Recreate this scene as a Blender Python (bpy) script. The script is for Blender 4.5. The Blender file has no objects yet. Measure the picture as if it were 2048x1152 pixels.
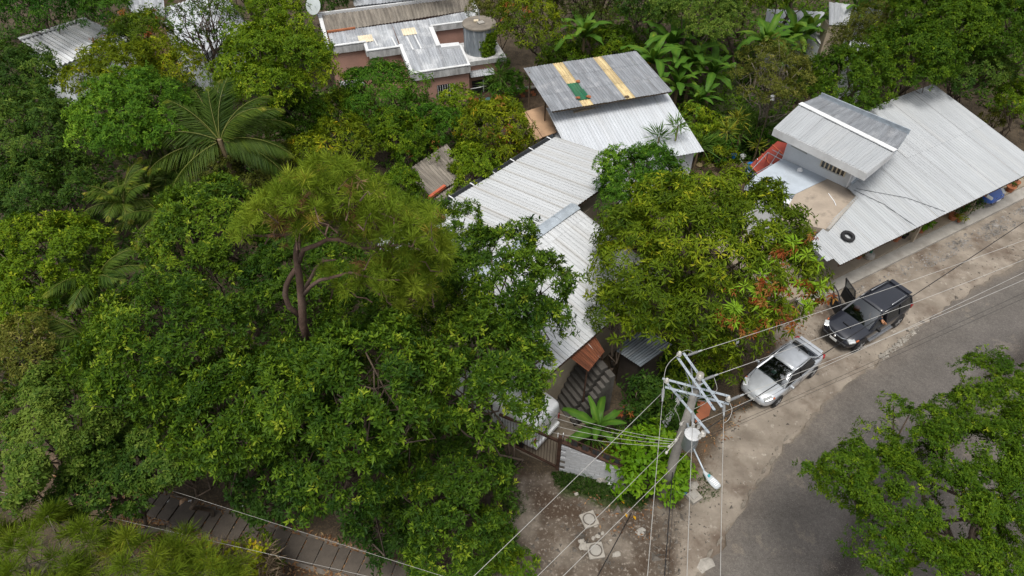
import bpy, math, random
import numpy as np
from mathutils import Vector, Matrix

R_ = random.Random(7)
rng = np.random.default_rng(11)
scene = bpy.context.scene
COL = scene.collection
rad = math.radians

# ------------------------------------------------------------------ camera, sky, sun, exposure
CAM_H, CAM_F, CAM_P = 24.5, 1365.0, rad(45)
cam = bpy.data.cameras.new('camera')
cam.sensor_width = 36.0
cam.lens = CAM_F / 2048.0 * 36.0
cam.clip_start = 0.1
cam.clip_end = 1500.0
cam_o = bpy.data.objects.new('camera', cam)
cam_o.location = (0, 0, CAM_H)
cam_o.rotation_euler = (CAM_P, 0, 0)
COL.objects.link(cam_o)
scene.camera = cam_o

SUN_EL, SUN_AZ = rad(71), rad(-165)          # azimuth from +Y towards +X
world = bpy.data.worlds.new('World')
scene.world = world
world.use_nodes = True
wn = world.node_tree
for n_ in list(wn.nodes):
    wn.nodes.remove(n_)
w_out = wn.nodes.new('ShaderNodeOutputWorld')
w_bg = wn.nodes.new('ShaderNodeBackground')
w_sky = wn.nodes.new('ShaderNodeTexSky')
w_sky.sky_type = 'NISHITA'
w_sky.sun_disc = False
w_sky.sun_elevation = SUN_EL
w_sky.sun_rotation = SUN_AZ
w_sky.dust_density = 4.0
w_sky.air_density = 1.0
w_sky.ozone_density = 1.0
w_hsv = wn.nodes.new('ShaderNodeHueSaturation')   # thin cloud: the blue is mostly gone
w_hsv.inputs['Saturation'].default_value = 0.22
w_bg.inputs['Strength'].default_value = 0.13
wn.links.new(w_sky.outputs[0], w_hsv.inputs['Color'])
wn.links.new(w_hsv.outputs[0], w_bg.inputs[0])
wn.links.new(w_bg.outputs[0], w_out.inputs[0])

sun = bpy.data.lights.new('sun', 'SUN')
sun.energy = 2.2
sun.angle = rad(20)
sun.color = (1.0, 0.96, 0.88)
sun_o = bpy.data.objects.new('sun', sun)
sd = Vector((math.sin(SUN_AZ) * math.cos(SUN_EL), math.cos(SUN_AZ) * math.cos(SUN_EL), math.sin(SUN_EL)))
sun_o.rotation_euler = (-sd).to_track_quat('-Z', 'Y').to_euler()
sun_o.location = (-10, -20, 60)
COL.objects.link(sun_o)

vs = scene.view_settings
vs.view_transform = 'Standard'
vs.look = 'None'
vs.exposure = 0.36
vs.gamma = 1.0
vs.use_curve_mapping = False
scene.render.engine = 'CYCLES'
cy = scene.cycles
cy.max_bounces = 6
cy.diffuse_bounces = 3
cy.glossy_bounces = 2
cy.transmission_bounces = 3
cy.transparent_max_bounces = 4
cy.use_denoising = True
cy.caustics_reflective = False
cy.caustics_refractive = False

# ------------------------------------------------------------------ helpers
def at(u, v, z=0.0):
    """ground or height point seen at a pixel of the 2048 x 1152 photograph"""
    x = (u - 1024.0) / CAM_F
    y = (576.0 - v) / CAM_F
    dy = math.cos(CAM_P) + y * math.sin(CAM_P)
    dz = -math.sin(CAM_P) + y * math.cos(CAM_P)
    t = (z - CAM_H) / dz
    return Vector((x * t, dy * t, z))

def tag(o, label=None, cat=None, group=None, kind=None):
    if label: o['label'] = label
    if cat: o['category'] = cat
    if group: o['group'] = group
    if kind: o['kind'] = kind
    return o

def thing(name, label, cat, loc=(0, 0, 0), rz=0.0, group=None):
    o = bpy.data.objects.new(name, None)
    o.empty_display_size = 0.2
    o.location = loc
    o.rotation_euler = (0, 0, rz)
    COL.objects.link(o)
    tag(o, label, cat, group)
    return o

def place(me, name, mat, parent=None, local=False, smooth=False):
    if mat is not None:
        for mm in (mat if isinstance(mat, (list, tuple)) else [mat]):
            me.materials.append(mm)
    if smooth:
        me.polygons.foreach_set('use_smooth', np.ones(len(me.polygons), dtype=bool))
    o = bpy.data.objects.new(name, me)
    COL.objects.link(o)
    if parent is not None:
        o.parent = parent
        if parent.type == 'EMPTY' and not local:      # vertices are in world coordinates
            mw = Matrix.Translation(parent.location) @ parent.rotation_euler.to_matrix().to_4x4()
            o.matrix_parent_inverse = mw.inverted()
    return o

def inst(o, parent=None, loc=None, rot=None, scale=None):
    c = o.copy()
    COL.objects.link(c)
    c.parent = parent
    if loc is not None: c.location = loc
    if rot is not None: c.rotation_euler = rot
    if scale is not None: c.scale = scale if isinstance(scale, (tuple, list)) else (scale,) * 3
    return c

def copy_tree(o, parent=None):
    c = o.copy()
    COL.objects.link(c)
    c.parent = parent
    for ch in list(o.children):
        copy_tree(ch, c)
    return c

class MB:
    def __init__(s):
        s.v = []; s.f = []; s.uv = None
    def add(s, vs_, fs_):
        k = len(s.v)
        s.v.extend([tuple(p) for p in vs_])
        s.f.extend([tuple(i + k for i in f) for f in fs_])
        return s
    def box(s, c, size, rz=0.0, M=None, taper=1.0):
        hx, hy, hz = size[0] / 2, size[1] / 2, size[2] / 2
        pts = []
        for sz in (-1, 1):
            k = taper if sz > 0 else 1.0
            for sx, sy in ((-1, -1), (1, -1), (1, 1), (-1, 1)):
                pts.append(Vector((sx * hx * k, sy * hy * k, sz * hz)))
        Rm = M if M is not None else Matrix.Rotation(rz, 3, 'Z')
        pts = [Rm @ p + Vector(c) for p in pts]
        return s.add(pts, [(3, 2, 1, 0), (4, 5, 6, 7), (0, 1, 5, 4), (1, 2, 6, 5), (2, 3, 7, 6), (3, 0, 4, 7)])
    def beam(s, a, b, w, h, up=(0, 0, 1)):
        a = Vector(a); b = Vector(b)
        d = b - a
        L = d.length
        x = d / L
        y = Vector(up).cross(x)
        if y.length < 1e-4: y = Vector((0, 1, 0)).cross(x)
        y.normalize()
        z = x.cross(y)
        Mx = Matrix((x, y, z)).transposed()
        return s.box((a + b) / 2, (L, w, h), M=Mx)
    def prism(s, poly, z0, z1):
        n = len(poly)
        ar = sum(poly[i][0] * poly[(i + 1) % n][1] - poly[(i + 1) % n][0] * poly[i][1] for i in range(n))
        if ar < 0: poly = poly[::-1]
        g0 = (lambda p: p[2] + z0 if len(p) > 2 and z0 is not None else z0)
        v = [(p[0], p[1], z0) for p in poly] + [(p[0], p[1], z1 if not callable(z1) else z1(p)) for p in poly]
        f = [tuple(range(n - 1, -1, -1)), tuple(range(n, 2 * n))]
        f += [(i, (i + 1) % n, n + (i + 1) % n, n + i) for i in range(n)]
        return s.add(v, f)
    def tube(s, pts, radii, n=8, caps=True):
        pts = [Vector(p) for p in pts]
        if not isinstance(radii, (list, tuple)): radii = [radii] * len(pts)
        rings = []
        prev = None
        for i, p in enumerate(pts):
            if i == 0: t = pts[1] - pts[0]
            elif i == len(pts) - 1: t = pts[-1] - pts[-2]
            else: t = (pts[i + 1] - pts[i]).normalized() + (pts[i] - pts[i - 1]).normalized()
            if t.length < 1e-6: t = Vector((0, 0, 1))
            t.normalize()
            if prev is None:
                a = Vector((0, 0, 1)).cross(t)
                if a.length < 0.1: a = Vector((1, 0, 0)).cross(t)
            else:
                a = prev - t * prev.dot(t)
                if a.length < 1e-4: a = Vector((1, 0, 0)).cross(t)
            a.normalize(); prev = a
            b = t.cross(a)
            rings.append([p + (a * math.cos(2 * math.pi * k / n) + b * math.sin(2 * math.pi * k / n)) * radii[i] for k in range(n)])
        v = [q for r in rings for q in r]
        f = []
        for i in range(len(pts) - 1):
            for k in range(n):
                f.append((i * n + k, i * n + (k + 1) % n, (i + 1) * n + (k + 1) % n, (i + 1) * n + k))
        if caps:
            f.append(tuple(range(n - 1, -1, -1)))
            f.append(tuple((len(pts) - 1) * n + k for k in range(n)))
        return s.add(v, f)
    def lathe(s, prof, c=(0, 0, 0), n=20, M=None):
        v = []; f = []
        for r, z in prof:
            for k in range(n):
                a = 2 * math.pi * k / n
                p = Vector((r * math.cos(a), r * math.sin(a), z))
                if M is not None: p = M @ p
                v.append(p + Vector(c))
        m = len(prof)
        for i in range(m - 1):
            for k in range(n):
                f.append((i * n + k, i * n + (k + 1) % n, (i + 1) * n + (k + 1) % n, (i + 1) * n + k))
        f.append(tuple(range(n - 1, -1, -1)))
        f.append(tuple((m - 1) * n + k for k in range(n)))
        return s.add(v, f)
    def grid(s, P):
        """P[i][j] points"""
        ni, nj = len(P), len(P[0])
        v = [p for row in P for p in row]
        f = [(i * nj + j, (i + 1) * nj + j, (i + 1) * nj + j + 1, i * nj + j + 1) for i in range(ni - 1) for j in range(nj - 1)]
        return s.add(v, f)
    def mesh(s, name):
        me = bpy.data.meshes.new(name)
        me.from_pydata(s.v, [], s.f)
        me.validate(verbose=False)
        return me
    def obj(s, name, mat, parent=None, local=False, smooth=False):
        return place(s.mesh(name), name, mat, parent, local, smooth)

def auto_smooth(o, ang=40):
    me = o.data
    me.polygons.foreach_set('use_smooth', np.ones(len(me.polygons), dtype=bool))
    me.set_sharp_from_angle(angle=rad(ang))
    return o

def bevel(o, w, seg=2):
    md = o.modifiers.new('bevel', 'BEVEL')
    md.width = w; md.segments = seg; md.limit_method = 'ANGLE'
    return o

def sag_line(a, b, sag, n=14):
    a = Vector(a); b = Vector(b)
    out = []
    for i in range(n + 1):
        t = i / n
        p = a.lerp(b, t)
        p.z -= sag * 4 * t * (1 - t)
        out.append(p)
    return out

# ------------------------------------------------------------------ materials
def new_mat(name):
    m = bpy.data.materials.new(name)
    m.use_nodes = True
    nt = m.node_tree
    for n in list(nt.nodes): nt.nodes.remove(n)
    out = nt.nodes.new('ShaderNodeOutputMaterial')
    bs = nt.nodes.new('ShaderNodeBsdfPrincipled')
    nt.links.new(bs.outputs[0], out.inputs[0])
    return m, nt, bs, out

def N(nt, kind, **kw):
    n = nt.nodes.new(kind)
    for k, v in kw.items():
        setattr(n, k, v)
    return n

def mixcol(nt, fac, a, b, mode='MIX'):
    n = nt.nodes.new('ShaderNodeMix')
    n.data_type = 'RGBA'; n.blend_type = mode
    for sock, val in ((n.inputs[0], fac), (n.inputs[6], a), (n.inputs[7], b)):
        if isinstance(val, (int, float)): sock.default_value = val
        elif isinstance(val, (tuple, list)): sock.default_value = (*val[:3], 1)
        else: nt.links.new(val, sock)
    return n.outputs[2]

def noise(nt, vec, scale, detail=4, rough=0.55, lo=0.35, hi=0.65):
    n = N(nt, 'ShaderNodeTexNoise')
    n.inputs['Scale'].default_value = scale
    n.inputs['Detail'].default_value = detail
    n.inputs['Roughness'].default_value = rough
    nt.links.new(vec, n.inputs['Vector'])
    r = N(nt, 'ShaderNodeMapRange')
    r.inputs[1].default_value = lo; r.inputs[2].default_value = hi
    nt.links.new(n.outputs[0], r.inputs[0])
    return r.outputs[0]

def coords(nt, uv=False, scale=(1, 1, 1)):
    tc = N(nt, 'ShaderNodeTexCoord')
    mp = N(nt, 'ShaderNodeMapping')
    mp.inputs['Scale'].default_value = scale
    nt.links.new(tc.outputs['UV' if uv else 'Object'], mp.inputs[0])
    return mp.outputs[0]

def surf(name, base, rough=0.7, metal=0.0, vary=0.2, scale=2.0, fine=25.0, dirt=None, damt=0.5, dscale=0.6,
         dlo=0.5, dhi=0.75, bump=0.0, bscale=30.0, uv=False, stretch=(1, 1, 1), spec=0.4, coat=0.0, dirt2=None, d2=(1.5, 0.55, 0.7, 0.6), lap=None):
    m, nt, bs, out = new_mat(name)
    vec = coords(nt, uv, stretch)
    vraw = coords(nt, uv)
    lo = tuple(c * (1 - vary) for c in base); hi = tuple(min(1, c * (1 + vary * 0.5)) for c in base)
    c = mixcol(nt, noise(nt, vec, scale, 5), lo, hi)
    f = noise(nt, vec, fine, 3, 0.6, 0.3, 0.7)
    c = mixcol(nt, f, mixcol(nt, 1.0, c, (1 - vary * 0.6,) * 3, 'MULTIPLY'), c)
    if dirt is not None:
        d = noise(nt, vec, dscale, 6, 0.65, dlo, dhi)
        mu = N(nt, 'ShaderNodeMath', operation='MULTIPLY')
        nt.links.new(d, mu.inputs[0]); mu.inputs[1].default_value = damt
        c = mixcol(nt, mu.outputs[0], c, dirt)
    if dirt2 is not None:
        d = noise(nt, vraw, d2[0], 6, 0.6, d2[1], d2[2])
        mu = N(nt, 'ShaderNodeMath', operation='MULTIPLY')
        nt.links.new(d, mu.inputs[0]); mu.inputs[1].default_value = d2[3]
        c = mixcol(nt, mu.outputs[0], c, dirt2)
    if lap is not None:                          # grime that gathers along the sheet laps
        at_ = N(nt, 'ShaderNodeAttribute'); at_.attribute_name = 'lap'
        ad = N(nt, 'ShaderNodeMath', operation='MULTIPLY_ADD'); nt.links.new(noise(nt, vec, 1.1, 5, 0.6, 0.2, 0.8), ad.inputs[0]); ad.inputs[1].default_value = 0.5; nt.links.new(at_.outputs['Fac'], ad.inputs[2])
        mr = N(nt, 'ShaderNodeMapRange'); mr.inputs[1].default_value = 1.0; mr.inputs[2].default_value = 1.42; mr.inputs[4].default_value = lap[1]
        nt.links.new(ad.outputs[0], mr.inputs[0])
        c = mixcol(nt, mr.outputs[0], c, lap[0])
    nt.links.new(c, bs.inputs['Base Color'])
    bs.inputs['Roughness'].default_value = rough
    bs.inputs['Metallic'].default_value = metal
    bs.inputs['Specular IOR Level'].default_value = spec
    if coat: bs.inputs['Coat Weight'].default_value = coat; bs.inputs['Coat Roughness'].default_value = 0.06
    if bump:
        b = N(nt, 'ShaderNodeBump')
        b.inputs['Strength'].default_value = bump
        b.inputs['Distance'].default_value = 0.05
        nt.links.new(noise(nt, vraw, bscale, 5, 0.6, 0, 1), b.inputs['Height'])
        nt.links.new(b.outputs[0], bs.inputs['Normal'])
    return m

MT = {}
# roofs use uv in metres: u across the ribs, v along them
MT['roof_white'] = surf('roof_white', (0.52, 0.535, 0.55), 0.5, 0.0, 0.16, 1.3, 9, dirt=(0.30, 0.26, 0.21), damt=0.45, dscale=0.5, dlo=0.52, dhi=0.8, uv=True, stretch=(3.0, 0.22, 1), dirt2=(0.36, 0.34, 0.31), d2=(2.2, 0.62, 0.78, 0.35), lap=((0.30, 0.28, 0.25), 0.5))
MT['roof_band'] = surf('roof_band', (0.475, 0.49, 0.505), 0.5, 0.0, 0.12, 1.0, 9, dirt=(0.34, 0.325, 0.295), damt=0.5, dscale=0.38, dlo=0.5, dhi=0.7, uv=True, stretch=(3.4, 0.10, 1), dirt2=(0.34, 0.32, 0.29), d2=(2.6, 0.6, 0.78, 0.3), lap=((0.30, 0.27, 0.225), 0.6))
MT['roof_bright'] = surf('roof_bright', (0.47, 0.495, 0.53), 0.42, 0.0, 0.10, 1.0, 9, dirt=(0.40, 0.38, 0.36), damt=0.3, uv=True, stretch=(2.5, 0.25, 1), lap=((0.36, 0.36, 0.37), 0.35))
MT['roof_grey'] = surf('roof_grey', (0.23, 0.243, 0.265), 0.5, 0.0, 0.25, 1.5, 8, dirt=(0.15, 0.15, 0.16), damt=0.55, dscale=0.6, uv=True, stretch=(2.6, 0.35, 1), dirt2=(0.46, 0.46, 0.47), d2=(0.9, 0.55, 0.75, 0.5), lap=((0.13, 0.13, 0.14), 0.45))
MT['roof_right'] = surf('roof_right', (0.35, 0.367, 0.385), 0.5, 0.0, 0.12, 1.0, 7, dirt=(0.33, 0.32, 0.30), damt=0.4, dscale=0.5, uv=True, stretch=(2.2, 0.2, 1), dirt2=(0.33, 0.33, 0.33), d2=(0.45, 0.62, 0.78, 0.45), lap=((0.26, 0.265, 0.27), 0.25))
MT['roof_silver'] = surf('roof_silver', (0.40, 0.42, 0.45), 0.45, 0.0, 0.35, 1.2, 8, dirt=(0.19, 0.20, 0.22), damt=0.7, dscale=0.5, dlo=0.42, dhi=0.7, uv=True, stretch=(2.8, 0.22, 1), dirt2=(0.66, 0.67, 0.68), d2=(0.8, 0.5, 0.7, 0.55), lap=((0.2, 0.2, 0.21), 0.45))
MT['roof_fibre'] = surf('roof_fibre', (0.22, 0.195, 0.165), 0.9, 0.0, 0.35, 1.4, 10, dirt=(0.09, 0.075, 0.06), damt=0.6, dscale=0.8, uv=True, stretch=(2.5, 0.4, 1))
MT['roof_yellow'] = surf('roof_yellow', (0.56, 0.44, 0.235), 0.6, 0.0, 0.3, 1.5, 8, dirt=(0.30, 0.22, 0.12), damt=0.7, dlo=0.45, dhi=0.7, uv=True, stretch=(2, 0.5, 1), dirt2=(0.22, 0.17, 0.11), d2=(3.0, 0.55, 0.72, 0.6), lap=((0.2, 0.15, 0.08), 0.6))
MT['roof_green'] = surf('roof_green', (0.012, 0.13, 0.06), 0.45, 0.0, 0.35, 1.5, 8, dirt=(0.10, 0.16, 0.10), damt=0.6, uv=True, stretch=(2.5, 0.4, 1), lap=((0.02, 0.05, 0.03), 0.6))
MT['roof_rust'] = surf('roof_rust', (0.17, 0.055, 0.024), 0.85, 0.0, 0.4, 1.6, 10, dirt=(0.55, 0.52, 0.5), damt=0.9, dscale=0.9, dlo=0.64, dhi=0.7, uv=True, stretch=(5.0, 0.5, 1))
MT['roof_old'] = surf('roof_old', (0.13, 0.15, 0.17), 0.55, 0.0, 0.45, 1.6, 10, dirt=(0.30, 0.31, 0.32), damt=0.6, dscale=0.9, dlo=0.5, dhi=0.65, uv=True, stretch=(4.0, 0.4, 1))
MT['white_paint'] = surf('white_paint', (0.62, 0.63, 0.64), 0.7, 0, 0.12, 1.2, 14, dirt=(0.27, 0.25, 0.23), damt=0.5, dscale=1.4, dlo=0.55, dhi=0.8)
MT['white_wall'] = surf('white_wall', (0.68, 0.71, 0.74), 0.8, 0, 0.1, 0.8, 14, dirt=(0.35, 0.34, 0.33), damt=0.4, dscale=1.0, dlo=0.56, dhi=0.85)
MT['pink_wall'] = surf('pink_wall', (0.44, 0.255, 0.20), 0.85, 0, 0.15, 0.8, 14, dirt=(0.22, 0.14, 0.11), damt=0.5, dscale=0.9, dlo=0.5, dhi=0.8)
MT['parapet'] = surf('parapet', (0.52, 0.52, 0.52), 0.85, 0, 0.25, 1.5, 12, dirt=(0.10, 0.095, 0.09), damt=0.75, dscale=1.1, dlo=0.48, dhi=0.72, stretch=(2, 2, 0.5))
MT['beige_wall'] = surf('beige_wall', (0.42, 0.35, 0.26), 0.9, 0, 0.15, 0.9, 14, dirt=(0.2, 0.17, 0.13), damt=0.5)
MT['yellow_wall'] = surf('yellow_wall', (0.55, 0.40, 0.10), 0.8, 0, 0.15, 0.9, 14)
MT['brown_dark'] = surf('brown_dark', (0.05, 0.038, 0.03), 0.8, 0, 0.3, 2, 14)
MT['terrace_grey'] = surf('terrace_grey', (0.42, 0.47, 0.53), 0.75, 0, 0.14, 0.9, 12, dirt=(0.3, 0.32, 0.34), damt=0.5, dscale=1.2, dirt2=(0.18, 0.17, 0.16), d2=(2.5, 0.66, 0.74, 0.6))
MT['terrace_tan'] = surf('terrace_tan', (0.36, 0.30, 0.24), 0.9, 0, 0.18, 0.9, 12, dirt=(0.10, 0.085, 0.07), damt=0.75, dscale=0.9, dlo=0.56, dhi=0.72)
MT['tank_metal'] = surf('tank_metal', (0.20, 0.225, 0.25), 0.6, 0.0, 0.35, 1.5, 14, dirt=(0.52, 0.53, 0.54), damt=0.7, dscale=1.0, dlo=0.52, dhi=0.68, stretch=(3.5, 3.5, 0.45))
MT['tank_top'] = surf('tank_top', (0.20, 0.175, 0.145), 0.9, 0, 0.3, 1.8, 14, dirt=(0.09, 0.08, 0.07), damt=0.6)
MT['concrete'] = surf('concrete', (0.34, 0.32, 0.29), 0.9, 0, 0.2, 1.3, 18, dirt=(0.17, 0.15, 0.13), damt=0.6, dscale=1.0, bump=0.15, bscale=14)
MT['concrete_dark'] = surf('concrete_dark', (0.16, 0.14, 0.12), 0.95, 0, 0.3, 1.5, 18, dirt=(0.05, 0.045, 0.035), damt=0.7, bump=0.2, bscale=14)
MT['concrete_pale'] = surf('concrete_pale', (0.33, 0.305, 0.27), 0.9, 0, 0.2, 2.0, 18, dirt=(0.2, 0.18, 0.15), damt=0.5, bump=0.15)
MT['steel'] = surf('steel', (0.42, 0.47, 0.52), 0.45, 0.35, 0.18, 3, 20)
MT['steel_dark'] = surf('steel_dark', (0.055, 0.06, 0.065), 0.5, 0.3, 0.25, 3, 20)
MT['rust_iron'] = surf('rust_iron', (0.075, 0.038, 0.024), 0.85, 0.1, 0.4, 4, 20)
MT['red_floor'] = surf('red_floor', (0.30, 0.052, 0.035), 0.7, 0, 0.25, 0.9, 12, dirt=(0.14, 0.035, 0.03), damt=0.6)
MT['red_lead'] = surf('red_lead', (0.5, 0.12, 0.06), 0.7, 0, 0.25, 2, 12)
MT['plywood'] = surf('plywood', (0.42, 0.27, 0.165), 0.85, 0, 0.2, 1.4, 14, dirt=(0.2, 0.12, 0.075), damt=0.5, dscale=1.0)
MT['wood'] = surf('wood', (0.12, 0.085, 0.055), 0.9, 0, 0.35, 3, 20)
MT['terracotta'] = surf('terracotta', (0.36, 0.13, 0.06), 0.85, 0, 0.2, 3, 20)
MT['porcelain'] = surf('porcelain', (0.50, 0.485, 0.45), 0.25, 0, 0.06, 3, 20)
MT['polymer'] = surf('polymer', (0.30, 0.31, 0.32), 0.5, 0, 0.1, 3, 20)
MT['transformer'] = surf('transformer', (0.40, 0.455, 0.475), 0.4, 0.1, 0.08, 3, 20)
MT['lamp_grey'] = surf('lamp_grey', (0.46, 0.49, 0.51), 0.4, 0.1, 0.06, 3, 20)
MT['teal'] = surf('teal', (0.03, 0.32, 0.36), 0.4, 0, 0.1, 3, 20)
MT['wire_alu'] = surf('wire_alu', (0.42, 0.41, 0.39), 0.5, 0.2, 0.1, 3, 20)
MT['wire_black'] = surf('wire_black', (0.014, 0.014, 0.016), 0.6, 0, 0.1, 3, 20)
MT['rubber'] = surf('rubber', (0.018, 0.018, 0.02), 0.75, 0, 0.3, 6, 30)
MT['white_plastic'] = surf('white_plastic', (0.75, 0.76, 0.78), 0.5, 0, 0.06, 3, 20)
MT['blue_plastic'] = surf('blue_plastic', (0.012, 0.14, 0.42), 0.45, 0, 0.15, 5, 20)
MT['aqua'] = surf('aqua', (0.25, 0.52, 0.55), 0.7, 0, 0.15, 1.5, 14, dirt=(0.45, 0.5, 0.5), damt=0.5)
MT['cream_sheet'] = surf('cream_sheet', (0.66, 0.57, 0.42), 0.7, 0, 0.12, 1.5, 14, uv=True)
MT['window_dark'] = surf('window_dark', (0.018, 0.021, 0.024), 0.15, 0, 0.2, 2, 14, spec=0.6)
MT['green_sheet'] = surf('green_sheet', (0.012, 0.13, 0.075), 0.6, 0, 0.25, 2, 14)
MT['bark'] = surf('bark', (0.115, 0.085, 0.062), 0.95, 0, 0.4, 3, 18, dirt=(0.2, 0.18, 0.15), damt=0.5, bump=0.4, bscale=10, stretch=(1, 1, 0.3))
MT['bark_pine'] = surf('bark_pine', (0.135, 0.083, 0.062), 0.95, 0, 0.4, 3, 18, dirt=(0.21, 0.155, 0.13), damt=0.6, bump=0.5, bscale=9, stretch=(1, 1, 0.35))
MT['bark_pale'] = surf('bark_pale', (0.22, 0.19, 0.15), 0.95, 0, 0.35, 3, 18, bump=0.3, bscale=10)
MT['palm_stem'] = surf('palm_stem', (0.20, 0.15, 0.085), 0.9, 0, 0.3, 3, 18)
# ------------------------------------------------------------------ ground
def in_poly(X, Y, poly):
    ins = np.zeros(X.shape, bool)
    n = len(poly)
    for i in range(n):
        x1, y1 = poly[i]; x2, y2 = poly[(i + 1) % n]
        c = ((y1 > Y) != (y2 > Y)) & (X < (x2 - x1) * (Y - y1) / (y2 - y1 + 1e-12) + x1)
        ins ^= c
    return ins

def pxpoly(pts, z=0.0):
    return [tuple(at(u, v, z)[:2]) for u, v in pts]

gx = np.concatenate([-np.geomspace(420, 29, 10), np.arange(-28, 36.01, 0.4), np.geomspace(37.5, 420, 10)])
gy = np.concatenate([-np.geomspace(200, 3, 8), np.arange(-2, 60.01, 0.4), np.geomspace(61.5, 520, 10)])
GX, GY = np.meshgrid(gx, gy, indexing='ij')
jit = rng.normal(0, 0.22, GX.shape); jit2 = rng.normal(0, 0.22, GX.shape)
def blur(a, k=1):
    for _ in range(k):
        a = (np.roll(a, 1, 0) + np.roll(a, -1, 0) + np.roll(a, 1, 1) + np.roll(a, -1, 1) + 2 * a) / 6
    return a
def mask(pts, k=2):
    return blur(in_poly(GX + jit, GY + jit2, pxpoly(pts)).astype(float), k)
VERGE = [(1385, 1010), (1400, 960), (1425, 905), (1462, 850), (1500, 815), (1530, 760), (1570, 640), (1640, 585), (1760, 530),
         (2048, 392), (2300, 290), (2300, 420), (2048, 540), (1830, 680), (1700, 785), (1590, 890), (1500, 1020), (1400, 1180), (1330, 1260), (1360, 1090)]
LANE = [(900, 1300), (985, 1090), (1040, 1010), (1000, 920), (1110, 960), (1250, 1000), (1330, 1015), (1420, 1000), (1400, 1100), (1380, 1400)]
LANE2 = [(60, 900), (330, 985), (620, 1060), (900, 1150), (1000, 1240), (300, 1240), (250, 1060), (60, 1010)]
YARD = [(1010, 160), (1080, 170), (1105, 235), (1000, 245)]
YARD2 = [(1385, 330), (1480, 290), (1570, 310), (1540, 380), (1480, 400), (1380, 400)]
GRASS = [(1110, 945), (1180, 935), (1290, 985), (1290, 1030), (1200, 1000), (1100, 975)]
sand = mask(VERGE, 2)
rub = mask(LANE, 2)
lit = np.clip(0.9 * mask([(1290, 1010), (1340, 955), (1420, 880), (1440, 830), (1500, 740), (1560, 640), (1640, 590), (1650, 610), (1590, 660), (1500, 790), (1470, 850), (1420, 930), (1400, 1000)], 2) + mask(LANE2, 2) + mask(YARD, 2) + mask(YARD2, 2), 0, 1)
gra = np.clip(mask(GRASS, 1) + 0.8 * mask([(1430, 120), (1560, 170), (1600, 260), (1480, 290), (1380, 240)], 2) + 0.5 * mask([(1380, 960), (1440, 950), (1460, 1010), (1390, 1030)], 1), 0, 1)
und = blur(rng.normal(0, 0.16, GX.shape), 3) * (rub + 0.5 * sand + 0.5 * lit)
GZ = np.clip(und, -0.05, 0.04)
me = bpy.data.meshes.new('ground')
ni, nj = GX.shape
verts = np.stack([GX, GY, GZ], -1).reshape(-1, 3)
idx = np.arange(ni * nj).reshape(ni, nj)
quads = np.stack([idx[:-1, :-1], idx[1:, :-1], idx[1:, 1:], idx[:-1, 1:]], -1).reshape(-1, 4)
me.from_pydata(verts.tolist(), [], quads.tolist())
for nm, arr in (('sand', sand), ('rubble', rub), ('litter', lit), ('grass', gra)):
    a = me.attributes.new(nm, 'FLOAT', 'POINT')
    a.data.foreach_set('value', arr.reshape(-1).astype(np.float32))

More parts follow.
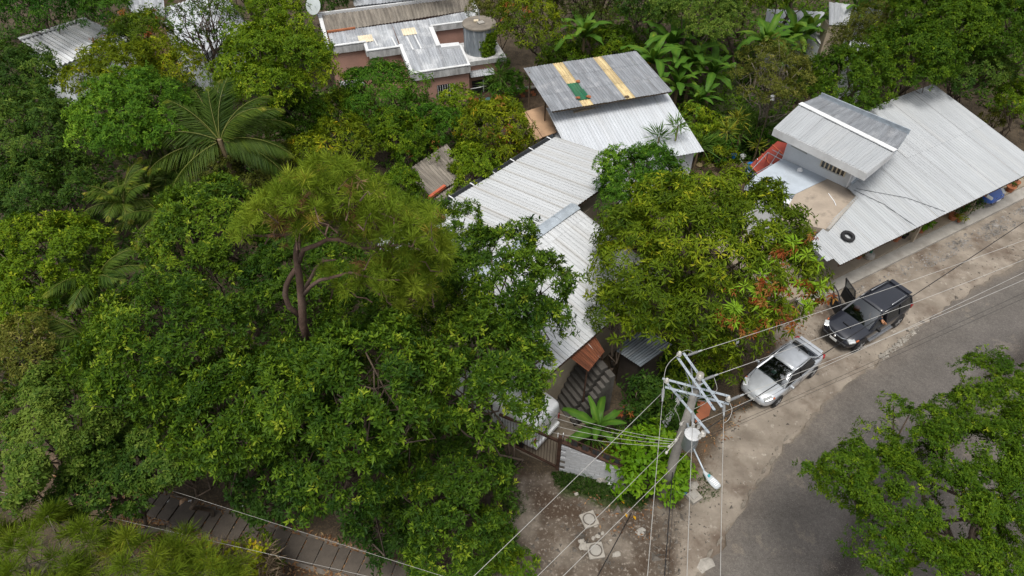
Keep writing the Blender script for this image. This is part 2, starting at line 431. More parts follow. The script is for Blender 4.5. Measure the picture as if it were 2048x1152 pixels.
def ground_mat():
    m, nt, bs, out = new_mat('ground_soil')
    vec = coords(nt)
    def attr(n):
        a = N(nt, 'ShaderNodeAttribute'); a.attribute_name = n
        return a.outputs['Fac']
    def soft(a, sc):
        # ragged border between two soils
        ad = N(nt, 'ShaderNodeMath', operation='ADD'); nt.links.new(a, ad.inputs[0])
        nz = N(nt, 'ShaderNodeMath', operation='MULTIPLY_ADD'); nt.links.new(noise(nt, vec, sc, 6, 0.7, 0, 1), nz.inputs[0]); nz.inputs[1].default_value = 0.9; nz.inputs[2].default_value = -0.45
        nt.links.new(nz.outputs[0], ad.inputs[1])
        r = N(nt, 'ShaderNodeMapRange'); r.inputs[1].default_value = 0.35; r.inputs[2].default_value = 0.65
        nt.links.new(ad.outputs[0], r.inputs[0])
        return r.outputs[0]
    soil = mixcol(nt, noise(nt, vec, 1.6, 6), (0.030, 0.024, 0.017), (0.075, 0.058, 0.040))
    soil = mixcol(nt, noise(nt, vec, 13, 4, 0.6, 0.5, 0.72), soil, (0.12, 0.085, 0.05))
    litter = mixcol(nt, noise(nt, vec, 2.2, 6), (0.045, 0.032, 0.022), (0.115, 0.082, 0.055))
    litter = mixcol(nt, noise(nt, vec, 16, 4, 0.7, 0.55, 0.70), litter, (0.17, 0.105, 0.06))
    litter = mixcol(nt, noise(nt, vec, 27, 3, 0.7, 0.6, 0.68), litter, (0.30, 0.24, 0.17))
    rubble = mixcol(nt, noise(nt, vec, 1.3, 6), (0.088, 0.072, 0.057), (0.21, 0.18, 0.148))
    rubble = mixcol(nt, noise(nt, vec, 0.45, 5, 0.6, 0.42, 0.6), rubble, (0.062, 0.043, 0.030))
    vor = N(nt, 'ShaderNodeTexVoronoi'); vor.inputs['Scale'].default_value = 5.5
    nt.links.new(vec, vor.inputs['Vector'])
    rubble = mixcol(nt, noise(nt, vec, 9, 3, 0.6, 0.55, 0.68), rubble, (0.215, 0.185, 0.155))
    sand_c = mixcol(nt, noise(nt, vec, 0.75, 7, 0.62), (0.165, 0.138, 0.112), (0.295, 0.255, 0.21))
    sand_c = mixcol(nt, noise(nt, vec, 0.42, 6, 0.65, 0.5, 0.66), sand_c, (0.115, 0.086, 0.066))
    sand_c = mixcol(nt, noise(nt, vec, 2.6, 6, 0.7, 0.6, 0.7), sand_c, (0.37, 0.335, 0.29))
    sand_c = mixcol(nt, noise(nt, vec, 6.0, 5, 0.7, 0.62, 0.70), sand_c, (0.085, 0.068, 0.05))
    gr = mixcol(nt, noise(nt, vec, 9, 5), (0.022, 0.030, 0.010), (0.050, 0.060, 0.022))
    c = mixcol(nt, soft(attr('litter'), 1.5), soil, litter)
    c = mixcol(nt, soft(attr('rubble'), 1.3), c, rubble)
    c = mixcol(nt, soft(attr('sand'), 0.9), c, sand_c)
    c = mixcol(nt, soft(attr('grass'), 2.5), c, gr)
    nt.links.new(c, bs.inputs['Base Color'])
    bs.inputs['Roughness'].default_value = 0.97
    bs.inputs['Specular IOR Level'].default_value = 0.2
    b = N(nt, 'ShaderNodeBump'); b.inputs['Strength'].default_value = 0.55; b.inputs['Distance'].default_value = 0.06
    nt.links.new(noise(nt, vec, 7, 7, 0.7, 0, 1), b.inputs['Height'])
    nt.links.new(b.outputs[0], bs.inputs['Normal'])
    return m
MT['ground'] = ground_mat()
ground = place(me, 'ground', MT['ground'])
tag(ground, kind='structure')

# ------------------------------------------------------------------ road
edge_px = [(1385, 1180), (1405, 1150), (1455, 1075), (1500, 1000), (1553, 915), (1605, 855), (1655, 806), (1712, 762), (1770, 716), (1832, 663), (1930, 590), (2048, 517)]
edge = [Vector((-4.0, -16, 0)), Vector((0.5, -2, 0)), Vector((3.6, 5, 0))] + [at(u, v, 0.0) for u, v in edge_px] + [Vector((34, 30.4, 0)), Vector((60, 44, 0)), Vector((130, 84, 0))]
fine_e = []
for i in range(len(edge) - 1):
    p0 = edge[max(i - 1, 0)]; p1 = edge[i]; p2 = edge[i + 1]; p3 = edge[min(i + 2, len(edge) - 1)]
    seg = max(2, int((p2 - p1).length / 0.3))
    for k in range(min(seg, 60)):
        t = k / min(seg, 60)
        fine_e.append(0.5 * ((2 * p1) + (p2 - p0) * t + (2 * p0 - 5 * p1 + 4 * p2 - p3) * t * t + (3 * p1 - p0 - 3 * p2 + p3) * t ** 3))
cols = [0, 0.12, 0.35, 0.8, 1.5, 2.5, 3.5, 4.5, 5.5, 6.5, 8.0, 10.0]
rv = []; ruv = []; L = 0.0
dirs = []
for i, p in enumerate(fine_e):
    a = fine_e[max(i - 6, 0)]; b = fine_e[min(i + 6, len(fine_e) - 1)]
    dirs.append((b - a).normalized())
for i, p in enumerate(fine_e):
    if i: L += (p - fine_e[i - 1]).length
    d = dirs[i]; nrm = Vector((d.y, -d.x, 0))
    w = R_.uniform(-0.13, 0.13)
    rv.append((p.x + nrm.x * w, p.y + nrm.y * w, -0.02)); ruv.append((L, 0))
    for c in cols:
        q = p + nrm * (c + w * (1 if c < 0.5 else 0))
        rv.append((q.x, q.y, 0.055 + 0.05 * min(1, c / 3.0))); ruv.append((L, c))
nc = len(cols) + 1
rf = [(i * nc + j, i * nc + j + 1, (i + 1) * nc + j + 1, (i + 1) * nc + j) for i in range(len(fine_e) - 1) for j in range(nc - 1)]
me = bpy.data.meshes.new('road')
me.from_pydata(rv, [], rf)
ul = me.uv_layers.new(name='UVMap')
lv = np.zeros(len(me.loops), dtype=np.int32); me.loops.foreach_get('vertex_index', lv)
ul.data.foreach_set('uv', np.array(ruv, dtype=np.float32)[lv].reshape(-1))
def road_mat():
    m, nt, bs, out = new_mat('asphalt')
    vec = coords(nt)
    tc = N(nt, 'ShaderNodeTexCoord')
    sp = N(nt, 'ShaderNodeSeparateXYZ'); nt.links.new(tc.outputs['UV'], sp.inputs[0])
    # wander of the wheel tracks across the width
    nz = noise(nt, coords(nt, True, (0.12, 0.1, 1)), 1.0, 3, 0.5, 0, 1)
    ad = N(nt, 'ShaderNodeMath', operation='MULTIPLY_ADD'); nt.links.new(nz, ad.inputs[0]); ad.inputs[1].default_value = 1.6; nt.links.new(sp.outputs['Y'], ad.inputs[2])
    rp = N(nt, 'ShaderNodeValToRGB')
    md = N(nt, 'ShaderNodeMath', operation='DIVIDE'); sb_ = N(nt, 'ShaderNodeMath', operation='SUBTRACT'); nt.links.new(ad.outputs[0], sb_.inputs[0]); sb_.inputs[1].default_value = 0.75; nt.links.new(sb_.outputs[0], md.inputs[0]); md.inputs[1].default_value = 11.0
    nt.links.new(md.outputs[0], rp.inputs[0])
    cr = rp.color_ramp
    cr.interpolation = 'EASE'
    stops = [(0.0, (0.19, 0.16, 0.13)), (0.02, (0.150, 0.131, 0.114)), (0.10, (0.140, 0.126, 0.113)), (0.26, (0.132, 0.119, 0.109)), (0.345, (0.052, 0.044, 0.039)), (0.43, (0.102, 0.089, 0.079)), (0.55, (0.125, 0.110, 0.098)), (0.66, (0.058, 0.050, 0.044)), (0.85, (0.115, 0.101, 0.090))]
    while len(cr.elements) < len(stops): cr.elements.new(0.5)
    for e_, (p, c) in zip(cr.elements, stops):
        e_.position = p; e_.color = (*c, 1)
    c = mixcol(nt, noise(nt, vec, 0.7, 6, 0.6), mixcol(nt, 1.0, rp.outputs[0], (0.86,) * 3, 'MULTIPLY'), mixcol(nt, 1.0, rp.outputs[0], (1.12, 1.12, 1.12), 'MULTIPLY'))
    c = mixcol(nt, noise(nt, vec, 26, 3, 0.8, 0.4, 0.7), mixcol(nt, 1.0, c, (0.70,) * 3, 'MULTIPLY'), c)
    c = mixcol(nt, noise(nt, vec, 9, 4, 0.75, 0.38, 0.62), mixcol(nt, 1.0, c, (0.80,) * 3, 'MULTIPLY'), mixcol(nt, 1.0, c, (1.10,) * 3, 'MULTIPLY'))
    c = mixcol(nt, noise(nt, vec, 34, 2, 0.8, 0.60, 0.72), c, (0.24, 0.22, 0.20))
    c = mixcol(nt, noise(nt, vec, 0.5, 5, 0.7, 0.60, 0.64), c, mixcol(nt, 1.0, c, (1.28, 1.24, 1.18), 'MULTIPLY'))
    nt.links.new(c, bs.inputs['Base Color'])
    bs.inputs['Roughness'].default_value = 0.85
    bs.inputs['Specular IOR Level'].default_value = 0.3
    b = N(nt, 'ShaderNodeBump'); b.inputs['Strength'].default_value = 0.5; b.inputs['Distance'].default_value = 0.02
    nt.links.new(noise(nt, vec, 45, 3, 0.7, 0, 1), b.inputs['Height'])
    nt.links.new(b.outputs[0], bs.inputs['Normal'])
    return m
MT['road'] = road_mat()
road = place(me, 'road', MT['road'])
tag(road, kind='structure')

def rock_mesh(name, seed, flat=0.6):
    r = random.Random(seed)
    m = MB()
    n = 7
    ring = []
    for lev, k in ((0.0, 1.0), (0.55, 0.92), (1.0, 0.55)):
        ring.append([(math.cos(2 * math.pi * i / n) * k * r.uniform(0.7, 1.15), math.sin(2 * math.pi * i / n) * k * r.uniform(0.6, 1.1), flat * lev * r.uniform(0.85, 1.1)) for i in range(n)])
    v = [p for q in ring for p in q]
    f = []
    for i in range(2):
        for k in range(n):
            f.append((i * n + k, i * n + (k + 1) % n, (i + 1) * n + (k + 1) % n, (i + 1) * n + k))
    f.append(tuple(2 * n + k for k in range(n)))
    m.add(v, f)
    return m.mesh(name)

# broken kerb along the asphalt edge
MT['kerb_mat'] = surf('kerb_mat', (0.225, 0.195, 0.16), 0.95, 0, 0.35, 2.0, 14, dirt=(0.12, 0.1, 0.08), damt=0.6)
kerb_src = [rock_mesh('kerb_piece', 50 + i, 0.25) for i in range(4)]
for k in kerb_src: k.materials.append(MT['kerb_mat'])
cnt = 0
for i, p in enumerate(fine_e):
    if 8.0 < p.y < 16.2 and i % 2 == 0 and R_.random() < 0.75:
        o = bpy.data.objects.new('kerb_piece', kerb_src[cnt % 4]); cnt += 1
        COL.objects.link(o)
        d = dirs[i]; nrm = Vector((d.y, -d.x, 0))
        q = p - nrm * R_.uniform(0.05, 0.2)
        s = R_.uniform(0.5, 1.0)
        o.location = (q.x, q.y, -0.01)
        o.rotation_euler = (R_.uniform(-.1, .1), R_.uniform(-.1, .1), math.atan2(d.y, d.x))
        o.scale = (0.34 * s, 0.12 * s, 0.26)
        o.parent = road

# ------------------------------------------------------------------ loose stones and gravel (nobody could count them)
def scatter_stones(name, pts, size, mat, label, seed):
    r = np.random.default_rng(seed)
    n = len(pts)
    base = np.array([[1, 0, 0], [-.2, .9, 0], [-.8, -.6, 0], [.1, .1, .8]], float)
    ang = r.uniform(0, 6.283, n); s = size * r.lognormal(0, 0.65, n)
    ca, sa = np.cos(ang), np.sin(ang)
    sq = r.uniform(0.4, 1.0, n)
    bx = base[None, :, 0] * s[:, None]; by = base[None, :, 1] * (s * r.uniform(.6, 1.1, n))[:, None]
    X = bx * ca[:, None] - by * sa[:, None] + pts[:, 0:1]
    Y = bx * sa[:, None] + by * ca[:, None] + pts[:, 1:2]
    Z = base[None, :, 2] * (s * sq)[:, None] + pts[:, 2:3]
    V = np.stack([X, Y, Z], -1).reshape(-1, 3)
    k = (np.arange(n) * 4)[:, None]
    Fc = np.concatenate([k + np.array([[0, 1, 3]]), k + np.array([[1, 2, 3]]), k + np.array([[2, 0, 3]])], 0)
    me = bpy.data.meshes.new(name)
    me.from_pydata(V.tolist(), [], Fc.tolist())
    o = place(me, name, mat)
    tag(o, label, 'gravel', kind='stuff')
    return o

def pts_in(poly_px, n, seed, z=0.0):
    r = np.random.default_rng(seed)
    P = np.array(pxpoly(poly_px))
    lo, hi = P.min(0), P.max(0)
    out = np.zeros((0, 2))
    while len(out) < n:
        q = r.uniform(lo, hi, (n * 3, 2))
        out = np.concatenate([out, q[in_poly(q[:, 0], q[:, 1], [tuple(p) for p in P])]])
    return np.concatenate([out[:n], np.full((n, 1), z)], 1)

MT['stone'] = surf('stone', (0.15, 0.132, 0.113), 0.95, 0, 0.5, 1.7, 8)
MT['stone_dark'] = surf('stone_dark', (0.27, 0.255, 0.24), 0.95, 0, 0.5, 2.7, 8)
scatter_stones('lane_rubble', pts_in([(1010, 1152), (1060, 1030), (1120, 975), (1250, 1005), (1380, 1010), (1430, 1060), (1380, 1152)], 1500, 3), 0.028, MT['stone'], 'loose rubble and pebbles on the dirt lane below the utility pole', 3)
scatter_stones('roadside_gravel', pts_in([(1660, 600), (2060, 405), (2060, 440), (1700, 610)], 3600, 4), 0.026, MT['stone_dark'], 'dark gravel strip along the pale pavement kerb', 4)
scatter_stones('verge_pebbles', pts_in([(1420, 1080), (1400, 950), (1560, 700), (1700, 600), (2048, 450), (2048, 520), (1700, 760), (1550, 910)], 1100, 5), 0.026, MT['stone'], 'scattered pebbles on the sandy road verge', 5)
scatter_stones('crumbled_edge', pts_in([(1757, 716), (1800, 680), (1835, 652), (1838, 662), (1800, 695), (1765, 722)], 420, 6, 0.04), 0.038, MT['concrete_pale'], 'pale crumbled concrete patch at the road edge beside the black car', 6)

# ------------------------------------------------------------------ path of slabs, lower left
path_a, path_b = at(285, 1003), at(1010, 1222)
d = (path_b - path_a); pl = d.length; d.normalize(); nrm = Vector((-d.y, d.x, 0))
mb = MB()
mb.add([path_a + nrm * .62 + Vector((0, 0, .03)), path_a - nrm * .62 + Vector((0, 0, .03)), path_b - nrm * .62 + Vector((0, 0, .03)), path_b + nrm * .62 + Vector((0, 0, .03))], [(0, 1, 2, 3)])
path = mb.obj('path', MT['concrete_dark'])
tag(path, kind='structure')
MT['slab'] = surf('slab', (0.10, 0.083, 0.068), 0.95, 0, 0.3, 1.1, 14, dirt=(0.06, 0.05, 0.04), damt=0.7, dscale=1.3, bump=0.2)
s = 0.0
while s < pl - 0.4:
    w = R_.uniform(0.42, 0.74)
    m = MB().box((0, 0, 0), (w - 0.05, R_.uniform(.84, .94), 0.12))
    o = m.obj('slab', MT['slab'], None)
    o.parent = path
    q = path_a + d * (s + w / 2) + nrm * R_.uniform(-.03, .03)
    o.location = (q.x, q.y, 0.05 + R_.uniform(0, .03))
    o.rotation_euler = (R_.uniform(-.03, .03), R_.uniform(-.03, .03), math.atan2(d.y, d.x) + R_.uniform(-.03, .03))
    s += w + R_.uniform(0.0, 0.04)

# ------------------------------------------------------------------ pavement and porch of the right house
E0 = at(1680, 530, 3.0); E1 = at(2048, 352, 3.0)
EE = (E1 - E0).normalized(); EM = Vector((-EE.y, EE.x, 0))
def er(s, t, z=0.0):
    p = E0 + EE * s + EM * t
    return Vector((p.x, p.y, z))
mb = MB()
mb.prism([er(-0.6, 0.42), er(20, 0.35), er(20, 1.02), er(-0.6, 1.05)], -0.05, 0.13)
pave = mb.obj('pavement', MT['concrete']); tag(pave, kind='structure')
mb = MB()
mb.prism([er(-1.6, 1.055), er(20, 1.025), er(20, 8.0), er(-1.6, 7.0)], -0.05, 0.22)
porch = mb.obj('porch_floor', surf('porch_tan', (0.30, 0.25, 0.19), 0.85, 0, 0.15, 0.8, 16, dirt=(0.16, 0.125, 0.09), damt=0.5)); tag(porch, kind='structure')

# driveway slab behind the gate
dr = [(1040, 905), (1119, 938), (1130, 890), (1205, 815), (1160, 770), (1040, 800), (960, 840)]
mb = MB().prism(pxpoly(dr), -0.05, 0.06)
tag(mb.obj('driveway', surf('driveway', (0.20, 0.165, 0.125), 0.95, 0, 0.25, 0.9, 14, dirt=(0.07, 0.055, 0.04), damt=0.6, bump=0.15)), kind='structure')
# ------------------------------------------------------------------ corrugated roofs
def sheet_mesh(name, p00, p10, p11, p01, pitch, amp, prof='sine', nv=2, thick=0.0, sagv=0.0):
    p00, p10, p11, p01 = (Vector(p) for p in (p00, p10, p11, p01))
    W = ((p10 - p00).length + (p11 - p01).length) / 2
    Lv = ((p01 - p00).length + (p11 - p10).length) / 2
    nrm = (p10 - p00).cross(p01 - p00).normalized()
    if nrm.z < 0: nrm = -nrm
    per = max(1, round(W / pitch))
    if prof == 'sine':
        us = [(k + j / 4) / per for k in range(per) for j in range(4)] + [1.0]
        hs = [amp * (0, 1, 0, -1)[j] for k in range(per) for j in range(4)] + [0.0]
    elif prof == 'valley':                      # wide flats parted by narrow deep valleys
        us = []; hs = []
        for k in range(per):
            for f_, h_ in ((0, 0), (0.68, 0), (0.76, -1), (0.88, -1), (0.96, 0)):
                us.append((k + f_) / per); hs.append(amp * h_)
        us.append(1.0); hs.append(0.0)
    else:                                       # trapezoid ribs
        us = []; hs = []
        for k in range(per):
            for f_, h_ in ((0, 0), (0.55, 0), (0.66, 1), (0.84, 1), (0.95, 0)):
                us.append((k + f_) / per); hs.append(amp * h_)
        us.append(1.0); hs.append(0.0)
    V = []; UV = []
    ou, ov = R_.uniform(0, 90), R_.uniform(0, 90)
    for j in range(nv):
        v = j / (nv - 1)
        for u, h in zip(us, hs):
            p = p00.lerp(p10, u).lerp(p01.lerp(p11, u), v) + nrm * h
            p.z -= sagv * 4 * v * (1 - v)
            V.append(p); UV.append((u * W + ou, v * Lv + ov))
    nu = len(us)
    Fc = [(j * nu + i, j * nu + i + 1, (j + 1) * nu + i + 1, (j + 1) * nu + i) for j in range(nv - 1) for i in range(nu - 1)]
    if (p10 - p00).cross(p01 - p00).z < 0: Fc = [f[::-1] for f in Fc]
    me = bpy.data.meshes.new(name)
    me.from_pydata(V, [], Fc)
    ul = me.uv_layers.new(name='UVMap')
    lv = np.zeros(len(me.loops), dtype=np.int32); me.loops.foreach_get('vertex_index', lv)
    ul.data.foreach_set('uv', np.array(UV, dtype=np.float32)[lv].reshape(-1))
    la = me.attributes.new('lap', 'FLOAT', 'POINT')
    la.data.foreach_set('value', np.array([abs(2 * u - 1) for _ in range(nv) for u in us], dtype=np.float32))
    return me

def roof(parent, p00, p10, p11, p01, mats, cuts=8, rows=(0, 1), pitch=0.2, amp=0.016, prof='sine', lift=0.012, name='roof_sheet', nv=2):
    """ribs run from the p00-p10 side (lower) to the p01-p11 side (upper); one object per sheet"""
    p00, p10, p11, p01 = (Vector(p) for p in (p00, p10, p11, p01))
    if isinstance(cuts, int): cuts = [i / cuts for i in range(cuts + 1)]
    out = []
    def P(u, v): return p00.lerp(p10, u).lerp(p01.lerp(p11, u), v)
    for i in range(len(cuts) - 1):
        m = mats[i] if isinstance(mats, (list, tuple)) else mats
        dz = lift * (i % 2) + R_.uniform(0, 0.006)
        for j in range(len(rows) - 1):
            u0, u1 = cuts[i], cuts[i + 1]
            v0, v1 = rows[j], rows[j + 1]
            a = Vector((0, 0, dz + 0.012 * j)); 
            ext = 0.012 if j else 0.0
            me = sheet_mesh(name, P(u0, v0 - ext) + a, P(u1, v0 - ext) + a, P(u1, v1) + a, P(u0, v1) + a, pitch, amp, prof, nv)
            out.append(place(me, name, m, parent))
    return out

def wall_prism(parent, poly, z0, z1, mat, name='wall'):
    return MB().prism([tuple(p[:2]) for p in poly], z0, z1).obj(name, mat, parent)

# ------------------------------------------------------------------ central house (two white roofs meeting at a ridge)
CR = Vector((0.69, 0.724, 0)).normalized(); CN = Vector((CR.y, -CR.x, 0)); CP = Vector((2.92, 25.08, 0))
def cr(s, t, z): return Vector((CP.x + CR.x * s + CN.x * t, CP.y + CR.y * s + CN.y * t, z))
ch = thing('central_house', 'long house with two white corrugated roofs meeting at a ridge between the trees', 'house', cr(-3, 0, 0))
wall_prism(ch, [cr(-7.3, -4.9, 0), cr(-7.3, 4.5, 0), cr(-.35, 4.5, 0), cr(-.35, -.15, 0), cr(4.2, -.4, 0), cr(4.2, -4.9, 0)], 0, 3.6, MT['beige_wall'])
roof(ch, cr(-7.7, -5.3, 4.0), cr(4.75, -5.3, 4.0), cr(4.75, 0.05, 4.8), cr(-7.7, 0.05, 4.8), MT['roof_band'], 12, pitch=0.21, amp=0.034, prof='valley', lift=0.006)
roof(ch, cr(-7.7, 5.15, 3.8), cr(0.0, 5.15, 3.8), cr(0.0, 0.1, 4.76), cr(-7.7, 0.1, 4.76), MT['roof_white'], 7, rows=(0, .88, 1), pitch=0.235, amp=0.042, prof='valley', lift=0.006)
mb = MB()
for i in range(6):
    s0 = -7.7 + i * 1.285; s1 = s0 + 1.32
    w = 0.02 * (i % 2)
    mb.grid([[cr(s, -0.28, 4.79 + w * .3), cr(s, -0.1, 4.84 + w), cr(s, 0.06, 4.86 + w), cr(s, 0.3, 4.80 + w * .3)] for s in (s0, s1)])
mb.obj('ridge_cap', MT['steel'], ch)
# gutter with white clips on the far eave
mb = MB()
g = [[cr(s, -5.32, 4.01), cr(s, -5.36, 3.88), cr(s, -5.5, 3.86), cr(s, -5.56, 4.0), cr(s, -5.6, 4.0)] for s in (-7.7, 4.85)]
mb.grid(g)
mb.obj('gutter', MT['steel_dark'], ch)
for i in range(9):
    s = -7.2 + i * 1.45
    MB().box(cr(s, -5.45, 4.02), (0.3, 0.05, 0.03), rz=math.atan2(CN.y, CN.x)).obj('gutter_clip', MT['white_plastic'], ch)
MB().beam(cr(-7.7, 5.1, 3.70), cr(0, 5.1, 3.70), 0.08, 0.12).obj('eave_beam', MT['rust_iron'], ch)
MB().beam(cr(0.05, 0.1, 4.62), cr(0.05, 5.1, 3.66), 0.07, 0.1).obj('verge_beam', MT['wood'], ch)
MB().beam(cr(0, -.02, 4.66), cr(4.7, -.02, 4.66), 0.08, 0.12).obj('eave_beam', MT['wood'], ch)

# rusty awning at the stair head
aw = thing('rusty_awning', 'small rusted corrugated awning below the white roof above the dark stairs', 'awning', at(1170, 720, 0))
a0, a1, a2, a3 = at(1177, 743, 3.0), at(1209, 703, 3.0), at(1190, 672, 3.55), at(1136, 712, 3.55)
roof(aw, a0, a1, a2, a3, MT['roof_rust'], 3, pitch=0.12, amp=0.015)
for p in (a0, a1):
    MB().tube([(p.x - .05, p.y + .1, 0), (p.x - .05, p.y + .1, 2.97)], 0.035, 8).obj('post', MT['rust_iron'], aw)
# grey shed under the mango
sh = thing('grey_shed', 'low shed with dark weathered corrugated roof under the mango tree', 'shed', at(1275, 725, 0))
s0, s1, s2, s3 = at(1228, 699, 2.5), at(1281, 734, 2.5), at(1345, 690, 2.75), at(1285, 655, 2.75)
roof(sh, s0, s1, s2, s3, MT['roof_old'], 4, rows=(0, .62, 1), pitch=0.13, amp=0.018)
wall_prism(sh, [s0 + Vector((.35, .1, 0)), s1 + Vector((-.05, .25, 0)), s2 + Vector((-.3, 0, 0)), s3], 0, 2.42, MT['brown_dark'])

# stairs
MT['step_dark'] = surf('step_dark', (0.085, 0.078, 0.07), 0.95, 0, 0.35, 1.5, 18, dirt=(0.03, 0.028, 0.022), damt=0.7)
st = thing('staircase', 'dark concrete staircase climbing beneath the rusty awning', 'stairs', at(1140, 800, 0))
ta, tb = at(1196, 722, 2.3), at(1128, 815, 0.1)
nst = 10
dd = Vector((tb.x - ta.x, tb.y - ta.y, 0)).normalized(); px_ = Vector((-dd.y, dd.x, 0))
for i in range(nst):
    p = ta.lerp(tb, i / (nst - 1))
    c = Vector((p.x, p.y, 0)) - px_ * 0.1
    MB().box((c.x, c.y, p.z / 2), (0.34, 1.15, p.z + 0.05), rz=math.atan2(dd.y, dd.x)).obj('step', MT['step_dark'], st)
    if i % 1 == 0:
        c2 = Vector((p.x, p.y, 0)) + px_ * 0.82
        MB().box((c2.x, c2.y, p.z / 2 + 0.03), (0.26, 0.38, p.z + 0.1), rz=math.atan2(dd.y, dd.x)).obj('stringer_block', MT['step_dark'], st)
# ------------------------------------------------------------------ rear house: grey upper roof over a bright lower roof
rh = thing('rear_house', 'house with grey corrugated upper roof striped with two yellow sheets above a bright metal roof', 'house', at(1230, 330, 0))
c00, c10, c11, c01 = at(1158, 345, 2.9), at(1408, 303, 3.0), at(1333, 184, 4.15), at(1092, 216, 4.15)
roof(rh, c00, c10, c11, c01, MT['roof_bright'], 8, pitch=0.17, amp=0.016)
d00, d10, d11, d01 = at(1103, 223, 4.75), at(1345, 183, 4.75), at(1272, 103, 5.35), at(1047, 137, 5.35)
dm = MT['roof_grey']; dy = MT['roof_yellow']
roof(rh, d00, d10, d11, d01, [dm, dm, dy, dm, dm, dm, dy, dm, dm, dm], [0, .125, .25, .338, .44, .53, .605, .685, .79, .9, 1], rows=(0, .36, .7, 1), pitch=0.17, amp=0.016)
def DQ(u, v, z=0): return d00.lerp(d10, u).lerp(d01.lerp(d11, u), v) + Vector((0, 0, z))
for k_, (ga, gb) in enumerate(((0.247, 0.346),)):
    me = sheet_mesh('green_sheet', DQ(ga, .12, .05), DQ(gb, .12, .05), DQ(gb, .50, .05), DQ(ga, .50, .05), 0.17, 0.018)
    place(me, 'green_sheet', MT['roof_green'], rh)
for i, (u, v) in enumerate(((.25, .15), (.335, .14), (.34, .49), (.62, .03))):
    p = DQ(u, v, 0.10 if i < 3 else 0.03)
    o = bpy.data.objects.new('brick', rock_mesh('brick', 80 + i)); COL.objects.link(o)
    o.data.materials.append(MT['terracotta'] if i != 3 else MT['wood'])
    o.location = p; o.scale = (0.16, 0.11, 0.16)
    tag(o, ('broken brick holding down the lower left corner of the green roof sheet', 'broken brick holding down the lower right corner of the green roof sheet', 'broken brick holding down the upper right corner of the green roof sheet', 'dark wood block in the notch at the foot of the right yellow roof strip')[i], 'brick' if i < 3 else 'block')
wall_prism(rh, [c00 + Vector((.3, .3, 0)), c10 + Vector((-.4, .4, 0)), c11 + Vector((-.3, 0, 0)), c01 + Vector((.3, 0, 0))], 0, 2.75, MT['white_wall'])
wall_prism(rh, [c11 + Vector((-.9, -.3, 0)), d11 + Vector((-.8, -.8, 0)), d01 + Vector((2.4, -.8, 0)), c01 + Vector((1.6, -.3, 0))], 0, 4.05, MT['beige_wall'])
for q in (d01 + Vector((.35, -.4, 0)), d11 + Vector((-.2, -.2, 0)), d01.lerp(d00, .5) + Vector((.5, 0, 0))):
    MB().tube([(q.x, q.y, 0), (q.x, q.y, q.z - .03)], 0.05, 6).obj('post', MT['wood'], rh)
MB().beam(d00 + Vector((.05, .1, -.08)), d10 + Vector((-.05, .1, -.08)), 0.06, 0.1).obj('purlin', MT['wood'], rh)

# brown board lean-to
bp = thing('board_lean_to', 'flat brown board roof stained black at the corner of the bright metal roof', 'lean-to', at(1075, 290, 0))
b0, b1, b2, b3 = at(1070, 281, 2.9), at(1114, 266, 2.9), at(1087, 213, 3.05), at(1033, 230, 3.05)
for k in range(2):
    u0, u1 = (0, .33) if k == 0 else (.345, 1)
    q = [b0.lerp(b1, u0), b0.lerp(b1, u1), b3.lerp(b2, u1), b3.lerp(b2, u0)]
    off = Vector((0, 0, .03 * k))
    MB().add([p + off for p in q] + [p + off + Vector((0, 0, .03)) for p in q], [(3, 2, 1, 0), (4, 5, 6, 7), (0, 1, 5, 4), (1, 2, 6, 5), (2, 3, 7, 6), (3, 0, 4, 7)]).obj('board', MT['plywood'], bp)
for q in (b0, b3, b2):
    MB().tube([(q.x, q.y, 0), (q.x, q.y, q.z)], 0.05, 6).obj('post', MT['wood'], bp)
MB().add([at(1058, 262, 2.4), at(1072, 281, 2.4), at(1072, 288, 1.5), at(1058, 270, 1.5)], [(0, 1, 2, 3)]).obj('side_sheet', MT['green_sheet'], bp)

# brown roofed hut among the trees
hu = thing('brown_hut', 'hut with grey brown corrugated roof showing between the leafy trees', 'hut', at(880, 390, 0))
h0, h1, h2, h3 = at(905, 395, 3.2), at(935, 340, 3.2), at(890, 292, 3.45), at(800, 350, 3.45)
roof(hu, at(862, 392, 3.2), at(940, 348, 3.2), at(893, 288, 3.5), at(808, 345, 3.5), MT['roof_fibre'], 4, pitch=0.19, amp=0.025)
roof(hu, at(905, 440, 3.0), at(960, 375, 3.0), at(938, 352, 3.12), at(866, 396, 3.12), MT['roof_fibre'], 3, pitch=0.19, amp=0.025)
MB().beam(at(855, 398, 3.34), at(890, 372, 3.34), 0.16, 0.14).obj('ridge_beam', MT['red_lead'], hu)
wall_prism(hu, [at(870, 385, 3), at(925, 350, 3), at(890, 305, 3), at(830, 345, 3)], 0, 2.9, MT['beige_wall'])

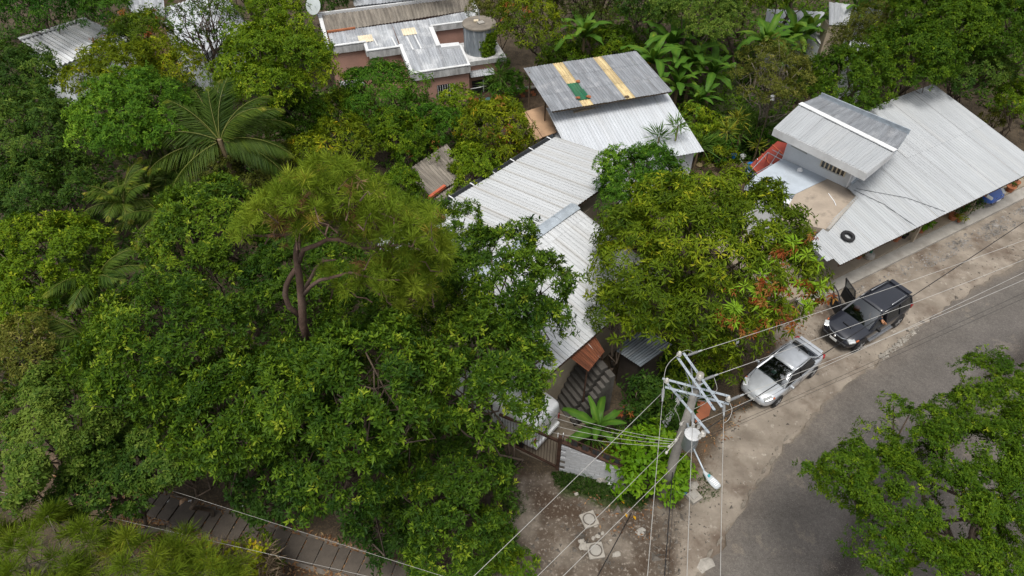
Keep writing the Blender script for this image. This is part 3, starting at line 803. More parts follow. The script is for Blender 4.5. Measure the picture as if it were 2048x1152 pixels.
# ------------------------------------------------------------------ right house
ho = thing('roadside_house', 'white house with wide metal roof and small upper storey beside the road', 'house', er(8, 4))
RZ = lambda t: 3.0 + 0.18 * t
def rp(s, t): return er(s, t, RZ(t))
roof(ho, rp(0.0, 0.0), rp(4.13, 0.0), rp(4.13, 2.83), rp(0.0, 1.75), MT['roof_right'], 5, pitch=0.18, amp=0.024)
roof(ho, rp(-0.42, 0.42), rp(-0.01, 0.42), rp(-0.01, 1.75), rp(-0.42, 1.6), MT['roof_right'], 1, pitch=0.18, amp=0.024)
roof(ho, rp(4.14, 0.0), rp(8.9, 0.0), rp(8.9, 4.4), rp(4.14, 3.45), MT['roof_right'], 5, rows=(0, 1), pitch=0.18, amp=0.024)
roof(ho, rp(8.91, 0.0), rp(15.75, 0.0), rp(15.75, 7.5), rp(8.91, 7.5), MT['roof_right'], 7, rows=(0, .5, 1), pitch=0.18, amp=0.024)
roof(ho, rp(6.6, 4.41), rp(8.9, 4.41), rp(8.9, 7.5), rp(6.6, 7.5), MT['roof_right'], 2, pitch=0.18, amp=0.024)
MB().beam(rp(0, .06) + Vector((0, 0, -.09)), rp(15.7, .06) + Vector((0, 0, -.09)), 0.06, 0.12).obj('eave_beam', MT['rust_iron'], ho)
# main walls
wall_prism(ho, [er(2.2, 2.3), er(4.05, 2.9), er(13.2, 2.5), er(13.2, 7.2), er(3.9, 7.2), er(0.4, 6.3)], 0.2, 3.05, MT['white_wall'])
MB().prism([er(8.4, 1.62), er(12.6, 1.55), er(12.6, 1.72), er(8.4, 1.8)], 0.2, 1.25).obj('porch_wall', MT['yellow_wall'], ho)
MB().prism([er(15.6, 1.4), er(16.4, 1.4), er(16.4, 1.6), er(15.6, 1.6)], 0.2, 2.9).obj('carport_pier', MT['concrete'], ho)
for s_ in (12.7, 8.0):
    MB().prism([er(s_, 0.95), er(s_ + .14, .95), er(s_ + .14, 1.1), er(s_, 1.1)], 0.2, 3.0).obj('porch_post', MT['beige_wall'], ho)
pp = er(4.98, 1.32)
MB().lathe([(0.26, 0.18), (0.3, 0.25), (0.28, 0.42), (0.2, 0.5), (0.1, 0.52)], (pp.x, pp.y, 0), 14).obj('post_foot', MT['concrete'], ho)
MB().tube([(pp.x, pp.y, 0.45), (pp.x, pp.y, 3.1)], 0.07, 10).obj('porch_post', MT['green_sheet'], ho)
# flat terrace: blue grey part and bare part
tz = 3.4
MB().prism([at(1565, 317, tz), at(1655, 357, tz), at(1590, 388, tz), at(1490, 372, tz), at(1512, 350, tz)], tz - 0.25, tz).obj('terrace_slab', MT['terrace_grey'], ho)
MB().prism([at(1655.6, 357.5, tz), at(1698, 379, tz), at(1713, 394, tz), at(1655, 459, tz), at(1560, 440, tz), at(1590.5, 388.5, tz)], tz - 0.25, tz + .004).obj('terrace_slab', MT['terrace_tan'], ho)
MB().prism([at(1700, 381, tz), at(1716, 397, tz), at(1658, 461, tz), at(1652, 459, tz), at(1709, 395, tz)], tz - .1, tz + .09).obj('terrace_kerb', MT['concrete'], ho)
MB().tube([at(1657, 387, tz + .02), at(1668, 402, tz + .02), at(1672, 411, tz + .02)], 0.02, 6).obj('terrace_pipe', MT['white_plastic'], ho)
# upper storey
w0, w1 = at(1565, 315, tz), at(1697, 378, tz)
ud = (w1 - w0).normalized(); un = Vector((-ud.y, ud.x, 0))    # un: into the building
if un.y < 0: un = -un
w2, w3 = w1 + un * 2.9, w0 + un * 2.9
wall_prism(ho, [w0, w1, w2, w3], tz - .5, 5.2, MT['white_wall'], 'upper_wall')
ri0, ri1 = at(1600, 208, 6.0), at(1790, 303, 6.0)
ea0, ea1 = at(1548, 256, 5.5), at(1735, 347, 5.5)
eb0, eb1 = at(1637, 193, 5.62), at(1815, 268, 5.62)
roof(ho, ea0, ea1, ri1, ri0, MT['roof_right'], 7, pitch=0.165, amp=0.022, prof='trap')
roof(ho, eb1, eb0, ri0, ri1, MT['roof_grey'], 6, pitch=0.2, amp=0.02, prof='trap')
def strip(a0, a1, w_dir0, z0, z1, nm, mt, th=.06):
    p = [a0 + Vector((0, 0, z0)), a1 + Vector((0, 0, z0)), a1 + Vector((0, 0, z1)), a0 + Vector((0, 0, z1))]
    o_ = Vector(w_dir0) * th
    return MB().add(p + [q + o_ for q in p], [(0, 1, 2, 3), (7, 6, 5, 4), (0, 4, 5, 1), (1, 5, 6, 2), (2, 6, 7, 3), (3, 7, 4, 0)]).obj(nm, mt, ho)
strip(ea0 - un * .02, ea1 - un * .02, un, -.42, 0.0, 'fascia', MT['white_paint'])
# gable closing pieces
MB().add([ea1, ri1, ri1 - Vector((0, 0, .35)), ea1 - Vector((0, 0, .4))], [(0, 1, 2, 3)]).obj('barge_board', MT['white_paint'], ho)
MB().add([eb1, ri1, ri1 - Vector((0, 0, .3)), eb1 - Vector((0, 0, .3))], [(0, 1, 2, 3)]).obj('barge_board', MT['steel'], ho)
MB().add([w1 + Vector((0, 0, 1.75)), w2 + Vector((0, 0, 1.9)), (w1 + w2) / 2 + Vector((0, 0, 2.35))], [(0, 1, 2)]).obj('gable', MT['white_paint'], ho)
MB().beam(ri0 + Vector((0, 0, .05)), ri1 + Vector((0, 0, .05)), 0.3, 0.04).obj('ridge_cap', MT['white_paint'], ho)
# box gutter
gd = un * 0.22
MB().grid([[p + Vector((0, 0, .1)), p + Vector((0, 0, -.12)), p + gd + Vector((0, 0, -.12)), p + gd + Vector((0, 0, .14)), p + gd * 1.25 + Vector((0, 0, .14))] for p in (eb0, eb1)]).obj('gutter', MT['steel'], ho)
# low sheet skirting on the right wall and downpipe
MB().beam(w1 + Vector((0, 0, .25)), w2 + Vector((0, 0, .55)), 0.08, 0.3).obj('flashing', MT['steel'], ho)
MB().tube([w1 - ud * .12 - un * .06 + Vector((0, 0, .05)), w1 - ud * .12 - un * .06 + Vector((0, 0, 1.7))], 0.04, 8).obj('downpipe', MT['white_plastic'], ho)
MB().tube([w2 + ud * .1 + Vector((0, 0, .6)), w2 + ud * .1 + Vector((0, 0, 1.9))], 0.05, 8).obj('downpipe', MT['white_plastic'], ho)
# window with bars in the long wall, sealed recess on the left
wp0 = w1 - ud * 1.75 - un * .02 + Vector((0, 0, 0.55)); wp1 = w1 - ud * .45 - un * .02 + Vector((0, 0, 0.55))
win = strip(wp0, wp1, -un, 0, .42, 'window', MT['window_dark'], .02)
for i in range(7):
    p = wp0.lerp(wp1, i / 6) - un * .03
    MB().box(p + Vector((0, 0, .21)), (.07, .04, .42), rz=math.atan2(ud.y, ud.x)).obj('mullion', MT['cream_sheet'], win)
for z_ in (-.03, .44):
    MB().beam(wp0 - un * .04 + Vector((0, 0, z_)), wp1 - un * .04 + Vector((0, 0, z_)), .06, .05).obj('sill', MT['white_paint'], win)
r0 = w0 + ud * .25 - un * .015 + Vector((0, 0, .85)); r1 = w0 + ud * 1.2 - un * .015 + Vector((0, 0, .8))
strip(r0, r1, -un, 0, .25, 'blocked_window', surf('grey_plaster', (0.42, 0.43, 0.42), 0.9, 0, .15), .012)
# red floored side yard with steel frame
ry = thing('red_canopy', 'red painted patio roof beside the white upper storey, under a thin steel frame', 'patio roof', at(1530, 330, 0))
MB().prism([at(1500, 330, 2.4), at(1555, 282, 2.4), at(1580, 288, 2.4), at(1572, 318, 2.4), at(1520, 352, 2.4)], 2.28, 2.4).obj('slab', MT['red_floor'], ry)
for a, b in (((1502, 331), (1520, 352)), ((1524, 308), (1545, 335)), ((1545, 290), (1570, 312))):
    MB().beam(at(*a, 2.43), at(*b, 2.43), .06, .05).obj('batten', MT['red_lead'], ry)
for q in (at(1505, 333, 2.3), at(1553, 286, 2.3), at(1525, 348, 2.3)):
    MB().tube([(q.x, q.y, 0), (q.x, q.y, 2.28)], .06, 6).obj('post', MT['rust_iron'], ry)
fr = thing('steel_frame', 'thin bare steel pole frame standing over the red patio roof', 'frame', at(1520, 345, 0))
for a, b in (((1498, 345, 2.5), (1536, 305, 3.6)), ((1536, 305, 3.6), (1568, 322, 3.6)), ((1502, 352, 2.5), (1545, 328, 3.4)), ((1498, 345, 2.5), (1480, 318, 1.8)),
             ((1480, 318, 1.8), (1472, 345, .1)), ((1536, 305, 3.6), (1527, 345, 0.3)), ((1515, 318, 3.), (1508, 352, 0.3)), ((1545, 300, 3.2), (1580, 318, 3.5)), ((1560, 300, 3.4), (1530, 345, 3.0))):
    MB().tube([at(*a), at(*b)], 0.022, 6).obj('pole', MT['steel'] if a[2] > 2.4 else MT['rust_iron'], fr)

# ------------------------------------------------------------------ pink house, upper left
PO = Vector((-13.4, 47.1, 0)); PA = Vector((.955, .297, 0)).normalized(); PB = Vector((PA.y, -PA.x, 0))
def pk(s, t, z=0.0): return Vector((PO.x + PA.x * s + PB.x * t, PO.y + PA.y * s + PB.y * t, z))
ph = thing('pink_house', 'pink walled house with silver and brown corrugated roofs edged by white parapets', 'house', pk(5, 6))
PZ = lambda t: 4.0 - 0.131 * (t - 2.2)
def pz(s, t): return pk(s, t, PZ(t))
for poly, zt in (([pk(.1, .2), pk(10.6, .2), pk(10.6, 3.3), pk(.1, 3.3)], 3.6), ([pk(.1, 3.31), pk(7.0, 3.31), pk(7.0, 5.1), pk(2.5, 5.1), pk(2.5, 4.05), pk(.1, 4.05)], 3.35),
                 ([pk(4.75, 5.11), pk(8.5, 5.9), pk(8.5, 8.2), pk(4.75, 8.2)], 2.95), ([pk(8.62, 5.3), pk(10.6, 5.3), pk(10.6, 7.7), pk(8.62, 7.7)], 3.0)):
    wall_prism(ph, poly, 0, zt, MT['pink_wall'])
roof(ph, pk(.2, 2.25, 4.02), pk(10.7, 1.75, 4.05), pk(10.9, .15, 4.32), pk(.1, .15, 4.32), MT['roof_fibre'], 11, pitch=.24, amp=.03)
roof(ph, pz(.25, 4.05), pz(2.5, 4.05), pz(2.5, 2.2), pz(.25, 2.2), MT['roof_silver'], 2, pitch=.2, amp=.018)
roof(ph, pz(2.52, 5.1), pz(4.6, 5.1), pz(4.6, 2.2), pz(2.52, 2.2), MT['roof_silver'], 2, pitch=.2, amp=.018)
roof(ph, pz(4.75, 8.2), pz(7.05, 8.2), pz(7.05, 2.2), pz(4.62, 2.2), MT['roof_silver'], 3, rows=(0, .45, 1), pitch=.2, amp=.018)
roof(ph, pz(7.06, 8.2), pz(8.5, 8.2), pz(8.5, 5.85), pz(7.06, 5.6), MT['roof_silver'], 2, pitch=.2, amp=.018)
roof(ph, pz(7.06, 3.35), pz(10.6, 3.35), pz(10.7, 1.8), pz(7.06, 2.15), MT['roof_silver'], 3, pitch=.2, amp=.018)
def para(a, b, w=.18, h=.3, up=.08, m='white_paint', nm='parapet'):
    MB().beam(a + Vector((0, 0, up - h / 2)), b + Vector((0, 0, up - h / 2)), w, h).obj(nm, MT[m], ph)
para(pk(0, 0, 4.35), pk(0.02, 4.1, 3.85), .25, .5)
para(pk(0, 0, 4.4), pk(10.9, 0, 4.4), .12, .3)
para(pk(10.85, 0, 4.35), pk(10.75, 2.2, 4.0), .25, .4)
para(pk(.1, 4.13, 3.72), pk(2.45, 4.13, 3.72), .1, .45, m='parapet'); para(pk(.1, 4.1, 3.84), pk(2.5, 4.1, 3.84), .2, .05)
para(pk(2.45, 4.0, 3.75), pk(2.45, 5.2, 3.65), .2, .4)
para(pk(2.5, 5.2, 3.58), pk(4.6, 5.2, 3.58), .1, .45, m='parapet'); para(pk(2.4, 5.17, 3.7), pk(4.6, 5.17, 3.7), .2, .05)
para(pk(4.68, 4.9, 3.7), pk(4.75, 8.3, 3.25), .22, .35)
para(pk(4.75, 8.3, 3.18), pk(8.6, 8.3, 3.18), .1, .45, m='parapet'); para(pk(4.75, 8.27, 3.3), pk(8.6, 8.27, 3.3), .2, .05)
para(pk(8.55, 5.9, 3.55), pk(8.55, 8.3, 3.25), .14, .3)
para(pk(7.1, 3.4, 3.9), pk(10.6, 3.4, 3.9), .1, .35, m='parapet'); para(pk(7.1, 3.36, 3.98), pk(10.6, 3.36, 3.98), .18, .05)
para(pk(7.1, 3.45, 3.95), pk(7.1, 5.7, 3.62), .3, .3); para(pk(7.25, 5.75, 3.6), pk(8.5, 5.85, 3.6), .5, .3)
para(pk(.2, 2.3, 4.06), pk(2.1, 2.25, 4.06), .13, .12, m='terracotta', nm='flashing')
# translucent sheets, patches and plaster ribs on the silver roof
for s_, t_ in ((2.1, 3.4), (5.1, 3.25)):
    me = sheet_mesh('skylight_sheet', pz(s_, t_ + .62) + Vector((0, 0, .05)), pz(s_ + .95, t_ + .62) + Vector((0, 0, .05)), pz(s_ + .95, t_ - .2) + Vector((0, 0, .05)), pz(s_, t_ - .2) + Vector((0, 0, .05)), .2, .018)
    place(me, 'skylight_sheet', MT['cream_sheet'], ph)
for s_, a_, b_ in ((5.3, 4.0, 5.6), (5.85, 4.0, 5.6), (3.1, 3.7, 4.6), (4.3, 3.8, 4.9)):
    MB().beam(pz(s_, a_) + Vector((0, 0, .03)), pz(s_ + .1, b_) + Vector((0, 0, .03)), .1, .04).obj('mortar_joint', MT['white_paint'], ph)
# window and awning on the front
MB().prism([pk(8.8, 7.71), pk(10.45, 7.71), pk(10.45, 7.76), pk(8.8, 7.76)], .95, 1.85).obj('window', MT['window_dark'], ph)
MB().prism([pk(9.55, 7.765), pk(9.62, 7.765), pk(9.62, 7.79), pk(9.55, 7.79)], .95, 1.85).obj('window_bar', MT['white_paint'], ph)
me = sheet_mesh('awning_sheet', pk(8.65, 8.15, 2.35), pk(10.3, 8.15, 2.35), pk(10.3, 7.7, 2.6), pk(8.65, 7.7, 2.6), .15, .014)
place(me, 'awning_sheet', MT['roof_silver'], ph)
MB().prism([pk(6.3, 8.21), pk(7.5, 8.21), pk(7.5, 8.26), pk(6.3, 8.26)], 1.0, 2.2).obj('window', MT['window_dark'], ph)
for i in range(8):
    q = pk(6.35 + i * .16, 8.3)
    MB().tube([(q.x, q.y, 1.0), (q.x, q.y, 2.2)], .018, 5).obj('window_bar', MT['white_paint'], ph)
MB().box(pk(1.1, 4.6, 1.3), (1.6, 1.0, .06), rz=math.atan2(PA.y, PA.x)).obj('side_canopy', MT['roof_silver'], ph)
# platform, tank
MB().prism([pk(8.63, 5.0), pk(11.2, 5.0), pk(11.2, 7.85), pk(8.63, 7.85)], 3.005, 3.3).obj('tank_platform', MT['parapet'], ph)
tc = pk(9.8, 6.35)
tk = thing('water_tank', 'round grey water tank with flat concrete lid beside the pink house', 'water tank', (tc.x, tc.y, 3.3))
MB().lathe([(1.06, 3.3), (1.06, 5.05), (1.04, 5.06)], (tc.x, tc.y, 0), 36).obj('shell', MT['tank_metal'], tk)
auto_smooth(tk.children[0], 30)
MB().lathe([(1.12, 5.065), (1.12, 5.15), (1.09, 5.17)], (tc.x, tc.y, 0), 36).obj('lid', MT['tank_top'], tk)
MB().box((tc.x + .12, tc.y - .12, 5.22), (.42, .36, .08), rz=.5).obj('hatch', MT['concrete'], tk)
MB().box((tc.x - .2, tc.y + .1, 5.24), (.3, .2, .1), rz=.1).obj('hatch_block', MT['cream_sheet'], tk)
MB().tube([(tc.x, tc.y + .2, 5.17), (tc.x, tc.y + .2, 5.95)], .02, 6).obj('vent_pipe', MT['steel'], tk)
# satellite dish on the roof corner
sdp = pk(-.15, .3, 4.35)
sdh = thing('satellite_dish', 'pale oval satellite dish on the far left corner of the pink house', 'satellite dish', sdp)
Mr = Matrix.Rotation(rad(-25), 3, 'Z') @ Matrix.Rotation(rad(62), 3, 'X')
prof = [(r, 0.35 * r * r) for r in (0.02, .12, .25, .4, .52, .6)]
MB().lathe(prof, sdp + Vector((-.1, 0, .75)), 22, M=Mr).obj('dish', surf('dish_grey', (.5, .55, .56), .5, 0, .08), sdh)
MB().tube([sdp, sdp + Vector((-.05, 0, .7))], .04, 6).obj('mast', MT['steel'], sdh)
MB().tube([sdp + Vector((-.1, 0, .75)), sdp + Vector((.1, -.45, .9))], .015, 5).obj('feed_arm', MT['steel'], sdh)
# aqua water trough sheet in front of the pink house
aq = at(957, 182, .2)
aqs = thing('aqua_sheet', 'pale aqua painted panel leaning below the pink house window', 'panel', aq)
MB().box(at(957, 185, .85), (1.55, .06, 1.2), rz=.28, M=Matrix.Rotation(.28, 3, 'Z') @ Matrix.Rotation(-.25, 3, 'X')).obj('panel', MT['aqua'], aqs)
MB().tube([at(941, 178, 1.4), at(973, 172, 1.45)], .03, 6).obj('rail', MT['white_plastic'], aqs)
# low block wall in the yard
bw = thing('yard_wall', 'low brown block wall with pale coping in the yard behind the trees', 'wall', at(1020, 200, 0))
ya, yb = at(975, 203, 0), at(1075, 190, 0)
for k in range(3):
    for i in range(13):
        p = ya.lerp(yb, (i + .5 + .5 * (k % 2)) / 13.5)
        MB().box((p.x, p.y, .11 + .2 * k), ((yb - ya).length / 13.6, .16 + .02 * (i % 2), .185), rz=math.atan2(yb.y - ya.y, yb.x - ya.x)).obj('block', MT['wood'] if (i + k) % 3 else MT['terracotta'], bw)
MB().beam(ya + Vector((0, 0, .66)), yb + Vector((0, 0, .66)), .24, .1).obj('coping', MT['concrete'], bw)

# ------------------------------------------------------------------ far houses
def far_house(name, label, q, mat, wallm, cuts=6, pitch=.3, amp=.03, zwall=None, ins=.25):
    h = thing(name, label, 'house', (q[0] + q[2]) / 2 * Vector((1, 1, 0)) if False else Vector(((q[0].x + q[2].x) / 2, (q[0].y + q[2].y) / 2, 0)))
    roof(h, q[0], q[1], q[2], q[3], mat, cuts, pitch=pitch, amp=amp)
    c = (q[0] + q[1] + q[2] + q[3]) / 4
    poly = [p.lerp(c, .06) for p in q]
    zt = (zwall or min(p.z for p in q)) - .12
    wall_prism(h, poly, 0, zt, wallm)
    return h
hw = far_house('white_roof_house', 'house with white ribbed roof streaked black along its top edge, far left', [at(118, 132, 3.5), at(262, 78, 3.5), at(172, 37, 4.3), at(38, 79, 4.3)], MT['roof_white'], MT['white_wall'], 8, .32, .05)
MB().beam(at(38, 78, 4.36), at(172, 36, 4.36), .35, .08).obj('ridge_cap', MT['white_paint'], hw)
far_house('brown_wall_house', 'brown walled house with grey slab roof at the top edge, left', [at(262, 24, 4.4), at(330, 34, 4.4), at(325, -40, 4.9), at(236, -30, 4.9)], MT['roof_silver'], MT['plywood'], 6, .3, .02)
far_house('bare_branch_house', 'white house seen through the bare branches of the open tree, upper left', [at(400, 112, 3.4), at(505, 60, 3.4), at(440, -20, 4.2), at(300, 25, 4.2)], MT['roof_bright'], MT['white_wall'], 6, .3, .03)
far_house('pale_roof_house', 'pale roofed house at the top edge behind the pink house', [at(708, 12, 3.9), at(830, 0, 3.9), at(830, -40, 4.4), at(700, -30, 4.4)], MT['roof_silver'], MT['white_wall'], 6, .3, .02)
far_house('banana_house', 'white roofed house standing behind the banana plants, top right', [at(1528, 60, 3.2), at(1640, 52, 3.2), at(1650, 24, 3.8), at(1534, 18, 3.8)], MT['roof_bright'], MT['white_wall'], 6, .3, .03)
far_house('grey_tower_house', 'tall narrow house with pale grey ribbed roof at the top edge, right', [at(1658, 50, 4.2), at(1695, 52, 4.2), at(1706, 10, 5.2), at(1658, 4, 5.2)], MT['roof_silver'], MT['beige_wall'], 4, .3, .04)
far_house('lean_roof_house', 'low white ribbed lean-to roof below the banana house, top right', [at(1640, 88, 2.6), at(1670, 88, 2.6), at(1667, 65, 3.), at(1624, 66, 3.)], MT['roof_white'], MT['white_wall'], 3, .3, .04)
far_house('sloping_roof_house', 'white house with grey sloping roof partly hidden by trees, top right corner', [at(1700, 40, 4.), at(1760, 45, 4.), at(1765, 22, 4.4), at(1715, 8, 4.4)], MT['roof_bright'], MT['white_wall'], 4, .3, .03)
far_house('hidden_white_house', 'white house glimpsed through the leaves of the dark roadside grove', [at(1690, 135, 2.8), at(1745, 130, 2.8), at(1755, 78, 3.2), at(1700, 80, 3.2)], MT['roof_bright'], MT['white_wall'], 4, .3, .03)
# ------------------------------------------------------------------ foliage
def leaf_mat(name, stops, rough=0.5, transl=0.32, spec=0.09):
    m, nt, bs, out = new_mat(name)
    a = N(nt, 'ShaderNodeAttribute'); a.attribute_name = 'tint'
    rp = N(nt, 'ShaderNodeValToRGB')
    cr_ = rp.color_ramp
    while len(cr_.elements) < len(stops): cr_.elements.new(0.5)
    for e_, (p, c) in zip(cr_.elements, stops):
        e_.position = p; e_.color = (*c, 1)
    nt.links.new(a.outputs['Fac'], rp.inputs[0])
    c = rp.outputs[0]
    nt.links.new(c, bs.inputs['Base Color'])
    bs.inputs['Roughness'].default_value = rough
    bs.inputs['Specular IOR Level'].default_value = spec
    tr = N(nt, 'ShaderNodeBsdfTranslucent')
    tcol = mixcol(nt, 1.0, c, (1.25, 1.15, 0.55), 'MULTIPLY')
    nt.links.new(tcol, tr.inputs[0])
    mx = N(nt, 'ShaderNodeMixShader'); mx.inputs[0].default_value = transl
    nt.links.new(bs.outputs[0], mx.inputs[1]); nt.links.new(tr.outputs[0], mx.inputs[2])
    nt.links.new(mx.outputs[0], out.inputs[0])
    return m

LM = {}
def G(*c): return c
#            0 old leaf ... 1 young leaf
LM['mango']  = leaf_mat('leaf_mango', [(0, G(.030, .062, .004)), (.4, G(.085, .135, .007)), (.75, G(.165, .225, .010)), (.93, G(.25, .30, .015)), (1, G(.33, .34, .02))])
LM['ficus']  = leaf_mat('leaf_ficus', [(0, G(.016, .046, .006)), (.4, G(.048, .100, .009)), (.7, G(.105, .180, .012)), (.9, G(.185, .265, .018)), (1, G(.27, .33, .03))], rough=.45)
LM['dark']   = leaf_mat('leaf_dark', [(0, G(.014, .042, .006)), (.5, G(.040, .088, .012)), (.9, G(.090, .150, .018)), (1, G(.14, .20, .03))], rough=.5)
LM['fine']   = leaf_mat('leaf_fine', [(0, G(.022, .075, .007)), (.5, G(.062, .145, .012)), (.85, G(.120, .235, .016)), (1, G(.19, .31, .025))], rough=.55)
LM['lime']   = leaf_mat('leaf_lime', [(0, G(.034, .080, .005)), (.5, G(.098, .168, .008)), (.85, G(.190, .265, .012)), (1, G(.29, .34, .02))])
LM['yellow'] = leaf_mat('leaf_yellow', [(0, G(.050, .085, .004)), (.45, G(.135, .180, .007)), (.8, G(.26, .29, .010)), (.94, G(.36, .34, .015)), (1, G(.44, .32, .02))])
LM['olive']  = leaf_mat('leaf_olive', [(0, G(.040, .055, .010)), (.5, G(.100, .115, .018)), (.9, G(.17, .18, .03)), (1, G(.24, .22, .06))], rough=.6)
LM['flush']  = leaf_mat('leaf_flush', [(0, G(.22, .045, .014)), (.5, G(.28, .10, .03)), (1, G(.34, .19, .05))])
LM['pine']   = leaf_mat('leaf_pine', [(0, G(.070, .125, .010)), (.5, G(.165, .245, .020)), (.9, G(.29, .35, .035)), (1, G(.38, .30, .06))], rough=.6, transl=.3, spec=.08)
LM['dead']   = leaf_mat('leaf_dead', [(0, G(.10, .05, .025)), (.6, G(.22, .11, .05)), (1, G(.32, .22, .12))], rough=.8, transl=.1)
LM['palm']   = leaf_mat('leaf_palm', [(0, G(.028, .060, .010)), (.5, G(.075, .120, .016)), (.88, G(.18, .195, .022)), (1, G(.36, .28, .06))], rough=.42)
LM['banana'] = leaf_mat('leaf_banana', [(0, G(.030, .085, .014)), (.5, G(.080, .180, .022)), (.9, G(.17, .26, .035)), (1, G(.6, .33, .02))], rough=.42, transl=.35)
LM['broad']  = leaf_mat('leaf_broad', [(0, G(.045, .115, .006)), (.5, G(.115, .240, .010)), (1, G(.21, .34, .02))], rough=.4)
LM['sword']  = leaf_mat('leaf_sword', [(0, G(.025, .070, .012)), (.5, G(.080, .160, .024)), (.9, G(.17, .25, .035)), (1, G(.36, .35, .04))], rough=.45)
LM['straw']  = leaf_mat('leaf_straw', [(0, G(.11, .08, .052)), (1, G(.30, .23, .15))], rough=.9, transl=.05)

def norm(a):
    return a / np.maximum(np.linalg.norm(a, axis=-1, keepdims=True), 1e-9)

def leaf_mesh(name, P, D, U, L, W, T, bend=0.18):
    """one folded diamond per leaf. P base, D direction, U leaf normal, L length, W width, T tint"""
    n = len(P)
    D = norm(D)
    S = norm(np.cross(D, U)); U = norm(np.cross(S, D))
    mid = P + D * (L * 0.45)[:, None] + U * (L * bend * 0.55)[:, None]
    V = np.empty((n, 4, 3), np.float32)
    V[:, 0] = P
    V[:, 1] = mid + S * (W * 0.5)[:, None]
    V[:, 2] = P + D * L[:, None] - U * (L * bend * 0.35)[:, None]
    V[:, 3] = mid - S * (W * 0.5)[:, None]
    me = bpy.data.meshes.new(name)
    me.vertices.add(n * 4)
    me.vertices.foreach_set('co', V.reshape(-1))
    k = np.arange(n, dtype=np.int32) * 4
    tri = np.stack([k, k + 1, k + 2, k, k + 2, k + 3], 1).reshape(-1)
    me.loops.add(n * 6)
    me.loops.foreach_set('vertex_index', tri)
    me.polygons.add(n * 2)
    me.polygons.foreach_set('loop_start', np.arange(n * 2, dtype=np.int32) * 3)
    me.polygons.foreach_set('loop_total', np.full(n * 2, 3, np.int32))
    a = me.attributes.new('tint', 'FLOAT', 'POINT')
    a.data.foreach_set('value', np.repeat(np.clip(T, 0, 1), 4).astype(np.float32))
    me.update(calc_edges=True)
    return me

TRI = [0]
def rosettes(C, A, n, L, W, e_lo, e_hi, tint, rg, Lvar=.25, lowz=0.0, wlift=0.0):
    """n leaves round each centre C with axis A; elevation from e_lo to e_hi"""
    N_ = len(C)
    C = np.repeat(C, n, 0); A = norm(np.repeat(A, n, 0))
    t = np.repeat(tint, n) + rg.normal(0, .07, N_ * n)
    ref = np.where(np.abs(A[:, 2:3]) > .9, np.array([[1., 0, 0]]), np.array([[0, 0, 1.]]))
    X = norm(np.cross(A, ref)); Y = np.cross(A, X)
    ph = np.tile(np.arange(n) * 2.39996, N_) + np.repeat(rg.uniform(0, 6.28, N_), n) + rg.normal(0, .3, N_ * n)
    el = rg.uniform(e_lo, e_hi, N_ * n)
    rd = X * np.cos(ph)[:, None] + Y * np.sin(ph)[:, None]
    D = rd * np.cos(el)[:, None] + A * np.sin(el)[:, None]
    D[:, 2] -= lowz
    Ln = L * (1 + rg.normal(0, Lvar, N_ * n)); Ln = np.clip(Ln, L * .4, L * 1.7)
    U = A * np.cos(el)[:, None] - rd * np.sin(el)[:, None] + rg.normal(0, .25, (N_ * n, 3))
    P = C + D * (Ln * .12)[:, None] + rg.normal(0, L * .12, C.shape)
    return P, D, U, Ln, W * (Ln / L), t

#        leaf material, leaves per rosette, length, width, elevations, droop
SPEC = {
    'mango':  dict(mat='mango', n=8, L=.22, W=.058, e=(-.35, .75), low=.28),
    'mangog': dict(mat='fine', n=8, L=0.22, W=0.055, e=(-.5, .6), low=.45),
    'ficus':  dict(mat='ficus', n=8, L=0.145, W=0.052, e=(.0, 1.0), low=.02),
    'dark':   dict(mat='dark', n=7, L=0.15, W=0.06, e=(-.3, .8), low=.15),
    'fine':   dict(mat='fine', n=9, L=0.115, W=0.048, e=(-.5, .9), low=.1),
    'lime':   dict(mat='lime', n=8, L=0.135, W=0.056, e=(-.3, .9), low=.12),
    'yellow': dict(mat='yellow', n=8, L=0.2, W=0.055, e=(-.3, .8), low=.25),
    'olive':  dict(mat='olive', n=8, L=0.125, W=0.042, e=(-.4, .9), low=.2),
    'broad':  dict(mat='broad', n=6, L=.30, W=.14, e=(-.2, .6), low=.12),
    'feather': dict(mat='dark', n=9, L=0.11, W=0.05, e=(-.5, .6), low=.1),
}

def sphere_pts(n, rg, zmin=-.45):
    z = rg.uniform(zmin, 1, n); ph = rg.uniform(0, 6.2832, n)
    r = np.sqrt(np.maximum(0, 1 - z * z))
    return np.stack([r * np.cos(ph), r * np.sin(ph), z], 1)

def make_lobes(c, R, Hc, n, lr, rg, zmin=-.25, flat=.8, core=True, ry=None):
    """lobes spread over an ellipsoid: (centre, radius)"""
    pts = sphere_pts(n * 6, rg, zmin)
    keep = []
    for p in pts:
        if all(np.sum((p - q) ** 2) > (1.5 / math.sqrt(n)) ** 2 for q in keep):
            keep.append(p)
        if len(keep) >= n: break
    out = []
    ax = np.array([R, ry or R, Hc])
    for p in keep:
        r = lr * rg.uniform(.65, 1.25)
        k = rg.uniform(.74, 1.0)
        out.append((np.array(c) + p * (ax - r * .8) * k, np.array([r, r, r * flat])))
    if core:
        out.append((np.array(c) - np.array([0, 0, Hc * .15]), ax * .62))
    return out

def bumps(P, wl, rg, k=7):
    f = np.zeros(len(P))
    for _ in range(k):
        w = norm(rg.normal(0, 1, 3)) * 6.283 / (wl * rg.uniform(.7, 1.5))
        f += np.sin(P @ w + rg.uniform(0, 6.28))
    return f / math.sqrt(k / 2)

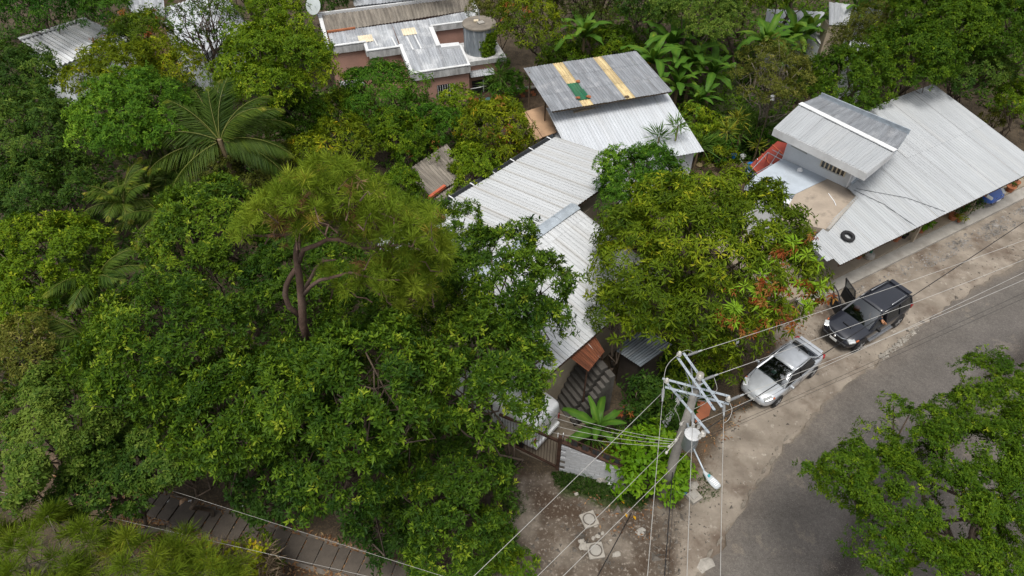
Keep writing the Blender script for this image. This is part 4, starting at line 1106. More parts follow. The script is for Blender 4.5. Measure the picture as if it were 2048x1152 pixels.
def crown_points(lobes, dens, rg, depth=.25, zmin=-.2):
    P = []; A = []; lob = []
    for i, (c, r) in enumerate(lobes):
        area = 4 * math.pi * ((r[0] * r[1]) ** 1.6 / 3 + 2 * (r[0] * r[2]) ** 1.6 / 3) ** (1 / 1.6) * (1 - zmin) / 2
        n = int(area * dens * (0.4 if i == len(lobes) - 1 else 1))
        if n < 1: continue
        d = sphere_pts(n, rg, zmin)
        # lumpy surface
        k = 1 - np.abs(rg.normal(0, depth, n)) + .10 * np.sin(d[:, 0] * 5 + i) * np.cos(d[:, 1] * 6 + 2 * i)
        P.append(c + d * r * k[:, None]); A.append(norm(d / r)); lob.append(np.full(n, i))
    P = np.concatenate(P); A = np.concatenate(A); lob = np.concatenate(lob)
    f = bumps(P, 1.15, rg)
    P = P + A * (f * .22 + .04)[:, None]
    keep = bumps(P, .75, rg) + .55 * f > -.62
    for i, (c, r) in enumerate(lobes):
        q = (P - c) / (r * .72)
        keep &= ~((np.sum(q * q, 1) < 1) & (lob != i))
    return P[keep], A[keep], lob[keep]

def limb(mb, a, b, r0, r1, rg, wob=.12, n=6):
    a = Vector(a); b = Vector(b)
    Ls = (b - a).length
    pts = []
    for i in range(n + 1):
        t = i / n
        p = a.lerp(b, t)
        p += Vector(rg.normal(0, 1, 3)) * wob * Ls * .12 * math.sin(math.pi * t)
        p.z -= .08 * Ls * math.sin(math.pi * t) * .5
        pts.append(p)
    mb.tube(pts, [r0 + (r1 - r0) * i / n for i in range(n + 1)], 7)
    return pts

_seed = [100]
def tree(label, name, u, v, z, R, Hc, spec, nl=18, lr=None, dens=1.0, cat='tree', group=None, flat=.85, base=None, trunk=True,
         bark='bark', tmean=.45, tvar=.17, tl=.14, flush=0, lobes=None, cut=None, zmin=-.25, size=1.0, ry=None, depth=.22, bare=0, core=True, c=None, tr=None):
    _seed[0] += 1
    rg = np.random.default_rng(_seed[0])
    sp = SPEC[spec]
    if c is None:
        c = at(u, v, z)
        ppm = CAM_F / (c.y * math.cos(CAM_P) + (CAM_H - c.z) * math.sin(CAM_P))
        R = (R * 1.07 + 6) / ppm; Hc = R * Hc
    else:
        c = Vector(c)
    lr = lr or R * .36
    lb = lobes if lobes is not None else make_lobes(c, R, Hc, nl, lr, rg, zmin, flat, core, ry)
    L = sp['L'] * size; W = sp['W'] * size
    P, A, lob = crown_points(lb, dens * .95 / (L * L), rg, depth)
    P[:, 2] = np.maximum(P[:, 2], .15)
    if cut is not None:                          # side of the crown kept pruned clear of the parked cars
        k_ = (P[:, 0] - cut[0]) * cut[2] + (P[:, 1] - cut[1]) * cut[3] + cut[4] * (P[:, 2] - 2.0) < 0
        P, A, lob = P[k_], A[k_], lob[k_]
    A = norm(A * np.array([1, 1, .8]) + np.array([0, 0, .45]) + rg.normal(0, .22, A.shape))
    lt = rg.normal(0, tl, len(lb))
    T = tmean - .12 + lt[lob] + rg.normal(0, tvar * .6, len(P)) + rg.gamma(1.0, .13, len(P))
    gx_, gy_ = (base if base is not None else (c.x, c.y))
    root = thing(name, label, cat, (gx_, gy_, 0), 0, group)
    a = rosettes(P, A, sp['n'], L, W, sp['e'][0], sp['e'][1], T, rg, lowz=sp['low'])
    me = leaf_mesh('crown', *a)
    TRI[0] += len(me.polygons)
    o = place(me, 'crown', LM[sp['mat']], root)
    if flush:
        sel = rg.choice(len(P), min(flush * 5, len(P)), replace=False)
        # new reddish leaves come in bunches
        cen = P[rg.choice(len(P), flush)]
        pp = np.repeat(cen, 6, 0) + rg.normal(0, .16, (flush * 6, 3)) + np.array([0, 0, .08])
        b_ = rosettes(pp, np.tile(np.array([[0, -.3, .95]]), (len(pp), 1)), 7, L * .85, W * .9, -.9, .3, rg.uniform(0, 1, len(pp)), rg, lowz=.5)
        place(leaf_mesh('new_leaves', *b_), 'new_leaves', LM['flush'], root)
    if trunk:
        mb = MB()
        tr_ = tr or max(.09, R * .045)
        top = Vector((c.x, c.y, max(.6, c.z - Hc * .35)))
        pts = limb(mb, (gx_, gy_, -.1), top, tr_, tr_ * .62, rg, .5, 7)
        sel = sorted(range(len(lb)), key=lambda i: -lb[i][0][2])[:min(14, max(5, len(lb) // 2))]
        for i in sel:
            q = lb[i][0]
            st_ = pts[int(rg.integers(3, 7))]
            limb(mb, st_, (q[0], q[1], q[2] + lb[i][1][2] * .3), tr_ * .38, .02, rg, .9, 5)
        for i in range(bare):
            j = rg.integers(0, len(P)); st_ = Vector(pts[int(rg.integers(4, 7))])
            q = Vector(P[j]) + Vector(A[j]) * .1
            limb(mb, st_.lerp(q, .35), q, .035, .008, rg, 1.2, 5)
        t_ = mb.obj('trunk', MT[bark], root, smooth=True)
    return root

def twigs(root, pts_a, pts_b, rg, mat='bark_pale', r=.012, name='bare_twig'):
    mb = MB()
    for a, b in zip(pts_a, pts_b):
        limb(mb, a, b, r, r * .4, rg, 1.2, 4)
    return mb.obj(name, MT[mat], root)

# ---------------------------------------------------------------- individual trees: label, name, u, v, z, crown radius in photo pixels at its distance, vertical semi-axis ratio, spec
T = tree
T('tall dark tree filling the top left corner', 'shade_tree', 75, 5, 6, 100, .7, 'mangog', 20, tmean=.14, tvar=.12)
T('dark tree above the white ribbed roof, top left', 'shade_tree', 205, 18, 5.5, 50, .8, 'mangog', 12, tmean=.22)
T('round dark tree at the left edge below the white ribbed roof', 'round_tree', 28, 165, 6, 84, .75, 'dark', 22, tmean=.5)
T('brownish mango tree beside the white ribbed roof', 'mango_tree', 275, 70, 5.6, 60, .7, 'mango', 16, tmean=.25, flush=6)
T('yellow green mango tree between the white roof and the coconut palm', 'mango_tree', 222, 152, 6.0, 80, .75, 'yellow', 20, tmean=.36, tl=.1)
T('yellow green tree above the coconut palm', 'mango_tree', 335, 135, 5.4, 66, .7, 'yellow', 14, tmean=.45)
T('bright feathery green tree left of the coconut palm', 'feathery_tree', 275, 240, 7, 108, .75, 'fine', 34, lr=1.0, tmean=.62, flat=.6, bare=8)
T('dark green tree at the left edge below the round dark tree', 'shade_tree', 70, 270, 6, 98, .75, 'dark', 22, tmean=.6)
T('low dark tree left of the areca palms', 'shade_tree', 95, 385, 4.5, 100, .7, 'dark', 20, tmean=.5)
T('open tree with bare grey branches before the white house, upper left', 'open_tree', 405, 45, 6.5, 88, .8, 'lime', 15, lr=.85, dens=.35, tmean=.2, bare=46, core=False)
T('lime green tree at the top edge left of the satellite dish', 'shade_tree', 555, 22, 5.5, 56, .75, 'lime', 16, tmean=.42)
T('tall pale green tree left of the pink house', 'tall_tree', 548, 140, 7.2, 108, .85, 'lime', 34, lr=1.1, tmean=.52, size=1.1)
T('dark leafy tree between the palm and the pink house wall', 'shade_tree', 600, 240, 4.5, 62, .9, 'lime', 14, tmean=.12)
T('round drooping mango tree in front of the pink house', 'mango_tree', 770, 196, 4.4, 84, .75, 'mangog', 22, tmean=.45)
T('mixed green tree with pale tips left of the drooping mango', 'fruit_tree', 680, 235, 4.0, 58, .8, 'lime', 14, tmean=.42)
T('light green shrubby tree below the aqua panel', 'fruit_tree', 925, 222, 3.0, 46, .9, 'lime', 14, tmean=.6, dens=.8)
T('green tree in the middle of the orchard behind the pine', 'fruit_tree', 800, 280, 4.0, 68, .8, 'lime', 18, tmean=.35, flush=4)
T('small dark tree right of the drooping mango', 'fruit_tree', 868, 262, 3.6, 52, .85, 'fine', 14, tmean=.3, flush=3)
T('yellow mango tree with orange new leaves by the brown board roof', 'mango_tree', 985, 265, 3.8, 74, .8, 'yellow', 22, tmean=.4, flush=9)
T('yellowish long leaved tree behind the pine', 'mango_tree', 668, 308, 4.6, 80, .65, 'yellow', 18, tmean=.3, bare=10)
T('bright green small tree beside the gutter of the central house', 'citrus_tree', 945, 352, 3.4, 55, .9, 'lime', 18, tmean=.55)
T('small green bush tree by the far end of the gutter', 'citrus_tree', 1030, 312, 2.6, 36, .9, 'yellow', 10, tmean=.25, flush=3)
T('green tree left of the brown hut behind the pine', 'citrus_tree', 795, 385, 4.0, 52, .9, 'lime', 14, tmean=.4)
T('flowering bush tree below the coconut palm', 'flowering_tree', 525, 345, 4.0, 72, .65, 'olive', 18, tmean=.3, bare=14, flush=2)
T('broad dark leafed tree at upper left of the pine', 'ficus_tree', 425, 470, 6.5, 112, .8, 'ficus', 32, lr=1.1, tmean=.55, bare=8)
T('bright lobed tree at the left edge beside the small palms', 'lime_tree', 100, 540, 6.0, 122, .75, 'lime', 30, lr=1.0, tmean=.42, tl=.12)
T('wispy olive tree at the left edge', 'willow_tree', 22, 710, 6.0, 82, .9, 'olive', 16, tmean=.55, dens=.8, bare=14)
T('olive bush hiding the foot of the coconut palm', 'flowering_tree', 455, 325, 5.2, 50, .8, 'olive', 14, tmean=.35, bare=6)
# the great dark tree round the pine: several stems with crowns of their own
T('left crown of the great dark tree, below the small palms', 'ficus_tree', 345, 690, 8.0, 150, .75, 'ficus', 40, lr=1.0, tmean=.45, bare=14)
T('lower left crown of the great dark tree, hanging above the slab path', 'ficus_tree', 470, 830, 7.0, 118, .8, 'ficus', 32, lr=.95, tmean=.42, bare=6)
T('middle crown of the great dark tree beneath the pine', 'ficus_tree', 745, 775, 9.5, 134, .75, 'ficus', 38, lr=1.0, tmean=.42, bare=10)
T('back crown of the great dark tree just behind the pine trunk', 'ficus_tree', 615, 575, 5.2, 118, .75, 'ficus', 30, lr=1.0, tmean=.42, bare=10)
T('right back crown of the great dark tree behind the pine needles', 'ficus_tree', 800, 610, 6.2, 112, .8, 'ficus', 28, lr=1.0, tmean=.38, bare=4)
T('centre crown of the great dark tree at the foot of the pine', 'ficus_tree', 600, 785, 8.8, 100, .8, 'ficus', 26, lr=.95, tmean=.40, bare=4)
T('lower middle crown of the great dark tree', 'ficus_tree', 690, 915, 6.2, 128, .8, 'ficus', 34, lr=1.0, tmean=.36, bare=6)
T('right crown of the great dark tree against the white roof', 'ficus_tree', 1005, 585, 8.0, 124, .9, 'ficus', 36, lr=.85, tmean=.48, bare=6, dens=1.15)
T('right outermost crown of the great dark tree over the lower white roof', 'ficus_tree', 1062, 655, 7.0, 62, .9, 'ficus', 18, lr=.6, tmean=.46)
T('lower right crown of the great dark tree above the white van', 'ficus_tree', 962, 752, 8.0, 128, .85, 'ficus', 34, lr=.9, tmean=.45, bare=6)
T('drooping lowest crown of the great dark tree beside the lane', 'ficus_tree', 905, 975, 4.0, 118, 1.0, 'ficus', 30, lr=.95, tmean=.38)
T('bottom crown of the great dark tree at the lower edge beside the lane', 'ficus_tree', 905, 1105, 2.4, 92, .8, 'ficus', 20, lr=.8, tmean=.45)
T('small crown of the great dark tree between pine and hut', 'ficus_tree', 880, 470, 6.0, 78, .9, 'ficus', 20, lr=.85, tmean=.45)
T('shaded understorey tree at the foot of the great dark tree', 'understorey_tree', 560, 960, 2.6, 85, .8, 'dark', 16, tmean=.35)
T('dark understorey tree above the far end of the slab path', 'understorey_tree', 760, 1050, 2.2, 70, .8, 'dark', 14, tmean=.3)
T('dark shrubby tree with bare twigs left of the great dark tree', 'understorey_tree', 265, 790, 4.0, 75, 1.0, 'lime', 14, tmean=.22, dens=.7, bare=22)
T('dark feathery tree in the lower left above the pine tops', 'feathery_tree', 85, 870, 6.5, 135, .7, 'feather', 34, lr=.95, tmean=.85, flat=.6)
T('dark feathery tree overhanging the end of the slab path', 'feathery_tree', 330, 890, 5.0, 105, .7, 'feather', 28, lr=.85, tmean=.7, flat=.6)
T('drooping dark feathery branches over the lower left lane', 'feathery_tree', 215, 968, 4.8, 82, .9, 'feather', 22, lr=.7, tmean=.55, flat=.7)
# middle
T('large spreading mango tree with red new leaves beside the silver car', 'mango_tree', 1410, 524, 5.2, 210, .75, 'mango', 60, lr=1.15, tmean=.45, dens=1.2, bare=24, base=tuple(at(1390, 660)[:2]), cut=(*at(1560, 690, 2.0)[:2], .72, -.69, -.22))
T('low mango branches behind the utility pole', 'mango_shoots', 1400, 722, 1.8, 75, .75, 'mango', 16, lr=.6, tmean=.52, trunk=True)
T('leafy mango branches overhanging the right edge of the lower white roof', 'mango_shoots', 1238, 632, 4.4, 56, .9, 'mango', 18, lr=.6, tmean=.42, trunk=True)
T('green light leaved tree between the white roofs and the mango', 'feathery_tree', 1285, 378, 5.6, 98, .8, 'fine', 30, lr=.8, tmean=.45, flat=.65, bare=10)
T('round bright bush at the corner of the bright metal roof', 'round_bush', 1395, 262, 2.0, 36, 1.0, 'lime', 9, tmean=.6)
# right: the street tree, branches reaching over the asphalt
_rg = np.random.default_rng(5)
_lb = []
_hub = at(2010, 1050, 5.6)
for (u_, v_) in ((1611, 950), (1650, 915), (1640, 985), (1727, 898), (1786, 838), (1760, 930), (1894, 818), (1850, 870), (1940, 745), (1989, 750), (2026, 760), (1665, 1004), (1698, 1035), (1702, 1065), (1722, 1120), (1760, 1150), (2090, 830), (2110, 900)):
    tip = at(u_, v_, 6.5 + _rg.uniform(-.3, .5))
    for t_, r_ in ((1.0, .26), (.93, .42), (.83, .62), (.7, .85), (.55, 1.05), (.38, 1.2)):
        c_ = _hub.lerp(tip, t_) + Vector((_rg.normal(0, .12), _rg.normal(0, .12), .9 * math.sin(math.pi * t_ * .8) + _rg.normal(0, .15)))
        _lb.append((np.array(c_), np.array([r_, r_ * .9, r_ * .62])))
for _ in range(26):
    c_ = at(_rg.uniform(1800, 2100), _rg.uniform(860, 1180), _rg.uniform(6.4, 7.6))
    _lb.append((np.array(c_), np.array([1.0, .9, .7]) * _rg.uniform(.6, 1.1)))
_lb.append((np.array(_hub), np.array([2.2, 2.0, 1.2])))
T('large tree at the lower right corner spreading over the asphalt', 'street_tree', 0, 0, 0, 5, 3, 'lime', c=_hub, tmean=.26, tl=.10, bare=0, base=(15.5, 8.2), bark='bark', size=.62, dens=1.1, lobes=_lb)
T('sparse olive tree with bare branches left of the upper storey', 'sparse_tree', 1545, 165, 4.6, 92, .8, 'olive', 22, lr=.8, dens=.6, tmean=.5, bare=44, core=False, bark='bark_pale')
T('dark tree behind the ridge of the upper storey', 'grove_tree', 1690, 172, 5.0, 84, .85, 'lime', 24, lr=.95, tmean=.1, tl=.1)
T('dark olive tree hiding the white house, right of the banana plants', 'grove_tree', 1735, 85, 5.0, 68, .9, 'olive', 16, tmean=.38, dens=.8)
T('green grove tree behind the wide metal roof', 'grove_tree', 1820, 120, 6.0, 80, .8, 'lime', 22, tmean=.1)
T('tall grove tree at the top right', 'grove_tree', 1890, 45, 7.0, 100, .75, 'lime', 24, tmean=.2)
T('grove tree in the top right corner', 'grove_tree', 2015, 60, 7.0, 100, .8, 'lime', 22, tmean=.14)
T('shaded grove tree above the corner of the wide metal roof', 'grove_tree', 1930, 135, 5.0, 72, .8, 'dark', 18, tmean=.6)
T('bright green tree at the right edge behind the wide metal roof', 'grove_tree', 2040, 205, 3.6, 48, .9, 'lime', 14, tmean=.55)
T('small pale shrub tree behind the right roof edge', 'grove_tree', 1990, 240, 2.0, 24, 1.0, 'olive', 8, tmean=.7, dens=.7)
# background trees along the top edge
for u_, v_, z_, r_, sp_, tm_, lab_ in ((25, -45, 6, 85, 'mangog', .1, 'background tree beyond the top left corner'), (160, -40, 6, 70, 'dark', .45, 'background tree behind the tall dark top left tree'), (480, -38, 6, 75, 'lime', .15, 'background tree behind the open branched tree'),
        (1110, -42, 6, 72, 'olive', .2, 'background tree behind the mango with the bare trunk'), (1330, -48, 6, 80, 'dark', .45, 'background tree behind the umbrella leaved tree'), (1450, -40, 5.5, 60, 'lime', .12, 'background tree between the umbrella tree and the banana house'),
        (1800, -30, 6.5, 80, 'lime', .1, 'background tree behind the sloping grey roof, top right'), (1950, -35, 7, 85, 'lime', .12, 'background tree behind the top right grove'), (860, -60, 6, 80, 'dark', .4, 'background tree behind the pale roofed house')):
    T(lab_, 'background_tree', u_, v_, z_, r_, .75, sp_, 14, tmean=tm_, size=1.8, group='trees along the top edge')
# top middle
T('tall mango with orange leaves on the bare trunk right of the pink house', 'mango_tree', 1052, 55, 6.0, 66, 1.0, 'yellow', 18, tmean=.16, dens=.7, flush=7, base=tuple(at(1085, 135)[:2]))
T('leafy tree behind the water tank', 'shade_tree', 1000, 12, 5.0, 48, .9, 'olive', 12, tmean=.4)
T('dark brown bamboo clump at the top edge', 'bamboo_clump', 1190, 0, 4.6, 88, .8, 'olive', 18, tmean=.1, dens=.55, bare=34)
T('dark shade tree at the top edge above the lone banana plant', 'shade_tree', 1275, 5, 5.0, 62, .8, 'dark', 14, tmean=.5)
T('grey green umbrella leaved tree above the banana grove', 'umbrella_tree', 1395, 25, 6.0, 92, .7, 'dark', 28, lr=.8, tmean=.75, flat=.5)
T('tree at the top edge left of the banana house', 'shade_tree', 1500, -8, 5.5, 66, .75, 'mango', 14, tmean=.25)
T('tree at the top edge above the banana house', 'shade_tree', 1590, -25, 6.0, 66, .8, 'mango', 12, tmean=.3)
T('dark tree at the top edge between the pale roof and the satellite dish', 'shade_tree', 660, -2, 4.5, 44, .9, 'dark', 12, tmean=.4)
T('low green tree between the bare mango trunk and the lone banana', 'shade_tree', 1120, 118, 2.2, 40, .8, 'lime', 12, tmean=.3)
T('leafy bush behind the grey striped roof', 'round_bush', 1225, 92, 2.2, 46, .8, 'lime', 12, tmean=.36)
T('dark bush beside the brown yard left of the grey striped roof', 'round_bush', 1010, 165, 1.6, 36, 1.0, 'fine', 10, tmean=.3)
# ------------------------------------------------------------------ pine
def at_y(u, v, y):
    x = (u - 1024.0) / CAM_F; yy = (576.0 - v) / CAM_F
    dy = math.cos(CAM_P) + yy * math.sin(CAM_P); dz = -math.sin(CAM_P) + yy * math.cos(CAM_P)
    t = y / dy
    return Vector((x * t, y, CAM_H + dz * t))

def needles(name, C, A, n, L, W, tint, rg, mat, parent, e=(-.15, 1.35), low=.0):
    a = rosettes(C, A, n, L, W, e[0], e[1], tint, rg, Lvar=.15, lowz=low)
    me = leaf_mesh(name, *a, bend=.06)
    TRI[0] += len(me.polygons)
    return place(me, name, LM[mat], parent)

rgp = np.random.default_rng(42)
pb = at(614, 690, 8.0)
PY = pb.y
pine = thing('pine_tree', 'tall pine with reddish bent trunk and yellow green needles rising above the dark trees', 'tree', (pb.x + .3, PY, 0))
mb = MB()
def pth(pts, r0, r1, yo=0.0, n=8):
    P_ = []
    for i, (u, v) in enumerate(pts):
        P_.append(at_y(u, v, PY + yo * i / max(1, len(pts) - 1)))
    k = len(P_)
    mb.tube(P_, [r0 + (r1 - r0) * i / (k - 1) for i in range(k)], n)
    return P_
mb.tube([(pb.x + .3, PY, -.2), (pb.x + .2, PY, 4), at_y(640, 740, PY), at_y(619, 690, PY)], [.26, .20, .16, .145], 9)
pth([(619, 690), (606, 650), (604, 610), (599, 555), (593, 519), (593, 497), (604, 464), (615, 435), (640, 405), (650, 370)], .145, .03)
pth([(598, 630), (578, 614), (570, 590), (573, 570), (581, 553), (594, 534)], .09, .07)
b1 = pth([(598, 524), (607, 499), (633, 490), (655, 479), (677, 479), (728, 497), (772, 493), (805, 488), (840, 500)], .08, .02, -.9)
b2 = pth([(608, 580), (622, 556), (632, 535), (648, 522), (672, 519)], .06, .02, -.6)
b3 = pth([(607, 590), (622, 572), (640, 560), (664, 555), (700, 545), (760, 560), (800, 560)], .07, .02, -.7)
b4 = pth([(604, 464), (560, 470), (520, 472), (485, 468)], .06, .02, .3)
b5 = pth([(612, 440), (650, 450), (668, 440), (674, 417), (715, 405), (760, 410)], .06, .02, .5)
b6 = pth([(677, 479), (730, 450), (790, 430), (850, 440)], .05, .02, .4)
b7 = pth([(700, 545), (760, 590), (830, 600)], .05, .02, -.4)
mb.obj('trunk', MT['bark_pine'], pine, smooth=True)
clouds = [((485, 462), 24, 26, .5), ((530, 430), 40, 70, .9), ((560, 395), 38, 60, .9), ((600, 380), 45, 70, 1.0), ((650, 350), 45, 75, 1.0), ((705, 355), 38, 55, .9), ((640, 420), 40, 50, .9), ((700, 410), 45, 60, 1.0),
          ((760, 395), 45, 70, 1.0), ((780, 440), 55, 90, 1.1), ((840, 450), 50, 90, 1.0), ((880, 490), 32, 55, .8), ((860, 520), 40, 60, .8), ((720, 460), 40, 50, .8), ((800, 510), 48, 60, .9), ((740, 550), 40, 45, .8),
          ((790, 575), 45, 70, .8), ((840, 580), 38, 55, .7), ((820, 610), 30, 30, .6), ((690, 575), 20, 16, .4), ((660, 540), 16, 10, .3), ((610, 450), 30, 30, .6)]
C_ = []
for (u, v), rp_, n_, dp in clouds:
    for _ in range(int(n_ * .46)):
        a = rgp.uniform(0, 6.28); r = math.sqrt(rgp.uniform(0, 1))
        p = at_y(u + rp_ * r * math.cos(a), v + rp_ * .75 * r * math.sin(a), PY + rgp.normal(-.1, dp * .8))
        C_.append(p)
C_ = np.array([tuple(p) for p in C_])
A_ = norm(rgp.normal(0, .5, C_.shape) + np.array([0, -.15, .9]))
dead = rgp.uniform(0, 1, len(C_)) < .05
needles('crown', C_[~dead], A_[~dead], 64, .27, .013, rgp.normal(.52, .2, (~dead).sum()), rgp, 'pine', pine, e=(-.5, 1.4))
dc = np.concatenate([C_[dead], np.array([tuple(at_y(u + rgp.normal(0, 9), v + rgp.normal(0, 12), PY - .5)) for u, v in ((555, 445), (575, 395), (620, 400), (700, 450), (750, 460), (790, 450), (570, 470), (720, 530)) for _ in range(5)])])
needles('dead_needles', dc, norm(rgp.normal(0, .5, dc.shape) + np.array([0, 0, -.6])), 26, .2, .013, rgp.uniform(0, 1, len(dc)), rgp, 'dead', pine)
mbt = MB()
for i in rgp.choice(len(C_), 130, replace=False):
    q = Vector(C_[i]); limb(mbt, q + Vector((rgp.normal(0, .3), rgp.normal(0, .2), -.55)), q, .022, .01, rgp, 1.0, 3)
tag(mbt.obj('twigs', MT['bark_pine'], pine), kind='stuff')

# young pines in the lower left corner (tops only)
for k, (u, v, z, R, nt_, lab) in enumerate(((75, 1118, 5.6, 2.1, 56, 'young pine with bright needle tufts in the lower left corner'), (265, 1132, 5.0, 1.7, 44, 'second young pine from the left along the bottom edge'), (415, 1145, 4.4, 1.2, 18, 'smallest young pine at the bottom edge beside dry straw'))):
    c = at(u, v + 10, z)
    r_ = thing('young_pine', lab, 'tree', (c.x, c.y, 0), 0, None)
    d_ = sphere_pts(nt_, rgp, -.1)
    P_ = np.array(c) + d_ * np.array([R, R * .8, R * .55]) * rgp.uniform(.55, 1.05, (nt_, 1))
    needles('crown', P_, norm(d_ * .5 + np.array([0, 0, .9])), 130, .40, .012, rgp.normal(.5, .18, nt_), rgp, 'pine', r_, e=(-.3, 1.3))
    m_ = MB(); m_.tube([(c.x, c.y, -.1), (c.x + .1, c.y, c.z * .6), (c.x, c.y, c.z)], [.14, .1, .05], 7)
    for i in range(0, nt_, 2):
        limb(m_, (c.x, c.y, c.z - R * .5), P_[i], .035, .012, rgp, 1, 4)
    m_.obj('trunk', MT['bark_pale'], r_, smooth=True)
# dry brush pile
bc = at(430, 1120, 3.5)
br = thing('dry_brush', 'tangle of dry straw coloured vines beside the young pines', 'brush', (bc.x, bc.y, 0))
n_ = 900
P_ = np.array([tuple(at(u, v, z)) for u, v, z in zip(rgp.uniform(320, 540, n_), rgp.uniform(1095, 1180, n_), rgp.uniform(1.2, 3.0, n_))])
keep = (P_[:, 0] > -99)
needles('straw', P_, norm(rgp.normal(0, 1, P_.shape)), 5, .5, .018, rgp.uniform(0, 1, n_), rgp, 'straw', br, e=(-.5, 1.2))
vp = P_[rgp.choice(n_, 420)] + np.array([0, 0, .25])
place(leaf_mesh('vine_leaves', *rosettes(vp, np.tile(np.array([[0, -.2, 1.]]), (len(vp), 1)), 5, .13, .09, 0, 1, rgp.uniform(.5, 1, len(vp)), rgp)), 'vine_leaves', LM['yellow'], br)
m_ = MB()
for i in range(5):
    limb(m_, (bc.x + rgp.normal(0, 1.2), bc.y + rgp.normal(0, .5), 0), P_[i * 40], .03, .01, rgp, 1, 4)
m_.obj('stems', MT['bark_pale'], br)
# fallen log near the slab path
l0, l1 = at(205, 1080, 2.2), at(330, 1056, 2.0)
lg = thing('fallen_log', 'pale broken branch lying between the young pines and the lane', 'log', (l0.x, l0.y, 0))
m_ = MB(); m_.tube([l0, l0.lerp(l1, .4) + Vector((0, 0, .12)), l1], [.05, .11, .10], 8); m_.tube([l0.lerp(l1, .4), l0.lerp(l1, .1) + Vector((.1, .35, .1))], [.05, .02], 6)
m_.tube([l1, (l1.x + .2, l1.y, 0)], [.1, .1], 7)
m_.obj('limb', MT['bark_pale'], lg, smooth=True)

# ------------------------------------------------------------------ palms
MT['rachis'] = surf('rachis', (0.16, 0.17, 0.035), 0.6, 0, 0.2, 3, 18)
def frond_mesh(L, rg, nl=46, lw=.05, ll=.75, droop=.9, tint=.5, arch=1.0):
    """frond along +X in local space, rachis arching over"""
    t = np.linspace(0.05, 1, nl)
    x = L * (t - .12 * t ** 3 * arch)
    z = L * (.05 * t - .38 * arch * t ** 2.2)
    P_ = np.stack([x, np.zeros(nl), z], 1)
    tg = norm(np.gradient(P_, axis=0))
    up = norm(np.cross(np.tile(np.array([[0, -1., 0]]), (nl, 1)), tg)) * -1
    up = np.where(up[:, 2:3] < 0, -up, up)
    prof = np.sin(np.pi * (.08 + .88 * t) ** .8) ** .7
    PP = []; DD = []; UU = []; LL = []; TT = []
    for s_ in (-1, 1):
        d = np.stack([np.zeros(nl), np.full(nl, s_ * 1.0), np.zeros(nl)], 1) * .8 + tg * .65 + np.array([0, 0, -1]) * (droop * rg.uniform(.4, 1.1, (nl, 1)))
        PP.append(P_); DD.append(d); UU.append(up + np.array([0, 0, .2]) + rg.normal(0, .15, (nl, 3)))
        LL.append(ll * prof * rg.uniform(.85, 1.1, nl)); TT.append(np.clip(tint + rg.normal(0, .1, nl) + .35 * (t > .9), 0, 1))
    PP, DD, UU = np.concatenate(PP), np.concatenate(DD), np.concatenate(UU)
    LL, TT = np.concatenate(LL), np.concatenate(TT)
    return leaf_mesh('frond', PP, DD, UU, LL, np.full(len(LL), lw), TT, bend=.03), P_

def palm(label, name, pos, fronds, L, mats='palm', trunk_r=.14, lw=.05, ll=.75, group=None, stems=1, tint=.5, nl=46):
    root = thing(name, label, 'palm', (pos[0], pos[1], 0), 0, group)
    for az, el, k in fronds:
        rg = np.random.default_rng(int(az * 10 + el) % 9999 + 5)
        me, rp_ = frond_mesh(L * k, rg, nl, lw, ll * k ** .5, 1.15, tint + rg.normal(0, .1), .95 + .5 * rg.random())
        TRI[0] += len(me.polygons)
        me.materials.append(LM[mats])
        o = bpy.data.objects.new('frond', me); COL.objects.link(o); o.parent = root
        o.location = (0, 0, pos[2]); o.rotation_euler = (rg.normal(0, .12), -rad(el), rad(az))
        m_ = MB(); m_.tube([tuple(p) for p in rp_[::6]], [(.005 * L) * (1 - .85 * i / len(rp_[::6])) + .003 for i in range(len(rp_[::6]))], 5)
        rr = m_.obj('rachis', MT['rachis'], None); rr.parent = o
    m_ = MB(); m_.tube([(0, 0, -.1), (.08, .05, pos[2] * .5), (0, 0, pos[2] + .1)], [trunk_r * 1.2, trunk_r, trunk_r * .8], 9)
    m_.obj('trunk', MT['palm_stem'], root, local=True)
    return root
cp = at(440, 282, 6.6)
palm('tall coconut palm with long arching fronds in the upper left', 'coconut_palm', cp, [(95, 62, 1), (78, 70, .95), (122, 50, 1.05), (148, 38, 1.0), (172, 22, 1.1), (205, 8, 1.15), (228, -4, 1.1), (22, 42, 1.05), (45, 54, 1), (-4, 16, 1.1), (-14, 2, 1.1), (60, 30, 1.0), (110, 74, .8), (160, 58, .95), (10, 60, .95), (35, 26, 1.1), (190, 34, 1.0)], 3.3, nl=80, lw=.042, ll=1.1, tint=.26)
arecas = [(300, 380, 4.6, 'areca palm nearest the coconut palm'), (248, 405, 4.8, 'leftmost areca palm of the clump below the coconut palm'), (350, 345, 4.4, 'upper areca palm with bright fronds below the coconut palm'), (325, 430, 4.4, 'lower areca palm of the clump left of the great dark tree'), (195, 560, 5.8, 'dark areca palm between the bright lobed tree and the great dark tree'), (185, 685, 5.0, 'yellowing small palm above the banana at the left')]
for i, (u, v, z, lab) in enumerate(arecas):
    p = at(u, v, z)
    fr_ = [(a_ + R_.uniform(-14, 14), R_.choice([65, 50, 35, 22]) + R_.uniform(-8, 8), R_.uniform(.8, 1.1)) for a_ in range(0, 360, 26)]
    palm(lab, 'areca_palm', p, fr_, 2.3, trunk_r=.07, lw=.055, ll=.7, tint=.28 + .14 * (i % 2), nl=40)

